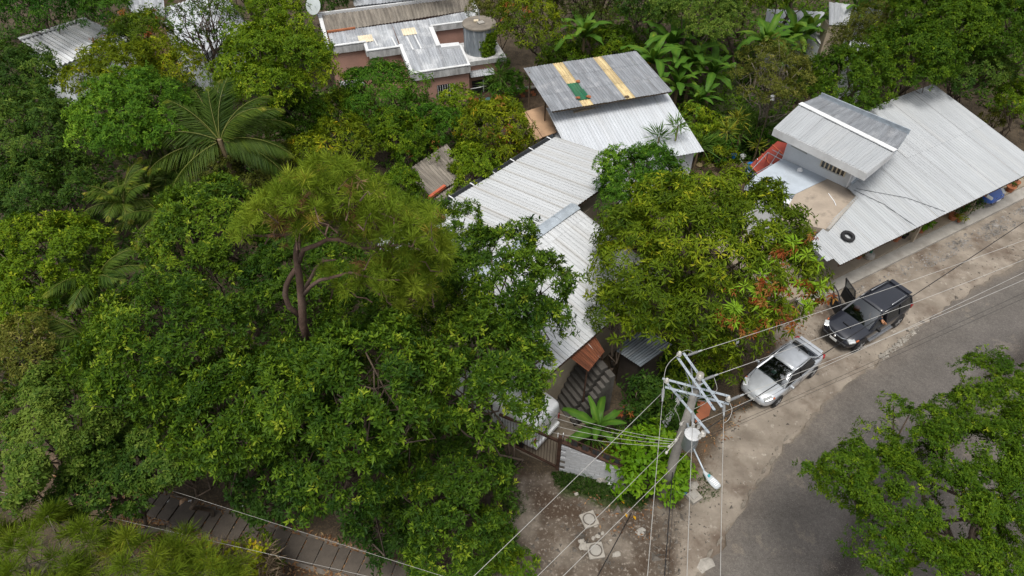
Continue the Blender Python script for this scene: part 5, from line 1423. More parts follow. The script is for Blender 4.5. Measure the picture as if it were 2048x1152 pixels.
# ------------------------------------------------------------------ bananas
def banana_leaf(L, W, rg, tint, torn=True):
    nu = 11
    V = []; T = []
    for i in range(nu):
        t = i / (nu - 1)
        x = L * (t - .22 * t ** 3); z = L * (.14 * t - .62 * t ** 2.5)
        w = W * .5 * max(.06, math.sin(math.pi * (.04 + .92 * t)) ** .55)
        for s_ in (-1, -.55, 0, .55, 1):
            k = (1 - (.22 * rg.random() if torn and abs(s_) == 1 else 0))
            V.append((x + (.03 * rg.normal() if abs(s_) == 1 else 0), w * s_ * k, z + .16 * w * abs(s_) * 2 - .25 * w * s_ * s_ * 2 + .01 * rg.normal()))
            T.append(tint + (.22 if s_ == 0 else 0) + .05 * rg.normal())
    F_ = [(i * 5 + j, (i + 1) * 5 + j, (i + 1) * 5 + j + 1, i * 5 + j + 1) for i in range(nu - 1) for j in range(4)]
    me = bpy.data.meshes.new('leaf'); me.from_pydata(V, [], F_)
    a = me.attributes.new('tint', 'FLOAT', 'POINT'); a.data.foreach_set('value', np.clip(np.array(T, np.float32), 0, 1))
    me.polygons.foreach_set('use_smooth', np.ones(len(me.polygons), bool))
    me.materials.append(LM['banana'])
    return me
BL = [banana_leaf(1.0, .23, np.random.default_rng(i), (.35, .5, .62, .45, .3)[i % 5]) for i in range(6)]
BY = banana_leaf(1.0, .30, np.random.default_rng(77), 1.0)
def banana(label, u, v, z, L=2.0, n=9, group=None, yellow=False, stem=None, spread=1.0):
    p = at(u, v, z)
    root = thing('banana_plant', label, 'banana plant', (p.x, p.y, 0), 0, group)
    a0 = R_.uniform(0, 360)
    n = n + 3
    for i in range(n):
        me = BY if (yellow and i == 0) else BL[R_.randrange(6)]
        o = bpy.data.objects.new('leaf', me); COL.objects.link(o); o.parent = root
        o.location = (0, 0, p.z)
        az = a0 + i * 137.5
        if yellow and i == 0: az = 195
        el = 84 - 66 * (i / n) * spread + R_.uniform(-8, 8)
        if yellow and i == 0: el = 15
        o.rotation_euler = (R_.uniform(-.3, .3), -rad(el), rad(az))
        k = L * R_.uniform(.85, 1.3)
        o.scale = (k, k * R_.uniform(.85, 1.15), k)
    m_ = MB(); m_.tube([(0, 0, -.1), (0, 0, p.z * .6), (0, 0, p.z + .15)], [.14, .11, .07], 9)
    m_.obj('stem', MT['palm_stem'], root, local=True)
banana('lone upright banana plant behind the grey striped roof', 1168, 75, 3.6, 2.3, 8)
bl = ['banana plant with one yellow leaf overhanging the grey striped roof', 'tall banana plant in the grove right of the grey striped roof', 'banana plant at the front of the grove beside the bright roof', 'banana plant deep in the middle of the grove', 'banana plant at the right side of the grove', 'banana plant at the back of the grove below the umbrella tree', 'low banana plant in front of the grove']
for i, (u, v, z, L_, n_) in enumerate(((1305, 125, 3.6, 2.3, 11), (1345, 95, 3.8, 2.4, 11), (1355, 175, 2.4, 2.0, 10), (1385, 130, 3.2, 2.2, 10), (1425, 150, 2.8, 2.1, 10), (1400, 85, 3.4, 2.2, 9), (1395, 205, 1.8, 1.6, 8))):
    banana(bl[i], u, v, z, L_, n_, 'banana grove right of the grey striped roof', yellow=(i == 0))
bl = ['banana plant with arching leaves left of the banana house', 'banana plant before the white roof of the banana house', 'banana plant at the right end of the white banana house roof', 'banana plant above the sparse olive tree', 'banana plant at the top edge beside the tall narrow house']
for i, (u, v, z, L_, n_) in enumerate(((1530, 90, 3.6, 2.3, 10), (1585, 75, 3.2, 2.2, 10), (1615, 72, 2.8, 2.0, 8), (1560, 110, 2.6, 2.0, 8), (1718, 25, 4.6, 2.0, 7))):
    banana(bl[i], u, v, z, L_, n_, 'banana plants near the banana house')
banana('banana plant with a torn dead leaf at the left side', 150, 775, 3.0, 2.0, 7)
banana('young banana plant inside the white block wall', 1195, 862, 1.0, 1.5, 6, spread=.8)

# ------------------------------------------------------------------ sword leaved plants
def sword(label, u, v, z, L=.75, n=46, stem=True, tint=.5, W=.06, low=.1, group=None, cat='plant', name='sword_plant'):
    _seed[0] += 1
    rg = np.random.default_rng(_seed[0])
    p = at(u, v, z)
    root = thing(name, label, cat, (p.x, p.y, 0), 0, group)
    a = rosettes(np.array([tuple(p)]), np.array([[0, -.12, 1.]]), n, L, W, -.35, 1.35, np.array([tint]), rg, Lvar=.12, lowz=low)
    place(leaf_mesh('leaves', *a, bend=.05), 'leaves', LM['sword'], root)
    TRI[0] += n * 2
    m_ = MB(); m_.tube([(p.x, p.y, -.05), (p.x + .03, p.y, p.z * .5), (p.x, p.y, p.z)], [.07, .06, .05], 6)
    m_.obj('stem', MT['palm_stem'], root)
    return root
sw = [(1318, 275, 3.6, .85, 'dark sword leaved plant in front of the bright metal roof'), (1356, 252, 4.2, .8, 'taller sword leaved plant at the bright roof corner'), (1362, 275, 2.8, .8, 'lower sword leaved plant at the bright roof corner'),
      (1397, 292, 1.8, .95, 'pale sword leaved plant in the garden below the round bush'), (1412, 285, 1.6, .8, 'sword leaved plant right of the pale one in the garden'), (1437, 290, 1.4, .8, 'spiky plant in the middle of the garden left of the red patio roof'),
      (1455, 262, 1.8, .95, 'big sword leaved plant below the yellowish one'), (1475, 240, 2.2, .85, 'yellowish sword leaved plant with drooping leaves'), (1494, 233, 2.2, .95, 'bright sword leaved plant at the top of the garden'), (1514, 250, 2.0, .95, 'sword leaved plant nearest the upper storey'),
      (1480, 268, 1.6, .9, 'sword leaved plant between the two bright ones'), (1515, 292, 1.0, .6, 'yellow variegated plant beside the red patio roof'), (1000, 150, 2.4, 1.0, 'sword leaved plant below the water tank'), (985, 168, 1.8, .95, 'lower sword leaved plant beside the brown yard'), (1012, 172, 1.6, .9, 'rightmost sword leaved plant beside the brown yard'),
      (1187, 872, .7, .75, 'spiky rosette plant behind the white block wall')]
for i, (u, v, z, L_, lab) in enumerate(sw):
    sword(lab, u, v, z, L_, 60, tint=(.95 if 'ellow' in lab else (.28 if 'dark' in lab else .5)))
for i, (u, v, lab) in enumerate(((1176, 951, 'small spiky weed tuft at the foot of the white wall, left'), (1232, 968, 'small spiky weed tuft at the foot of the white wall, right'))):
    sword(lab, u, v, .12, .38, 34, tint=.3, W=.03, name='weed_tuft', cat='weed')

# ------------------------------------------------------------------ shrubs
T('bright broad leaved hedge bush beside the foot of the utility pole', 'hedge_bush', 1302, 928, 1.2, 68, .95, 'broad', 18, lr=.5, tmean=.58, dens=1.6, size=.85, cat='bush', tr=.05, zmin=-.7)
T('low part of the hedge bush spilling right of the utility pole', 'hedge_bush', 1352, 940, .9, 30, 1.1, 'broad', 8, lr=.3, tmean=.5, dens=1.5, size=.85, cat='bush', tr=.04, zmin=-.7)
T('dark leafy shrub between the shed and the utility pole', 'garden_shrub', 1298, 800, 1.3, 56, 1.0, 'dark', 14, lr=.45, tmean=.45, cat='bush', tr=.05, size=1.2, flush=1)
T('yellowish croton shrub behind the white block wall', 'garden_shrub', 1212, 892, .5, 22, 1.0, 'yellow', 6, lr=.2, tmean=.5, cat='bush', tr=.03, size=.6, flush=2)
T('low shrub in the corner of the yard by the pole', 'garden_shrub', 1262, 855, .6, 30, .9, 'dark', 8, lr=.3, tmean=.4, cat='bush', tr=.03, size=1.2)
T('green weed bush at the bottom edge left of the lane', 'garden_shrub', 1015, 1125, .6, 40, .8, 'lime', 9, lr=.35, tmean=.35, cat='bush', tr=.03)
T('leafy bush in the garden beside the red patio roof', 'garden_shrub', 1530, 278, 1.0, 28, 1.0, 'fine', 9, lr=.4, tmean=.35, cat='bush', tr=.04)
T('yellowish bush in the garden behind the mango', 'garden_shrub', 1440, 318, .7, 26, .9, 'yellow', 8, lr=.35, tmean=.25, cat='bush', tr=.04)
T('green weed bush along the right edge of the lower lane', 'garden_shrub', 520, 1130, 1.0, 42, .9, 'lime', 9, lr=.35, tmean=.45, cat='bush', tr=.03)
T('dark garden bush below the round bright bush', 'garden_shrub', 1425, 300, .9, 28, .9, 'fine', 9, lr=.4, tmean=.25, cat='bush', tr=.04)
# bunches of new leaves on the road side of the mango
_rg2 = np.random.default_rng(8)
mg = [o for o in COL.objects if o.name.startswith('mango_tree') and 'spreading' in o.get('label', '')][0]
cr_me = [c_ for c_ in mg.children if c_.name.startswith('crown')][0].data
co = np.zeros(len(cr_me.vertices) * 3, np.float32); cr_me.vertices.foreach_get('co', co); co = co.reshape(-1, 3)[::4]
mgx = mg.location
# the bunches sit on the road side of the crown, outermost leaves first
dpt = co[:, 1] * math.cos(CAM_P) - (co[:, 2] - CAM_H) * math.sin(CAM_P)
uu = 1024 + CAM_F * co[:, 0] / dpt; vv = 576 - CAM_F * (co[:, 1] * math.sin(CAM_P) + (co[:, 2] - CAM_H) * math.cos(CAM_P)) / dpt
side = np.where((uu > 1440) & (uu < 1650) & (vv > 470) & (vv < 660) & ((uu - 1440) / 210 + (vv - 470) / 190 > .7))[0]
cell = (uu[side] // 22).astype(int) * 1000 + (vv[side] // 22).astype(int)
order = side[np.lexsort((dpt[side], cell))]
cs = np.sort(cell); first = np.concatenate([[True], cs[1:] != cs[:-1]])
sel = order[first]
if len(sel):
    cen = co[_rg2.choice(sel, 20)]
    pp = np.repeat(cen, 7, 0) + _rg2.normal(0, .15, (20 * 7, 3)) + np.array([0, -.05, .05])
    place(leaf_mesh('new_leaves', *rosettes(pp, np.tile(np.array([[.1, -.5, .85]]), (len(pp), 1)), 8, .20, .05, -1.0, .2, _rg2.uniform(0, 1, len(pp)), _rg2, lowz=.6)), 'new_leaves', LM['flush'], mg)
    cen = co[_rg2.choice(sel, 30)]
    pp = cen + np.array([0, -.06, .06])
    place(leaf_mesh('young_leaves', *rosettes(pp, np.tile(np.array([[.1, -.5, .85]]), (len(pp), 1)), 10, .28, .06, -.3, .6, _rg2.uniform(.75, .95, len(pp)), _rg2, lowz=.25)), 'young_leaves', LM['broad'], mg)
# creeper on the water tank
ivp = []
for i in range(260):
    a = rad(-50) + rgp.normal(0, .20); z = rgp.uniform(3.2, 4.7)
    a += .12 * math.sin(z * 3)
    ivp.append((tc.x + 1.14 * math.cos(a), tc.y + 1.14 * math.sin(a), z))
ivp = np.array(ivp)
iv = thing('tank_creeper', 'green creeper climbing the side of the round water tank', 'creeper', (tc.x + .8, tc.y - .8, 3.0))
place(leaf_mesh('leaves', *rosettes(ivp, norm(ivp - np.array([tc.x, tc.y, 0]) * np.array([1, 1, 0]) - ivp * np.array([0, 0, 1]) + np.array([0, 0, .3])), 6, .17, .11, -.4, .7, rgp.uniform(.2, .6, len(ivp)), rgp)), 'leaves', LM['lime'], iv)
m_ = MB(); m_.tube([(tc.x + .8, tc.y - .8, 3.3), (tc.x + .78, tc.y - .78, 4.6)], .03, 5); m_.obj('stem', MT['bark'], iv)

# ------------------------------------------------------------------ undergrowth (nobody could count it)
def undergrowth(name, label, polys, n, spec, seed, hmax=.9, tmean=.3):
    rg = np.random.default_rng(seed)
    P_ = np.concatenate([pts_in(p, int(n * f), seed + i) for i, (p, f) in enumerate(polys)])
    hf = np.clip(bumps(P_[:, :3], 3.0, rg) * .35 + .5, .05, 1)
    P_[:, 2] = rg.uniform(.05, 1, len(P_)) * hf * hmax
    sp = SPEC[spec]
    A = norm(rg.normal(0, .35, P_.shape) + np.array([0, -.1, 1]))
    a = rosettes(P_, A, 6, sp['L'] * 1.8, sp['W'] * 1.9, -.1, .9, rg.normal(tmean, .15, len(P_)), rg, lowz=.1)
    me = leaf_mesh(name, *a); TRI[0] += len(me.polygons)
    o = place(me, name, LM[sp['mat']])
    tag(o, label, 'undergrowth', kind='stuff')
U1 = [(0, 60), (640, 60), (660, 150), (980, 200), (1000, 260), (880, 420), (1000, 500), (1000, 780), (1000, 900), (900, 950), (480, 930), (300, 960), (0, 880)]
U2 = [(1150, 20), (2048, 0), (2048, 260), (1860, 160), (1620, 195), (1560, 250), (1400, 330), (1330, 150), (1100, 130)]
undergrowth('undergrowth', 'dark shaded undergrowth between the trees on the left', [(U1, 1.0)], 8500, 'dark', 900, 2.2, .5)
undergrowth('undergrowth', 'green undergrowth between the trees behind the houses', [(U2, 1.0)], 5500, 'lime', 910, 1.6, .12)
undergrowth('undergrowth', 'garden weeds round the yard below the grey shed', [([(1290, 740), (1330, 715), (1440, 745), (1370, 850), (1280, 880), (1260, 840)], .7), ([(1420, 290), (1530, 280), (1510, 320), (1430, 330)], .3)], 900, 'dark', 920, .4, .4)
# grass at the wall foot and on the lane edge
gp = np.concatenate([pts_in([(1105, 945), (1185, 938), (1300, 990), (1280, 1025), (1200, 1000), (1110, 972)], 1500, 931), pts_in([(1385, 955), (1420, 945), (1440, 990), (1400, 1010)], 90, 932), pts_in([(1000, 930), (1060, 1000), (1010, 1090), (960, 1100)], 500, 933)])
me = leaf_mesh('grass', *rosettes(gp, norm(rgp.normal(0, .3, gp.shape) + np.array([0, 0, 1])), 4, .11, .018, .3, 1.3, rgp.normal(.35, .2, len(gp)), rgp))
tag(place(me, 'grass', LM['dark']), 'short grass growing along the foot of the white wall', 'grass', kind='stuff')
# fallen leaves
fp = np.concatenate([pts_in([(60, 930), (330, 985), (640, 1070), (900, 1152), (300, 1152), (200, 1020)], 1500, 941), pts_in([(1150, 985), (1330, 1000), (1300, 1080), (1180, 1060)], 40, 942), pts_in([(1380, 860), (1440, 830), (1480, 800), (1560, 660), (1620, 610), (1640, 620), (1500, 830), (1420, 920)], 110, 943)])
fp[:, 2] = .05
me = leaf_mesh('fallen_leaves', *rosettes(fp, np.tile(np.array([[0, 0, 1.]]), (len(fp), 1)), 2, .13, .05, -.05, .15, rgp.uniform(0, 1, len(fp)), rgp))
tag(place(me, 'fallen_leaves', LM['dead']), 'brown fallen leaves littering the lanes', 'leaf litter', kind='stuff')
print('TRI', TRI[0])
# ------------------------------------------------------------------ vehicles
def paint(name, col, metal=.3, rough=.32):
    m, nt, bs, out = new_mat(name)
    vec = coords(nt)
    c = mixcol(nt, noise(nt, vec, 3.0, 4), tuple(x * .92 for x in col), tuple(min(1, x * 1.06) for x in col))
    nt.links.new(c, bs.inputs['Base Color'])
    bs.inputs['Metallic'].default_value = metal
    bs.inputs['Roughness'].default_value = rough
    bs.inputs['Coat Weight'].default_value = 1.0
    bs.inputs['Coat Roughness'].default_value = .05
    return m
def glass(name, tint, refl=.12):
    m, nt, bs, out = new_mat(name)
    nt.nodes.remove(bs)
    tr = N(nt, 'ShaderNodeBsdfTransparent'); tr.inputs[0].default_value = (*tint, 1)
    gl = N(nt, 'ShaderNodeBsdfGlossy'); gl.inputs['Roughness'].default_value = .03; gl.inputs[0].default_value = (.9, .95, 1, 1)
    lw = N(nt, 'ShaderNodeLayerWeight'); lw.inputs[0].default_value = .18
    mr = N(nt, 'ShaderNodeMapRange'); mr.inputs[3].default_value = refl * .8; mr.inputs[4].default_value = .7
    nt.links.new(lw.outputs['Facing'], mr.inputs[0])
    mx = N(nt, 'ShaderNodeMixShader')
    nt.links.new(mr.outputs[0], mx.inputs[0]); nt.links.new(tr.outputs[0], mx.inputs[1]); nt.links.new(gl.outputs[0], mx.inputs[2])
    nt.links.new(mx.outputs[0], out.inputs[0])
    return m
MT['paint_silver'] = paint('paint_silver', (.50, .525, .56), .45)
MT['paint_black'] = paint('paint_black', (.014, .016, .024), .15, .3)
MT['paint_blue'] = paint('paint_blue', (.004, .07, .34), .2)
MT['paint_white'] = paint('paint_white', (.74, .75, .77), 0, .4)
MT['car_glass'] = glass('car_glass', (.22, .27, .26))
MT['car_glass_dark'] = glass('car_glass_dark', (.06, .07, .075))
MT['trim'] = surf('trim', (.012, .012, .013), .5, 0, .1, 3, 20)
MT['cabin'] = surf('cabin', (.02, .021, .022), .8, 0, .2, 3, 20)
MT['lens'] = surf('lens', (.55, .57, .58), .12, .2, .1, 8, 30, spec=.6, coat=1)
MT['lens_red'] = surf('lens_red', (.30, .012, .012), .15, 0, .1, 8, 30, coat=1)
MT['lens_amber'] = surf('lens_amber', (.45, .11, .03), .15, 0, .1, 8, 30, coat=1)
MT['chrome'] = surf('chrome', (.62, .63, .65), .2, .9, .05, 3, 20)
MT['rim'] = surf('rim', (.42, .43, .45), .35, .6, .1, 3, 20)
MT['plate'] = surf('plate', (.66, .67, .66), .5, 0, .1, 9, 30)

def loft(stations, prof, name, mats, root, cabin=None):
    V = []; Fc = []; MI = []
    for x, w, zb, zs, zt in stations:
        half = prof(w, zb, zs, zt)
        ring = half + [(-y, z) for y, z in reversed(half[1:-1])]
        V += [(x, y, z) for y, z in ring]
    n = len(ring); h = len(half)
    for i in range(len(stations) - 1):
        for k in range(n):
            Fc.append((i * n + k, (i + 1) * n + k, (i + 1) * n + (k + 1) % n, i * n + (k + 1) % n))
            x = (stations[i][0] + stations[i + 1][0]) / 2
            MI.append(1 if (cabin and cabin[0] < x < cabin[1] and h - 4 <= k <= h + 1) else 0)
    Fc.append(tuple(range(n))); MI.append(0)
    Fc.append(tuple((len(stations) - 1) * n + k for k in reversed(range(n)))); MI.append(0)
    me = bpy.data.meshes.new(name)
    me.from_pydata(V, [], Fc)
    for m in mats: me.materials.append(m)
    me.polygons.foreach_set('material_index', MI)
    o = place(me, name, None, root, local=True)
    sb = o.modifiers.new('sub', 'SUBSURF'); sb.levels = 1; sb.render_levels = 1
    me.polygons.foreach_set('use_smooth', np.ones(len(me.polygons), bool))
    return o
def car_prof(w, zb, zs, zt):
    return [(0, zb), (.6 * w, zb), (.9 * w, zb + .03), (w, zb + .16), (1.0 * w, (zb + zs) / 2), (.985 * w, zs - .09), (.93 * w, zs - .01), (.80 * w, zs + (zt - zs) * .5), (.5 * w, zs + (zt - zs) * .88), (0, zt)]
def patch(a, b, c, d, bulge, nu=5, nv=5, out=(0, 0, 1)):
    """a-b lower edge, d-c upper edge"""
    a, b, c, d = (Vector(p) for p in (a, b, c, d))
    nrm = (b - a).cross(d - a).normalized()
    if nrm.dot(Vector(out)) < 0: nrm = -nrm
    P = []
    for i in range(nu + 1):
        u = i / nu
        row = []
        for j in range(nv + 1):
            v = j / nv
            p = a.lerp(b, u).lerp(d.lerp(c, u), v) + nrm * bulge * (1 - (2 * u - 1) ** 2) * (.35 + .65 * (1 - (2 * v - 1) ** 2))
            row.append(p)
        P.append(row)
    return P
def wheel(root, x, y, r, w, side):
    m = MB()
    Mr = Matrix.Rotation(rad(90), 3, 'X')
    prof = [(r * .60, -w / 2), (r * .93, -w / 2), (r, -w * .32), (r, w * .32), (r * .93, w / 2), (r * .60, w / 2)]
    m.lathe(prof, (x, y, r), 22, M=Mr)
    o = m.obj('wheel', MT['rubber'], root, local=True, smooth=False)
    auto_smooth(o, 35)
    m = MB()
    yo = y + side * w * .46
    m.lathe([(r * .2, -.012), (r * .22, .02), (r * .05, .03)], (x, yo, r), 12, M=Matrix.Rotation(rad(-90 * side), 3, 'X'))
    for k in range(5):
        a = 2 * math.pi * k / 5
        m.beam((x + .1 * r * math.cos(a), yo, r + .1 * r * math.sin(a)), (x + .6 * r * math.cos(a), yo, r + .6 * r * math.sin(a)), .07, .03, up=(0, 1, 0))
    ring = []
    n = 22
    for rr in (.57, .64):
        ring.append([(x + rr * r * math.cos(2 * math.pi * k / n), yo + side * .005, r + rr * r * math.sin(2 * math.pi * k / n)) for k in range(n + 1)])
    m.grid(ring)
    rm = m.obj('rim', MT['rim'], None); rm.parent = o
    return o
def disc(root, name, x, y, z, r, mat, n=20):
    m = MB(); m.lathe([(r, -.01), (r, .01)], (x, y, z), n, M=Matrix.Rotation(rad(90), 3, 'X'))
    return m.obj(name, mat, root, local=True)
def rbox(root, name, c, size, mat, bev=.03, rot=None, parent_local=True):
    m = MB().box((0, 0, 0), size)
    o = m.obj(name, mat, None); o.parent = root
    o.location = c
    if rot: o.rotation_euler = rot
    bevel(o, bev, 2)
    return o
def pillar(root, a, b, w, t, mat, name='pillar'):
    for s_ in (-1, 1):
        a2 = (a[0], a[1] * s_, a[2]); b2 = (b[0], b[1] * s_, b[2])
        MB().beam(a2, b2, t, w, up=(0, s_, .4)).obj(name, mat, root, local=True)

def sedan(name, label, loc, rz, paintm, sticker=True):
    root = thing(name, label, 'car', loc, rz)
    st = [(-2.20, .55, .46, .82, .86), (-2.16, .70, .34, .90, .95), (-2.0, .80, .26, .955, 1.02), (-1.7, .845, .22, .96, 1.05), (-1.3, .86, .20, .945, 1.03), (-.7, .865, .19, .925, .97), (0, .865, .19, .905, .95), (.6, .865, .19, .895, .94),
          (.95, .86, .19, .885, .95), (1.3, .85, .20, .85, .925), (1.65, .83, .22, .79, .865), (1.95, .77, .24, .70, .765), (2.12, .66, .28, .60, .65), (2.2, .50, .34, .52, .54)]
    loft(st, car_prof, 'body', [paintm, MT['cabin']], root, cabin=(-1.25, .9))
    # cabin
    roofP = patch((.26, -.55, 1.405), (.26, .55, 1.405), (-1.06, .54, 1.39), (-1.06, -.54, 1.39), .06, 6, 6)
    m = MB().grid(roofP); o = m.obj('roof', paintm, root, local=True, smooth=True)
    sd_ = o.modifiers.new('solid', 'SOLIDIFY'); sd_.thickness = .05; sd_.offset = -1
    g = MB().grid(patch((1.02, -.70, .935), (1.02, .70, .935), (.27, .53, 1.395), (.27, -.53, 1.395), .06, 6, 4, (1, 0, 1))); g.obj('windscreen', MT['car_glass'], root, local=True, smooth=True)
    g = MB().grid(patch((-1.72, -.62, 1.045), (-1.72, .62, 1.045), (-1.07, .52, 1.385), (-1.07, -.52, 1.385), .05, 6, 4, (-1, 0, 1))); g.obj('rear_window', MT['car_glass_dark'], root, local=True, smooth=True)
    for s_ in (-1, 1):
        g = MB().grid(patch((.80, .795 * s_, .925), (-.15, .805 * s_, .935), (-.15, .60 * s_, 1.375), (.24, .585 * s_, 1.375), .02, 3, 3, (0, s_, .3))); g.obj('door_window', MT['car_glass_dark'], root, local=True, smooth=True)
        g = MB().grid(patch((-.20, .805 * s_, .935), (-1.36, .75 * s_, .98), (-1.05, .585 * s_, 1.36), (-.20, .60 * s_, 1.375), .02, 3, 3, (0, s_, .3))); g.obj('door_window', MT['car_glass_dark'], root, local=True, smooth=True)
        MB().tube([(.26, .57 * s_, 1.40), (-.3, .60 * s_, 1.405), (-1.07, .565 * s_, 1.385)], .03, 6).obj('roof_rail', paintm, root, local=True, smooth=True)
        MB().tube([(.85, .83 * s_, .915), (-.15, .845 * s_, .93), (-1.25, .80 * s_, .965)], .012, 5).obj('belt_trim', MT['chrome'], root, local=True)
        MB().beam((-.175, .805 * s_, .93), (-.175, .60 * s_, 1.38), .02, .06, up=(0, s_, .3)).obj('pillar', MT['trim'], root, local=True)
        # mirror
        o = rbox(root, 'mirror', (.72, .95 * s_, .98), (.12, .20, .13), paintm, .04)
        # handles
        for x in (-.02, -1.02):
            rbox(root, 'door_handle', (x, .875 * s_, .80), (.17, .03, .035), MT['chrome'], .01)
        o = rbox(root, 'headlight', (1.88, .62 * s_, .70), (.42, .24, .14), MT['lens'], .05, (0, .28, -.42 * s_))
        rbox(root, 'indicator', (1.70, .765 * s_, .735), (.16, .07, .09), MT['lens_amber'], .02, (0, .2, -.2 * s_))
        rbox(root, 'tail_light', (-2.06, .70 * s_, .84), (.22, .20, .15), MT['lens_red'], .04, (0, 0, .35 * s_))
        rbox(root, 'fog_lamp_recess', (2.08, .50 * s_, .36), (.12, .22, .09), MT['trim'], .02, (0, 0, -.4 * s_))
        for x in (1.36, -1.32):
            disc(root, 'wheel_arch', x, .862 * s_, .34, .365, MT['trim'])
            wheel(root, x, .80 * s_, .315, .20, s_)
        # door shut lines
        for x in (.72, -.2, -1.15):
            MB().beam((x, .868 * s_, .34), (x - .03, .872 * s_, .88), .006, .012, up=(1, 0, 0)).obj('shut_line', MT['trim'], root, local=True)
    pillar(root, (1.02, .745, .925), (.26, .56, 1.40), .07, .045, paintm)
    pillar(root, (-1.70, .69, 1.02), (-1.07, .555, 1.385), .16, .05, paintm)
    # bonnet shut line, grille, bumper, plates, wipers
    MB().tube([(1.05, -.74, .935), (1.55, -.66, .845), (1.90, -.48, .755)], .007, 4).obj('shut_line', MT['trim'], root, local=True)
    MB().tube([(1.05, .74, .935), (1.55, .66, .845), (1.90, .48, .755)], .007, 4).obj('shut_line', MT['trim'], root, local=True)
    rbox(root, 'grille', (2.09, 0, .565), (.10, .66, .17), MT['trim'], .03, (0, -.35, 0))
    for s_ in (-1, 1):
        MB().tube([(2.10, .36 * s_, .66), (2.155, .22 * s_, .53), (2.17, 0, .485)], .016, 6).obj('grille_trim', MT['chrome'], root, local=True)
    rbox(root, 'lower_grille', (2.14, 0, .35), (.1, .74, .10), MT['trim'], .03)
    rbox(root, 'number_plate', (2.205, 0, .43), (.02, .36, .12), MT['plate'], .008)
    rbox(root, 'boot_spoiler', (-2.06, 0, 1.04), (.15, 1.22, .03), paintm, .015, (0, .12, 0))
    rbox(root, 'antenna', (-.9, .0, 1.465), (.10, .025, .05), MT['trim'], .01)
    MB().tube([(1.06, -.35, .955), (.86, .25, 1.06)], .008, 4).obj('wiper', MT['trim'], root, local=True)
    MB().tube([(1.06, .20, .955), (.90, .62, 1.02)], .008, 4).obj('wiper', MT['trim'], root, local=True)
    for s_ in (-.36, .36):
        rbox(root, 'seat', (.0, s_, 1.03), (.14, .46, .36), MT['cabin'], .05, (0, -.15, 0)); rbox(root, 'headrest', (-.06, s_, 1.25), (.09, .26, .16), MT['cabin'], .04)
    rbox(root, 'dashboard', (.78, 0, .94), (.32, 1.3, .08), MT['cabin'], .03)
    if sticker:
        rbox(root, 'dashboard_cloth', (.66, -.08, 1.0), (.22, .20, .06), surf('cloth_mint', (.35, .48, .44), .9, 0, .2, 6), .03)
    return root
sc_ = Vector((11.93, 18.72, 0))
sedan('parked_sedan', 'silver saloon car parked on the dirt verge beside the mango tree', sc_, rad(-142), MT['paint_silver'])
bc_ = er(14.75, 2.75, .22)
sedan('parked_sedan', 'blue car with only its nose showing under the wide metal roof', bc_, math.atan2(-EM.y, -EM.x), MT['paint_blue'], False)

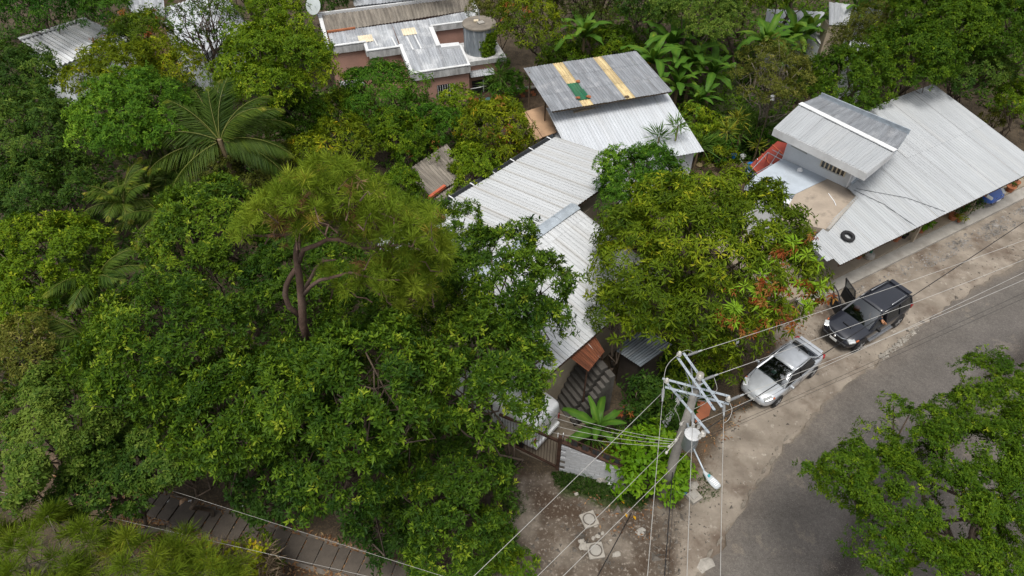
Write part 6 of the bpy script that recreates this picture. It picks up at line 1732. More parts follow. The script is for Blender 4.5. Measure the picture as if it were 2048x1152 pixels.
# black off-road car
def offroad(label, loc, rz):
    root = thing('offroad_car', label, 'car', loc, rz)
    pm = MT['paint_black']
    st = [(-2.36, .70, .55, 1.0, 1.04), (-2.30, .84, .42, 1.08, 1.12), (-2.0, .91, .36, 1.10, 1.14), (-1.4, .925, .34, 1.09, 1.12), (-.6, .925, .33, 1.07, 1.1), (.3, .925, .33, 1.06, 1.1), (.85, .925, .33, 1.06, 1.13), (1.2, .92, .34, 1.04, 1.12),
          (1.7, .91, .38, 1.00, 1.09), (2.05, .87, .42, .93, 1.02), (2.25, .78, .46, .84, .90), (2.36, .66, .5, .70, .74)]
    loft(st, car_prof, 'body', [pm, MT['cabin']], root, cabin=(-2.0, .8))
    o = MB().grid(patch((.20, -.64, 1.735), (.20, .64, 1.735), (-2.0, .61, 1.73), (-2.0, -.61, 1.73), .07, 8, 8)).obj('roof', pm, root, local=True, smooth=True)
    sd_ = o.modifiers.new('solid', 'SOLIDIFY'); sd_.thickness = .06; sd_.offset = -1
    MB().grid(patch((.98, -.76, 1.09), (.98, .76, 1.09), (.22, .62, 1.72), (.22, -.62, 1.72), .06, 6, 4, (1, 0, 1))).obj('windscreen', MT['car_glass'], root, local=True, smooth=True)
    MB().grid(patch((-2.28, -.70, 1.12), (-2.28, .70, 1.12), (-2.03, .58, 1.70), (-2.03, -.58, 1.70), .05, 6, 4, (-1, 0, 0))).obj('rear_window', MT['car_glass_dark'], root, local=True, smooth=True)
    for s_ in (-1, 1):
        wins = [((.78, -.12), (.22, -.12)), ((-.18, -1.18), (-.18, -1.15)), ((-1.24, -2.1), (-1.22, -1.95))]
        for k, ((xa, xb), (xc, xd)) in enumerate(wins):
            if k == 0 and s_ == 1: continue           # the driver's window is wound down
            if k < 2 and s_ == -1: continue           # doors stand open on this side
            MB().grid(patch((xa, .875 * s_, 1.075), (xb, .88 * s_, 1.08), (xd, .665 * s_, 1.69), (xc, .675 * s_, 1.69), .02, 3, 3, (0, s_, .3))).obj('door_window', MT['car_glass_dark'], root, local=True, smooth=True)
        for xa, xb in ((-.15, -.15), (-1.2, -1.18)):
            MB().beam((xa, .88 * s_, 1.07), (xb, .67 * s_, 1.70), .03, .08, up=(0, s_, .3)).obj('pillar', pm, root, local=True)
        MB().tube([(.22, .66 * s_, 1.725), (-.8, .69 * s_, 1.735), (-2.0, .64 * s_, 1.72)], .035, 6).obj('roof_edge', pm, root, local=True, smooth=True)
        MB().tube([(-.55, .58 * s_, 1.80), (-.60, .58 * s_, 1.85), (-1.70, .56 * s_, 1.85), (-1.75, .56 * s_, 1.80)], .022, 6).obj('roof_rail', MT['chrome'], root, local=True, smooth=True)
        rbox(root, 'headlight', (2.10, .70 * s_, .885), (.34, .30, .12), MT['lens'], .04, (0, .2, -.5 * s_))
        rbox(root, 'indicator', (1.86, .86 * s_, .90), (.18, .07, .09), MT['lens_amber'], .02, (0, 0, -.15 * s_))
        rbox(root, 'tail_light', (-2.27, .78 * s_, 1.0), (.16, .18, .22), MT['lens_red'], .03)
        rbox(root, 'fog_lamp', (2.33, .56 * s_, .56), (.06, .12, .09), MT['lens'], .03, (0, 0, -.3 * s_))
        for x in (1.48, -1.42):
            disc(root, 'wheel_arch', x, .922 * s_, .44, .47, MT['trim'])
            wheel(root, x, .84 * s_, .40, .25, s_)
        MB().beam((.9, .95 * s_, .42), (-.9, .95 * s_, .42), .14, .05).obj('side_step', MT['chrome'] if s_ == 1 else MT['trim'], root, local=True)
    pillar(root, (.99, .80, 1.08), (.22, .65, 1.72), .08, .05, pm)
    pillar(root, (-2.26, .79, 1.12), (-2.02, .63, 1.71), .12, .06, pm)
    rbox(root, 'mirror', (.66, 1.02, 1.15), (.13, .22, .17), MT['trim'], .04)
    rbox(root, 'bonnet_scoop', (1.42, 0, 1.115), (.42, .52, .045), pm, .02, (0, .06, 0))
    rbox(root, 'scoop_mouth', (1.62, 0, 1.115), (.04, .46, .03), MT['trim'], .005)
    rbox(root, 'grille', (2.31, 0, .80), (.12, .90, .17), MT['trim'], .03, (0, -.2, 0))
    MB().tube([(2.20, -.56, .925), (2.33, -.3, .90), (2.36, 0, .90), (2.33, .3, .90), (2.20, .56, .925)], .022, 6).obj('grille_trim', MT['chrome'], root, local=True)
    disc_m = MB().lathe([(.07, 0), (.06, .02)], (2.39, 0, .80), 14, M=Matrix.Rotation(rad(90), 3, 'Y')); disc_m.obj('emblem', MT['chrome'], root, local=True)
    rbox(root, 'bumper', (2.30, 0, .58), (.22, 1.35, .20), MT['trim'], .06)
    rbox(root, 'number_plate', (2.425, 0, .62), (.02, .40, .14), MT['plate'], .008)
    rbox(root, 'rear_spoiler', (-2.1, 0, 1.755), (.24, 1.15, .04), pm, .015)
    for s_ in (-.40, .40):
        rbox(root, 'seat', (-.10, s_, 1.18), (.16, .48, .50), MT['cabin'], .06, (0, -.15, 0)); rbox(root, 'headrest', (-.18, s_, 1.50), (.09, .26, .17), MT['cabin'], .04)
    rbox(root, 'rear_seat', (-1.05, 0, 1.2), (.16, 1.2, .5), MT['cabin'], .06, (0, -.15, 0))
    rbox(root, 'dashboard', (.72, 0, 1.09), (.34, 1.4, .10), MT['cabin'], .03)
    m = MB()
    nst_ = 16
    m.tube([(.46 + .06 * math.cos(2 * math.pi * k / nst_), .40 + .18 * math.sin(2 * math.pi * k / nst_), 1.16 + .17 * math.cos(2 * math.pi * k / nst_)) for k in range(nst_ + 1)], .018, 6, caps=False).obj('steering_wheel', MT['trim'], root, local=True)
    # dark open doorway and two open doors on the right side
    for x0, x1 in ((.82, -.12), (-.2, -1.15)):
        MB().prism([(x0, -.95), (x1, -.95), (x1, -.90), (x0, -.90)], .42, 1.08).obj('doorway', MT['cabin'], root, local=True)
    for hx, ln, ang in ((.86, 1.0, 62), (-.16, .98, 66)):
        dz = bpy.data.objects.new('door', None); 
        me = None
        m = MB()
        # door panel in hinge space: +X backwards along the door
        m.add([(0, -.03, .42), (ln, -.03, .42), (ln, -.05, 1.08), (0, -.05, 1.08), (0, .05, .42), (ln, .05, .42), (ln, .05, 1.08), (0, .05, 1.08)],
              [(0, 1, 2, 3), (7, 6, 5, 4), (0, 4, 5, 1), (1, 5, 6, 2), (2, 6, 7, 3), (3, 7, 4, 0)])
        m.beam((.02, 0, 1.08), (.48 if hx > 0 else .06, .20, 1.70), .04, .05)
        m.beam((.48 if hx > 0 else .06, .20, 1.70), (ln - .03, .20, 1.70), .04, .05)
        m.beam((ln - .02, .20, 1.70), (ln - .02, 0, 1.08), .04, .06)
        o = m.obj('door', pm, None); o.parent = root
        o.location = (hx, -.93, 0); o.rotation_euler = (0, 0, rad(180 + ang))
        w = MB().add([(.06, .07, .5), (ln - .06, .07, .5), (ln - .06, .07, 1.03), (.06, .07, 1.03)], [(0, 1, 2, 3)]).obj('inner_trim', MT['cabin'], None); w.parent = o
        hnd = MB().box((ln - .15, -.07, .92), (.2, .03, .04)).obj('handle', MT['chrome'], None); hnd.parent = o
        if hx < 0:
            gl_ = MB().add([(.08, .02, 1.09), (ln - .05, .02, 1.09), (ln - .05, .19, 1.68), (.10, .19, 1.68)], [(0, 1, 2, 3)]).obj('pane', MT['car_glass_dark'], None); gl_.parent = o
        else:
            mi = MB().box((.12, -.16, 1.12), (.14, .2, .15)).obj('mirror', MT['trim'], None); mi.parent = o
    return root
suv_loc = Vector((16.75, 21.85, 0)); suv_rz = rad(-147.5)
offroad('black off-road car with both right side doors standing open', suv_loc, suv_rz)

# driver with an arm on the window sill, and a red bundle on the passenger side
def person_driver(loc, rz):
    root = thing('person', 'person in a dark shirt driving the black car, forearm on the window sill', 'person', loc, rz)
    bm_v = [(-.10, .40, .62), (-.06, .40, .85), (-.02, .40, 1.10), (-.01, .40, 1.28), (.0, .40, 1.36), (.03, .40, 1.47), (.04, .40, 1.56),
            (-.01, .60, 1.30), (.08, .86, 1.12), (.02, .99, 1.16), (.20, .93, 1.34), (.25, .92, 1.41), (-.01, .20, 1.30), (.14, .14, 1.10), (.34, .28, 1.16), (.40, .31, 1.18),
            (.32, .52, .62), (.32, .28, .62), (.62, .52, .50), (.62, .28, .50),
            (.285, .905, 1.445), (.29, .94, 1.45), (.262, .965, 1.43), (.25, .885, 1.455), (.44, .335, 1.19), (.445, .305, 1.2), (.43, .285, 1.2)]
    ed = [(0, 1), (1, 2), (2, 3), (3, 4), (4, 5), (5, 6), (3, 7), (7, 8), (8, 9), (9, 10), (10, 11), (3, 12), (12, 13), (13, 14), (14, 15), (0, 16), (0, 17), (16, 18), (17, 19), (11, 20), (11, 21), (11, 22), (11, 23), (15, 24), (15, 25), (15, 26)]
    rr = [.15, .16, .18, .12, .06, .10, .085, .075, .058, .048, .036, .034, .075, .055, .036, .034, .085, .085, .06, .06, .011, .011, .011, .011, .011, .011, .011]
    me = bpy.data.meshes.new('body')
    me.from_pydata(bm_v, ed, [])
    o = place(me, 'body', MT['skin'], root, local=True)
    md = o.modifiers.new('skin', 'SKIN')
    sv = me.skin_vertices[0].data
    for i, r in enumerate(rr): sv[i].radius = (r, r)
    sv[0].use_root = True
    s2 = o.modifiers.new('sub', 'SUBSURF'); s2.levels = 1; s2.render_levels = 1
    # shirt
    m = MB(); m.tube([(-.09, .40, .70), (-.05, .40, .95), (-.02, .40, 1.18), (-.01, .40, 1.33)], [.19, .21, .215, .10], 14)
    m.tube([(-.01, .52, 1.29), (.03, .72, 1.21)], [.10, .085], 10); m.tube([(-.01, .28, 1.29), (.06, .17, 1.2)], [.10, .085], 10)
    m.obj('shirt', MT['shirt'], root, local=True, smooth=True)
    m = MB(); m.lathe([(.098, -.02), (.104, .03), (.09, .09), (.05, .12), (.01, .125)], (.02, .40, 1.55), 14); m.obj('hair', MT['trim'], root, local=True, smooth=True)
    return root
MT['skin'] = surf('skin', (.42, .20, .10), .55, 0, .08, 5, 30)
MT['shirt'] = surf('shirt', (.03, .035, .05), .9, 0, .15, 6, 30)
person_driver(suv_loc, suv_rz)
Ms = Matrix.Rotation(suv_rz, 3, 'Z')
rb = suv_loc + Ms @ Vector((.42, -.42, 1.14)) * .95
rbn = thing('red_bundle', 'red cloth bundle behind the windscreen of the black car, passenger side', 'bundle', rb)
m = MB(); m.lathe([(.04, 0), (.15, .03), (.17, .10), (.12, .19), (.03, .22)], (0, 0, 0), 12); m.obj('cloth', surf('red_cloth', (.35, .02, .015), .9, 0, .3, 9), rbn, local=True, smooth=True)

# white van behind the gate
vr = at(1100, 866, .45)
vdir = Vector((.77, -.64, 0))                       # outward normal of the visible end
va = math.atan2(-vdir.y, -vdir.x)                    # heading away from us
vc = Vector((vr.x, vr.y, .06)) - vdir * 2.3 - Vector((-vdir.y, vdir.x, 0)) * .2
van = thing('white_van', 'white van parked under the great dark tree behind the gate', 'van', vc, va)
def van_prof(w, zb, zs, zt):
    return [(0, zb), (.7 * w, zb), (.95 * w, zb + .05), (w, zb + .25), (w, (zb + zs) / 2), (.97 * w, zs - .35), (.90 * w, zs - .10), (.78 * w, zs), (.45 * w, zt - .02), (0, zt)]
stv = [(-2.3, .80, .45, 1.75, 1.80), (-2.25, .90, .34, 1.90, 1.97), (-2.0, .94, .28, 1.97, 2.05), (-.8, .95, .26, 1.98, 2.07), (.6, .95, .26, 1.96, 2.05), (1.2, .94, .26, 1.75, 1.82), (1.75, .92, .28, 1.15, 1.2), (2.2, .86, .32, .95, 1.0), (2.32, .7, .4, .8, .84)]
loft(stv, van_prof, 'body', [MT['paint_white'], MT['cabin']], van)
for y in (-.62, .62):
    rbox(van, 'tail_light', (-2.28, y * 1.25, .95), (.06, .12, .34), MT['lens_red'], .02)
    rbox(van, 'bumper_slot', (-2.33, y, .52), (.04, .30, .09), MT['trim'], .02)
rbox(van, 'handle', (-2.31, .1, .95), (.04, .10, .16), MT['trim'], .02)
rbox(van, 'bumper', (-2.30, 0, .46), (.14, 1.6, .22), MT['paint_white'], .05)
MB().tube([(-2.29, -.8, 1.22), (-2.31, 0, 1.24), (-2.29, .8, 1.22)], .008, 4).obj('shut_line', MT['trim'], van, local=True)
for s_ in (-1, 1):
    for x in (1.45, -1.45):
        disc(van, 'wheel_arch', x, .95 * s_, .36, .38, MT['trim']); wheel(van, x, .86 * s_, .33, .2, s_)
    MB().grid(patch((1.0, .955 * s_, 1.2), (-.2, .955 * s_, 1.2), (-.2, .93 * s_, 1.7), (.7, .93 * s_, 1.7), .01, 2, 2, (0, s_, 0))).obj('side_window', MT['car_glass_dark'], van, local=True)
MB().grid(patch((1.78, -.75, 1.2), (1.78, .75, 1.2), (1.22, .7, 1.8), (1.22, -.7, 1.8), .05, 4, 3, (1, 0, 1))).obj('windscreen', MT['car_glass_dark'], van, local=True)

for o_ in COL.objects:
    if o_.name.startswith(('parked_sedan', 'offroad_car', 'person')) and o_.parent is None:
        o_.scale = (.95, .95, .95)
# ------------------------------------------------------------------ utility pole
PX, PYY = 5.86, 13.10
up_ = thing('utility_pole', 'concrete utility pole with crossed steel arms and insulators at the roadside corner', 'utility pole', (PX, PYY, 0))
MB().tube([(PX, PYY, -.1), (PX, PYY, 2.5), (PX, PYY, 7.62)], [.20, .175, .115], 14).obj('pole', MT['concrete'], up_, smooth=True)
for z in (3.2, 3.9, 4.6, 5.5, 6.3):
    MB().lathe([(.19 - .012 * z, z - .06), (.195 - .012 * z, z), (.19 - .012 * z, z + .06)], (PX, PYY, 0), 14).obj('clamp_band', MT['steel'], up_)
def arm(a, b, z, nm='crossarm'):
    p, q = at(*a, z), at(*b, z)
    m = MB()
    m.beam(p, q, .085, .012)                                   # angle steel: flange and web
    d_ = (q - p).normalized(); s_ = Vector((-d_.y, d_.x, 0)) * .038
    m.beam(p + s_ - Vector((0, 0, .045)), q + s_ - Vector((0, 0, .045)), .012, .085)
    o = m.obj(nm, MT['steel'], up_)
    for k in range(7):
        c = p.lerp(q, (k + .5) / 7)
        MB().lathe([(.013, 0), (.013, .018)], (c.x, c.y, z + .006), 6).obj('bolt', MT['steel_dark'], o)
    return p, q
P1 = arm((1355, 714), (1429, 820), 7.5); P2 = arm((1367, 706), (1444, 814), 7.5)
Q1 = arm((1325, 757), (1460, 793), 7.1); Q2 = arm((1330, 774), (1458, 808), 7.1)
Ra = arm((1333, 765), (1418, 866), 6.6)
for arm_, zz in ((P1, 6.6), (P2, 6.6), (Q1, 6.3), (Q2, 6.3), (Ra, 5.9)):
    for t in (.22, .78):
        c = arm_[0].lerp(arm_[1], t)
        MB().beam(c - Vector((0, 0, .05)), (PX + .1 * (c.x - PX), PYY + .1 * (c.y - PYY), zz), .035, .012).obj('brace', MT['steel'], up_)
for pr in ((P1, P2), (Q1, Q2)):
    for t in (.44, .56):
        MB().beam(pr[0][0].lerp(pr[0][1], t) - Vector((0, 0, .02)), pr[1][0].lerp(pr[1][1], t) - Vector((0, 0, .02)), .03, .03).obj('spacer_bolt', MT['steel'], up_)
def pin_ins(p, nm='pin_insulator'):
    MB().lathe([(.02, 0), (.02, .10), (.075, .11), (.085, .14), (.05, .16), (.07, .18), (.072, .21), (.04, .24), (.045, .27), (.02, .29)], p, 16).obj(nm, MT['porcelain'], up_, smooth=True)
pin_ins(P1[0] + Vector((.02, -.03, .02))); pin_ins(Q2[0] + Vector((.04, .1, .02))); pin_ins(at(1397, 762, 7.5)); pin_ins(Q2[1] + Vector((-.05, .05, .02)))
def string_ins(a, b, n=9):
    a = Vector(a); b = Vector(b)
    m = MB(); m.tube([a, b], .014, 6)
    d_ = (b - a).normalized()
    q = d_.to_track_quat('Z', 'Y').to_matrix()
    for k in range(n):
        c = a.lerp(b, .18 + .66 * k / (n - 1))
        m.lathe([(.016, -.012), (.05, 0), (.016, .014)], c, 12, M=q)
    m.tube([b - d_ * .04, b + d_ * .10], .03, 8)
    m.obj('strain_insulator', MT['polymer'], up_, smooth=False)
WIRES = []
def wire(label, pts, r=.0075, mat='wire_alu', sag=.0, name='power_line'):
    if len(pts) == 2 and sag:
        pts = sag_line(pts[0], pts[1], sag)
    o = MB().tube(pts, r, 6).obj(name, MT[mat], None, smooth=True)
    tag(o, label, 'wire', 'overhead wires at the utility pole')
    return o
# strain insulators and the pale conductors to the upper right
def conductor(label, su, sv, sz, eu, ev, ez, slen=.45, r=.009, sag=.25, mat='wire_alu', strain=True):
    a = at(su, sv, sz); b = at(eu, ev, ez)
    if strain:
        d_ = (b - a).normalized(); a2 = a + d_ * slen
        string_ins(a, a2)
        a = a2
    wire(label, (a, b), r, mat, sag)
    return a
a1 = conductor('uppermost pale power line running to the upper right from the top crossarms', 1374, 711, 7.5, 2260, 400, 7.6)
a2 = conductor('second pale power line from the top running to the upper right', 1406, 760, 7.45, 2260, 432, 7.6)
a3 = conductor('third pale power line running to the upper right, over the silver car', 1458, 801, 7.1, 2260, 465, 7.2)
conductor('fourth pale power line running to the upper right, over the silver car bonnet', 1376, 856, 6.2, 2260, 440, 6.6, strain=False)
conductor('thick black cable crossing above both parked cars to the upper right', 1372, 884, 4.3, 2260, 300, 5.2, strain=False, r=.017, mat='wire_black', sag=.3)
conductor('upper thin dark wire over the asphalt edge to the upper right', 1366, 893, 4.1, 2260, 486, 4.4, strain=False, r=.0065, mat='wire_black', sag=.15)
conductor('lower thin dark wire over the asphalt edge to the upper right', 1364, 899, 4.0, 2260, 500, 4.2, strain=False, r=.0065, mat='wire_black', sag=.1)
# towards the camera
b1 = conductor('pale power line dropping from the left end of the crossarms to the bottom edge', 1327, 775, 7.05, 1262, 1560, 7.2, sag=.1)
b2 = conductor('pale power line dropping past the transformer to the bottom edge', 1386, 822, 7.1, 1362, 1560, 7.2, sag=.1)
b3 = conductor('pale power line dropping from the right end of the crossarms to the bottom edge', 1448, 803, 7.05, 1436, 1560, 7.2, sag=.1)
conductor('black service cable dropping beside the pole to the bottom edge', 1345, 945, 3.2, 1300, 1560, 4.0, strain=False, r=.016, mat='wire_black', sag=.1)
conductor('thin dark wire just right of the black service cable at the bottom edge', 1350, 950, 3.1, 1312, 1560, 4.0, strain=False, r=.0065, mat='wire_black', sag=.1)
# towards the lower left
conductor('longest pale wire slanting down left from the crossarms across the block wall', 1322, 788, 7.05, 640, 1446, 7.0, strain=False, sag=.1)
conductor('lowest pale wire slanting down left across the manhole covers', 1396, 884, 5.0, 760, 1510, 5.2, strain=False, sag=.1)
conductor('middle pale wire slanting down left from the pole across the lane', 1332, 897, 4.4, 800, 1420, 4.6, strain=False, sag=.1)
conductor('black cable rising from the dirt lane towards the bottom edge', 1263, 1026, .05, 1110, 1310, 3.0, strain=False, r=.016, mat='wire_black', sag=.05)
# service drops to the house on the left
for k, (su, sv, eu, ev, lab) in enumerate(((1352, 880, 990, 778, 'upper twisted service wire from the pole to the house over the van'), (1350, 884, 990, 792, 'second service wire from the pole to the house over the van'), (1347, 888, 985, 812, 'third service wire from the pole to the house over the van'), (1345, 893, 980, 830, 'lowest service wire from the pole to the house over the van'))):
    conductor(lab, su, sv, 4.5, eu, ev, 4.0, strain=False, r=.007, sag=.45)
# lines over the lower left lane
conductor('upper thin pale line over the slab path in the lower left', -120, 832, 4.5, 1100, 1219, 4.5, strain=False, r=.005, sag=.1)
conductor('lower thin pale line over the slab path in the lower left', -120, 955, 4.5, 980, 1207, 4.5, strain=False, r=.005, sag=.1)
# jumper loops
def loop(pts, lab, r=.008):
    P_ = [at(*p) for p in pts]
    out = []
    for i in range(len(P_) - 1):
        p0 = P_[max(i - 1, 0)]; p1 = P_[i]; p2 = P_[i + 1]; p3 = P_[min(i + 2, len(P_) - 1)]
        for k in range(5):
            t = k / 5
            out.append(.5 * ((2 * p1) + (p2 - p0) * t + (2 * p0 - 5 * p1 + 4 * p2 - p3) * t * t + (3 * p1 - p0 - 3 * p2 + p3) * t ** 3))
    out.append(P_[-1])
    MB().tube(out, r, 6).obj('jumper', MT['wire_alu'], up_)
loop([(1388, 706, 7.5), (1375, 700, 7.7), (1358, 708, 7.75), (1335, 730, 7.5), (1328, 757, 7.2), (1327, 790, 7.0)], '')
loop([(1428, 755, 7.4), (1434, 775, 7.2), (1430, 785, 7.1), (1412, 805, 7.0), (1388, 818, 6.8)], '')
loop([(1458, 803, 7.2), (1464, 820, 7.1), (1458, 838, 7.0), (1448, 846, 6.95)], '')
loop([(1362, 800, 6.5), (1350, 815, 6.3), (1356, 830, 6.1), (1362, 850, 5.6)], '')
# transformer
tp = at(1386, 866, 5.35)
tf = thing('pole_transformer', 'grey can shaped transformer hung on the utility pole', 'transformer', (tp.x, tp.y, 4.55))
MB().lathe([(.20, 4.52), (.245, 4.56), (.245, 5.22), (.262, 5.24), (.262, 5.27)], (tp.x, tp.y, 0), 24).obj('tank', MT['transformer'], tf); auto_smooth(tf.children[0], 35)
MB().lathe([(.268, 5.275), (.268, 5.30), (.20, 5.345), (.02, 5.36)], (tp.x, tp.y, 0), 24).obj('lid', MT['white_paint'], tf); auto_smooth(tf.children[1], 50)
for dx, dy in ((.22, -.22), (.05, .3)):
    MB().lathe([(.03, 5.3), (.06, 5.34), (.035, 5.37), (.06, 5.41), (.03, 5.45), (.05, 5.49), (.02, 5.55)], (tp.x + dx * .8, tp.y + dy * .8, 0), 12).obj('bushing', MT['porcelain'], tf)
for z in (4.75, 5.1):
    MB().beam((tp.x, tp.y, z), (PX, PYY, z), .06, .10).obj('bracket', MT['steel'], tf)
# arresters / fuse cutouts on the lower arm
for u, v in ((1407, 866), (1398, 852), (1398, 843)):
    p = at(u, v, 6.3)
    m = MB()
    for k in range(4): m.lathe([(.02, .05 * k), (.085 if u == 1407 else .05, .05 * k + .02), (.02, .05 * k + .045)], p - Vector((0, 0, .12)), 14)
    m.obj('arrester', MT['porcelain'], up_)
for u, v, z in ((1362, 848, 5.2), (1338, 893, 4.3), (1333, 905, 4.2), (1352, 880, 4.6)):
    p = at(u, v, z)
    m = MB(); m.lathe([(.03, -.05), (.05, -.03), (.03, 0), (.05, .03), (.03, .05)], p, 10)
    m.beam(p, (PX, PYY, z), .03, .03)
    m.obj('spool_insulator', MT['porcelain'], up_)
# street lamp
l0 = Vector((PX, PYY, 4.55)); lh = at(1424, 962, 4.75); lk = at(1410, 946, 4.78)
sl = thing('street_lamp', 'flat pale street lamp on a curved arm from the utility pole', 'street lamp', (PX, PYY, 4.5))
MB().tube([l0, l0 + Vector((.06, -.12, .08)), l0.lerp(lk, .5) + Vector((0, 0, .06)), lk], .03, 8).obj('arm', MT['steel'], sl, smooth=True)
ld = Vector((lh.x - lk.x, lh.y - lk.y, 0)).normalized()
def lamp_outline(k, z):
    n = Vector((-ld.y, ld.x, 0))
    pts = []
    for t, w in ((-.06, .04), (.08, .075), (.22, .125), (.42, .145), (.56, .13), (.62, .08)):
        pts.append((t, w))
    c = lk
    return [c + ld * t + n * w * k + Vector((0, 0, z)) for t, w in pts] + [c + ld * t - n * w * k + Vector((0, 0, z)) for t, w in reversed(pts)]
m = MB()
A1, A2, A3 = lamp_outline(.9, -.05), lamp_outline(1, 0), lamp_outline(.75, .035)
n_ = len(A1)
m.add(A1 + A2 + A3, [tuple(range(n_ - 1, -1, -1)), tuple(2 * n_ + k for k in range(n_))] + [(i, (i + 1) % n_, n_ + (i + 1) % n_, n_ + i) for i in range(n_)] + [(n_ + i, n_ + (i + 1) % n_, 2 * n_ + (i + 1) % n_, 2 * n_ + i) for i in range(n_)])
hd = m.obj('head', MT['lamp_grey'], sl)
MB().lathe([(.045, 0), (.045, .06), (.03, .07)], lk + ld * .16 + Vector((0, 0, .03)), 12).obj('photocell', MT['teal'], hd)
for k in range(5):
    c = lk + ld * (.30 + .055 * k) + Vector((0, 0, .042)); n2 = Vector((-ld.y, ld.x, 0)) * .085
    MB().beam(c - n2, c + n2, .022, .02).obj('cooling_fin', MT['white_plastic'], hd)

# ------------------------------------------------------------------ white block wall, fence and gate
wl, wr = at(1119, 938, 0), at(1252, 972, 0)
wd = (wr - wl); wlen = wd.length; wd.normalize(); wn_ = Vector((-wd.y, wd.x, 0)); wang = math.atan2(wd.y, wd.x)
bwll = thing('block_wall', 'white painted concrete block wall with iron railing beside the driveway', 'wall', wl)
MT['block_white'] = surf('block_white', (.50, .51, .53), .9, 0, .2, 1.5, 16, dirt=(.16, .15, .14), damt=.65, dscale=1.2, dlo=.5, dhi=.72)
bm_ = MB().box((0, 0, 0), (.392, .15, .192)).mesh('block')
bm_.materials.append(MT['block_white'])
ncs = 10; nbl = int(wlen / .4) + 1
for r_ in range(ncs):
    for k in range(nbl + 1):
        s_ = .2 + .4 * k - (.2 if r_ % 2 else 0)
        if s_ - .2 < -.05 and r_ % 2: continue
        if s_ > wlen - .1: continue
        top = 1.95 - .75 * (s_ / wlen)
        if .2 * r_ + .15 > top: continue
        o = bpy.data.objects.new('block', bm_); COL.objects.link(o); o.parent = bwll
        o.location = (wd.x * s_ + wn_.x * R_.uniform(-.006, .006), wd.y * s_ + wn_.y * R_.uniform(-.006, .006), .1 + .2 * r_)
        o.rotation_euler = (R_.uniform(-.01, .01), 0, wang + R_.uniform(-.012, .012))
MB().prism([wl + wn_ * .06, wr + wn_ * .06, wr - wn_ * .06, wl - wn_ * .06], 0, .9).obj('core', MT['concrete_dark'], bwll)
def wt(s_, z=0): return Vector((wl.x + wd.x * s_, wl.y + wd.y * s_, z))
MB().beam(wt(0, 2.0), wt(wlen, 1.22), .17, .06).obj('coping', MT['rust_iron'], bwll)
MB().beam(wt(0, 2.42), wt(wlen * .95, 1.66), .03, .03).obj('rail', MT['rust_iron'], bwll)
for k in range(15):
    s_ = .05 + (wlen * .95) * k / 14
    z0 = 2.0 - .78 * s_ / wlen
    MB().tube([wt(s_, z0), wt(s_, z0 + .42)], .016, 5).obj('picket', MT['rust_iron'], bwll)
for k in range(6):
    s_ = .35 + k * .42; z0 = 2.05 - .78 * s_ / wlen
    o = MB().add([wt(s_, z0), wt(s_ + .26, z0 - .07), wt(s_ + .26, z0 + .28), wt(s_, z0 + .35)], [(0, 1, 2, 3)]).obj('railing_plate', MT['steel_dark'], bwll)
gl_, gr_ = at(1000, 880, 0), wl + wd * -.08
gt = thing('sliding_gate', 'rusty iron sliding gate across the driveway beside the block wall', 'gate', gr_)
MB().beam((gl_.x, gl_.y, 1.85), (gr_.x, gr_.y, 1.95), .10, .09).obj('top_rail', MT['rust_iron'], gt)
MB().beam((gl_.x, gl_.y, .1), (gr_.x, gr_.y, .1), .08, .08).obj('bottom_rail', MT['rust_iron'], gt)
for k in range(22):
    p = gl_.lerp(gr_, k / 21)
    MB().tube([(p.x, p.y, .1), (p.x, p.y, 1.85)], .010, 5).obj('bar', MT['rust_iron'], gt)
for q in (gr_,):
    MB().box((q.x, q.y, 1.15), (.14, .14, 2.3), rz=wang).obj('post', MT['rust_iron'], gt)
    for dx in (-.1, .1):
        MB().tube([(q.x + dx, q.y, 2.3), (q.x + dx, q.y, 2.55)], .02, 6).obj('post_tip', MT['white_plastic'], gt)
# white low wall stub and brown sheet behind the pole
s0_, s1_ = at(1378, 770, 0), at(1320, 872, 0)
wst = thing('garden_wall', 'weathered white low garden wall behind the utility pole', 'wall', s1_)
dv = (s1_ - s0_)
for k in range(6):
    p = s0_.lerp(s1_, (k + .5) / 6)
    MB().box((p.x, p.y, .38 + .03 * (k % 2)), (dv.length / 6 - .012, .17, .78 + .06 * (k % 2)), rz=math.atan2(dv.y, dv.x)).obj('block', MT['white_paint'], wst)
bs_ = thing('rust_sheet', 'flat rust brown sheet lying beside the utility pole', 'sheet', at(1408, 822, 0))
pts = [at(1396, 800, .12), at(1424, 806, .12), at(1418, 832, .10), at(1390, 846, .1)]
MB().add(pts + [p + Vector((0, 0, .03)) for p in pts], [(3, 2, 1, 0), (4, 5, 6, 7), (0, 1, 5, 4), (1, 2, 6, 5), (2, 3, 7, 6), (3, 0, 4, 7)]).obj('sheet', surf('rust_sheet', (.26, .085, .04), .85, 0, .2, 2), bs_)

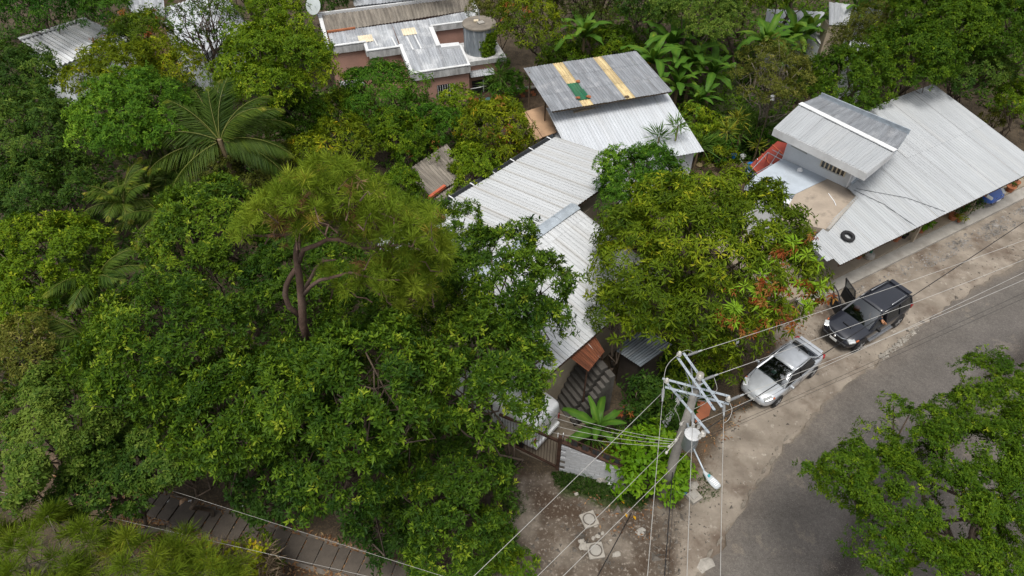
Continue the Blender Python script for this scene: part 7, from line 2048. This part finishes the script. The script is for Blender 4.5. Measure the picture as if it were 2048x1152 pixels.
# ------------------------------------------------------------------ manholes, slabs, stones, litter
def manhole(label, u, v, rz, size=.95, disc_=True):
    p = at(u, v, 0)
    root = thing('manhole', label, 'manhole', (p.x, p.y, 0), rz)
    o = MB().box((0, 0, .03), (size * .62, size * .62, .10)).obj('frame', MT['concrete_pale'], root, local=True); bevel(o, .02)
    m = MB(); ring = []
    n = 24
    for r_, z in ((.20, .082), (.235, .10), (.25, .082)):
        ring.append([(r_ * math.cos(2 * math.pi * k / n), r_ * math.sin(2 * math.pi * k / n), z) for k in range(n + 1)])
    m.grid(ring); m.obj('ring', MT['concrete_dark'], root, local=True)
    MB().lathe([(.20, .078), (.195, .095), (.02, .098)], (0, 0, 0), 20).obj('cover', MT['concrete'], root, local=True)
manhole('square concrete manhole with round cover on the upper part of the lane', 1178, 1040, .35)
manhole('square concrete manhole with oval cover near the bottom edge of the lane', 1191, 1102, .15)
p = at(1387, 996, 0)
mb_ = thing('concrete_box', 'square concrete meter box with raised lid at the right of the pole foot', 'meter box', (p.x, p.y, 0), .55)
o = MB().box((0, 0, .08), (.48, .44, .2)).obj('box', MT['concrete_pale'], mb_, local=True); bevel(o, .02)
o = MB().box((-.02, .02, .20), (.26, .26, .05)).obj('lid', MT['concrete'], mb_, local=True); bevel(o, .015)
stones = [(1387, 972, .26, .12, 'flat pale stone touching the upper side of the meter box', 'concrete_pale', .9), (1200, 962, .17, .25, 'upright grey stone at the wall foot, leftmost of three', 'concrete', .2), (1209, 960, .24, .35, 'square concrete block at the wall foot, middle of three', 'concrete', .3), (1241, 979, .34, .30, 'largest grey boulder at the right foot of the white wall', 'concrete', -.3),
          (1234, 1108, .20, .06, 'pale flat stone right of the lower manhole', 'concrete_pale', .2), (1168, 1092, .24, .06, 'pale flat slab left of the lower manhole', 'concrete_pale', .5), (1163, 1082, .15, .05, 'small pale slab above the slab left of the lower manhole', 'concrete_pale', .1),
          (1205, 1066, .12, .05, 'pale chip nearest below the upper manhole', 'concrete_pale', .8), (1196, 1072, .12, .04, 'pale chip midway between the two manholes', 'concrete_pale', .1), (1187, 1076, .11, .04, 'leftmost pale chip between the two manholes', 'concrete_pale', 1.2), (1192, 1052, .10, .04, 'pale chip beside the lower corner of the upper manhole', 'concrete_pale', .4),
          (1221, 1081, .09, .04, 'small pale chip right of the chips between the manholes', 'concrete_pale', .3), (1414, 1130, .42, .10, 'large broken concrete lump at the end of the kerb', 'concrete_pale', .6), (1153, 988, .11, .08, 'pale stone lying on the lane below the block wall', 'concrete_pale', .2), (1282, 1062, .22, .03, 'grey flat stone set in the lane right of the manholes', 'concrete', .4), (1352, 978, .2, .35, 'grey stone leaning at the right of the pole foot', 'concrete', .7)]
for i, (u, v, s_, h_, lab, mt_, rz) in enumerate(stones):
    me = rock_mesh('stone', 200 + i, 1.0)
    o = place(me, 'stone', MT[mt_])
    p = at(u, v, 0); o.location = (p.x, p.y, -.02); o.scale = (s_, s_ * .8, h_); o.rotation_euler = (0, 0, rz)
    tag(o, lab, 'stone')
def crumpled(name, label, u, v, s_, mat, cat, z=0.0):
    r = np.random.default_rng(int(u))
    m = MB(); n = 9; rings = []
    for lev in range(4):
        k = (1, 1.05, .75, .2)[lev]
        rings.append([(s_ * k * r.uniform(.6, 1.15) * math.cos(2 * math.pi * i / n), s_ * k * r.uniform(.6, 1.15) * math.sin(2 * math.pi * i / n), s_ * .9 * lev / 3 * r.uniform(.8, 1.1)) for i in range(n)])
    v_ = [p for q in rings for p in q]
    f_ = [(i * n + k, i * n + (k + 1) % n, (i + 1) * n + (k + 1) % n, (i + 1) * n + k) for i in range(3) for k in range(n)] + [tuple(3 * n + k for k in range(n))]
    m.add(v_, f_)
    o = m.obj(name, mat); p = at(u, v, z); o.location = p
    tag(o, label, cat)
crumpled('plastic_bag', 'crumpled blue plastic bag beside the meter box', 1366, 986, .13, MT['blue_plastic'], 'bag')
crumpled('plastic_bag', 'white plastic scrap between the wall foot stones', 1219, 967, .10, MT['white_plastic'], 'litter')
for i, (u, v, lab) in enumerate(((340, 1003, 'white paper scrap left of the tan scrap by the slab path'), (380, 1004, 'white paper scrap just right of the tan scrap by the slab path'), (483, 1013, 'white paper scrap farthest right above the slab path'), (492, 1034, 'grey paper scrap nearest the slabs on the right'), (312, 985, 'white paper scrap farthest left beyond the slab path'))):
    crumpled('paper_scrap', lab, u, v, .09, MT['white_plastic'], 'litter', .02)
crumpled('card_scrap', 'tan cardboard scrap lying beside the slab path', 367, 1005, .17, MT['plywood'], 'litter', .02)
for i, (u, v, lab) in enumerate(((1267, 1031, 'bright yellow fallen leaf beside the black cable end'), (1244, 999, 'yellow fallen leaf below the largest boulder'), (1250, 1026, 'small yellow fallen leaf left of the bright one'))):
    o = place(leaf_mesh('fallen_leaf', np.array([tuple(at(u, v, .07))]), np.array([[.3, -.9, .1]]), np.array([[0, 0, 1.]]), np.array([.2]), np.array([.11]), np.array([1.])), 'fallen_leaf', LM['banana'])
    tag(o, lab, 'leaf')
o = MB().tube([at(1834, 1075, .12), at(1836, 1084, .12), at(1833, 1090, .12)], .03, 6).obj('white_strip', MT['white_plastic']); o.location.x = 0
tag(o, 'short white strip lying on the asphalt near the bottom', 'litter')
o = place(rock_mesh('stone', 333, 1.0), 'stone', MT['white_paint']); p = at(1872, 836, .1); o.location = p; o.scale = (.13, .1, .08)
tag(o, 'small white stone on the asphalt left of the lower right tree', 'stone')

# ------------------------------------------------------------------ tyre, pots and things by the houses
tyc = rp(1.55, 1.05)
nrm_r = Vector((EM.x * -.18, EM.y * -.18, 1)).normalized()
q = nrm_r.to_track_quat('Z', 'Y').to_matrix()
m = MB()
pr = []
for k in range(11):
    a = 2 * math.pi * k / 10
    pr.append((.255 + .085 * math.cos(a), .10 + .095 * math.sin(a)))
nn = 28
rg_ = [[Vector(tyc) + q @ Vector((r_ * math.cos(2 * math.pi * k / nn), r_ * math.sin(2 * math.pi * k / nn), z_ + .03)) for k in range(nn + 1)] for r_, z_ in pr]
m.grid(rg_)
tyr = m.obj('tyre', MT['rubber'], None, smooth=True)
tag(tyr, 'old black tyre lying on the lower corner of the wide metal roof', 'tyre')
crumpled('roof_rag', 'white rag lying on the blue grey terrace', 1600, 341, .17, MT['white_plastic'], 'rag', 3.41)
# cables on the right roof
for k, (pts, lab) in enumerate((([rp(4.3, 3.2), rp(5.0, 1.8), rp(5.35, .05)], 'dark cable running straight down the wide metal roof'), ([rp(4.5, 3.2), rp(6.5, 1.6), rp(7.6, .1)], 'dark cable slanting across the wide metal roof'))):
    o = MB().tube([p + Vector((0, 0, .04)) for p in pts], .012, 5).obj('roof_cable', MT['steel_dark'], None)
    tag(o, lab, 'cable')
def pot(label, s_, t_, r_=.17, h=.28, mat='terracotta', plant='broad', ph=.5, pr_=.3, tm=.4, n=30):
    p = er(s_, t_, .22)
    root = thing('potted_plant', label, 'potted plant', p, 0, 'pots along the porch')
    o = MB().lathe([(r_ * .7, 0), (r_ * .95, h * .85), (r_ * 1.1, h * .86), (r_ * 1.1, h), (r_ * .9, h)], (0, 0, 0), 16).obj('pot', MT[mat], root, local=True); auto_smooth(o, 35)
    if plant:
        rg = np.random.default_rng(int(s_ * 100))
        d_ = sphere_pts(n, rg, -.4)
        P_ = np.array([0, 0, h + ph * .5]) + d_ * np.array([pr_, pr_, ph * .55]) * rg.uniform(.4, 1, (n, 1))
        sp = SPEC[plant]
        me = leaf_mesh('foliage', *rosettes(P_, norm(d_ + np.array([0, 0, .5])), 6, sp['L'] * .8, sp['W'] * .8, -.3, .8, rg.normal(tm, .15, n), rg, lowz=.2))
        place(me, 'foliage', LM[sp['mat']], root, local=True)
        m_ = MB(); m_.tube([(0, 0, h * .9), (.02, 0, h + ph * .5)], .025, 5); m_.obj('stem', MT['wood'], root, local=True)
pot('terracotta pot with leaves left of the round footed post', 4.45, 1.55, .2, .3, plant='dark', ph=.5)
pot('low orange pot beside the round footed post', 4.75, 1.75, .22, .25, plant=None)
pot('terracotta pot with palm like plant in the middle of the porch', 7.3, 1.5, .2, .32, plant='fine', ph=.8, pr_=.4)
pot('leafy pot plant right of the palm like one on the porch', 7.9, 1.45, .18, .3, mat='trim', plant='dark', ph=.8, pr_=.4, tm=.6)
pot('bright bushy pot plant beside the yellow porch wall', 9.1, 1.3, .2, .3, plant='broad', ph=.7, pr_=.38, n=40)
pot('large dark bushy plant before the yellow porch wall', 11.6, 1.15, .25, .3, plant='dark', ph=1.2, pr_=.75, n=110, tm=.35)
pot('yellow leaved small plant at the pavement edge', 11.7, .82, .12, .15, plant='yellow', ph=.35, pr_=.3, tm=.7, n=22)
pot('dark bush plant between the yellow leaved plant and the blue car', 12.9, 1.2, .25, .3, plant='dark', ph=1.0, pr_=.65, n=80, tm=.5)
pot('orange terracotta pot right of the blue car', 16.8, 1.15, .24, .34, plant='dark', ph=.3, pr_=.2, n=10)
pot('red flowering pot farthest right on the pavement', 17.5, 1.3, .22, .34, plant='fine', ph=.7, pr_=.4, n=40)
pot('tall white streaked pot behind the orange one', 16.7, 1.7, .2, .6, mat='concrete', plant='fine', ph=.4, pr_=.2, n=14)
# garden odds and ends
for i, (u, v, z, mt_, lab) in enumerate(((1484, 320, .15, 'white_plastic', 'white bucket in the garden by the steel frame'), (1466, 318, .12, 'blue_plastic', 'dark blue bucket left of the white bucket'))):
    p = at(u, v, 0)
    b_ = thing('bucket', lab, 'bucket', p)
    MB().lathe([(.12, 0), (.16, .34), (.17, .35), (.15, .35), (.12, .05)], (0, 0, 0), 14).obj('pail', MT[mt_], b_, local=True)
    MB().tube([(-.16, 0, .34), (0, 0, .46), (.16, 0, .34)], .008, 5).obj('handle', MT['steel'], b_, local=True)
for i, (u, v, lab) in enumerate(((1399, 331, 'left of two yellow rags in the garden soil'), (1422, 332, 'right of two yellow rags in the garden soil'))):
    crumpled('yellow_rag', lab, u, v, .22, MT['roof_yellow'], 'rag')
p = at(1503, 355, 0)
bb = thing('blue_drum', 'blue plastic drum beside grey boards below the terrace', 'drum', at(1497, 352, 0))
MB().lathe([(.26, 0), (.29, .1), (.27, .3), (.29, .5), (.27, .85), (.2, .88)], (0, 0, 0), 18).obj('drum', MT['blue_plastic'], bb, local=True)
gbd = thing('grey_boards', 'grey boards leaning on edge below the terrace', 'boards', p)
for k in range(3):
    MB().box((.15 + .14 * k, .1 * k, .5), (.05, .8, 1.0), rz=-.6).obj('board', MT['concrete'], gbd, local=True)
p = at(1424, 338, 0)
fl0 = at(1545, 195, 4.6)
fl = thing('flag_stick', 'tall thin stick with a white rag tied on top, before the sparse tree', 'stick', (fl0.x, fl0.y, 0))
MB().tube([(fl0.x, fl0.y, 0), (fl0.x, fl0.y, 4.6)], .02, 6).obj('stick', MT['wood'], fl)
m = MB(); m.lathe([(.03, 0), (.16, .08), (.10, .2), (.14, .3), (.03, .36)], (fl0.x, fl0.y, 4.4), 8); m.obj('rag', MT['white_plastic'], fl)
sbx = at(1461, 716, 0)
wbx = thing('white_jug', 'white plastic jug hanging at the edge of the mango foliage', 'jug', (sbx.x, sbx.y, 0))
MB().lathe([(.10, 0), (.12, .05), (.12, .3), (.05, .4), (.04, .46)], (sbx.x, sbx.y, .9), 12).obj('jug', MT['white_plastic'], wbx, smooth=True)
MB().tube([(sbx.x, sbx.y, 0), (sbx.x, sbx.y, .92)], .03, 6).obj('stake', MT['wood'], wbx)
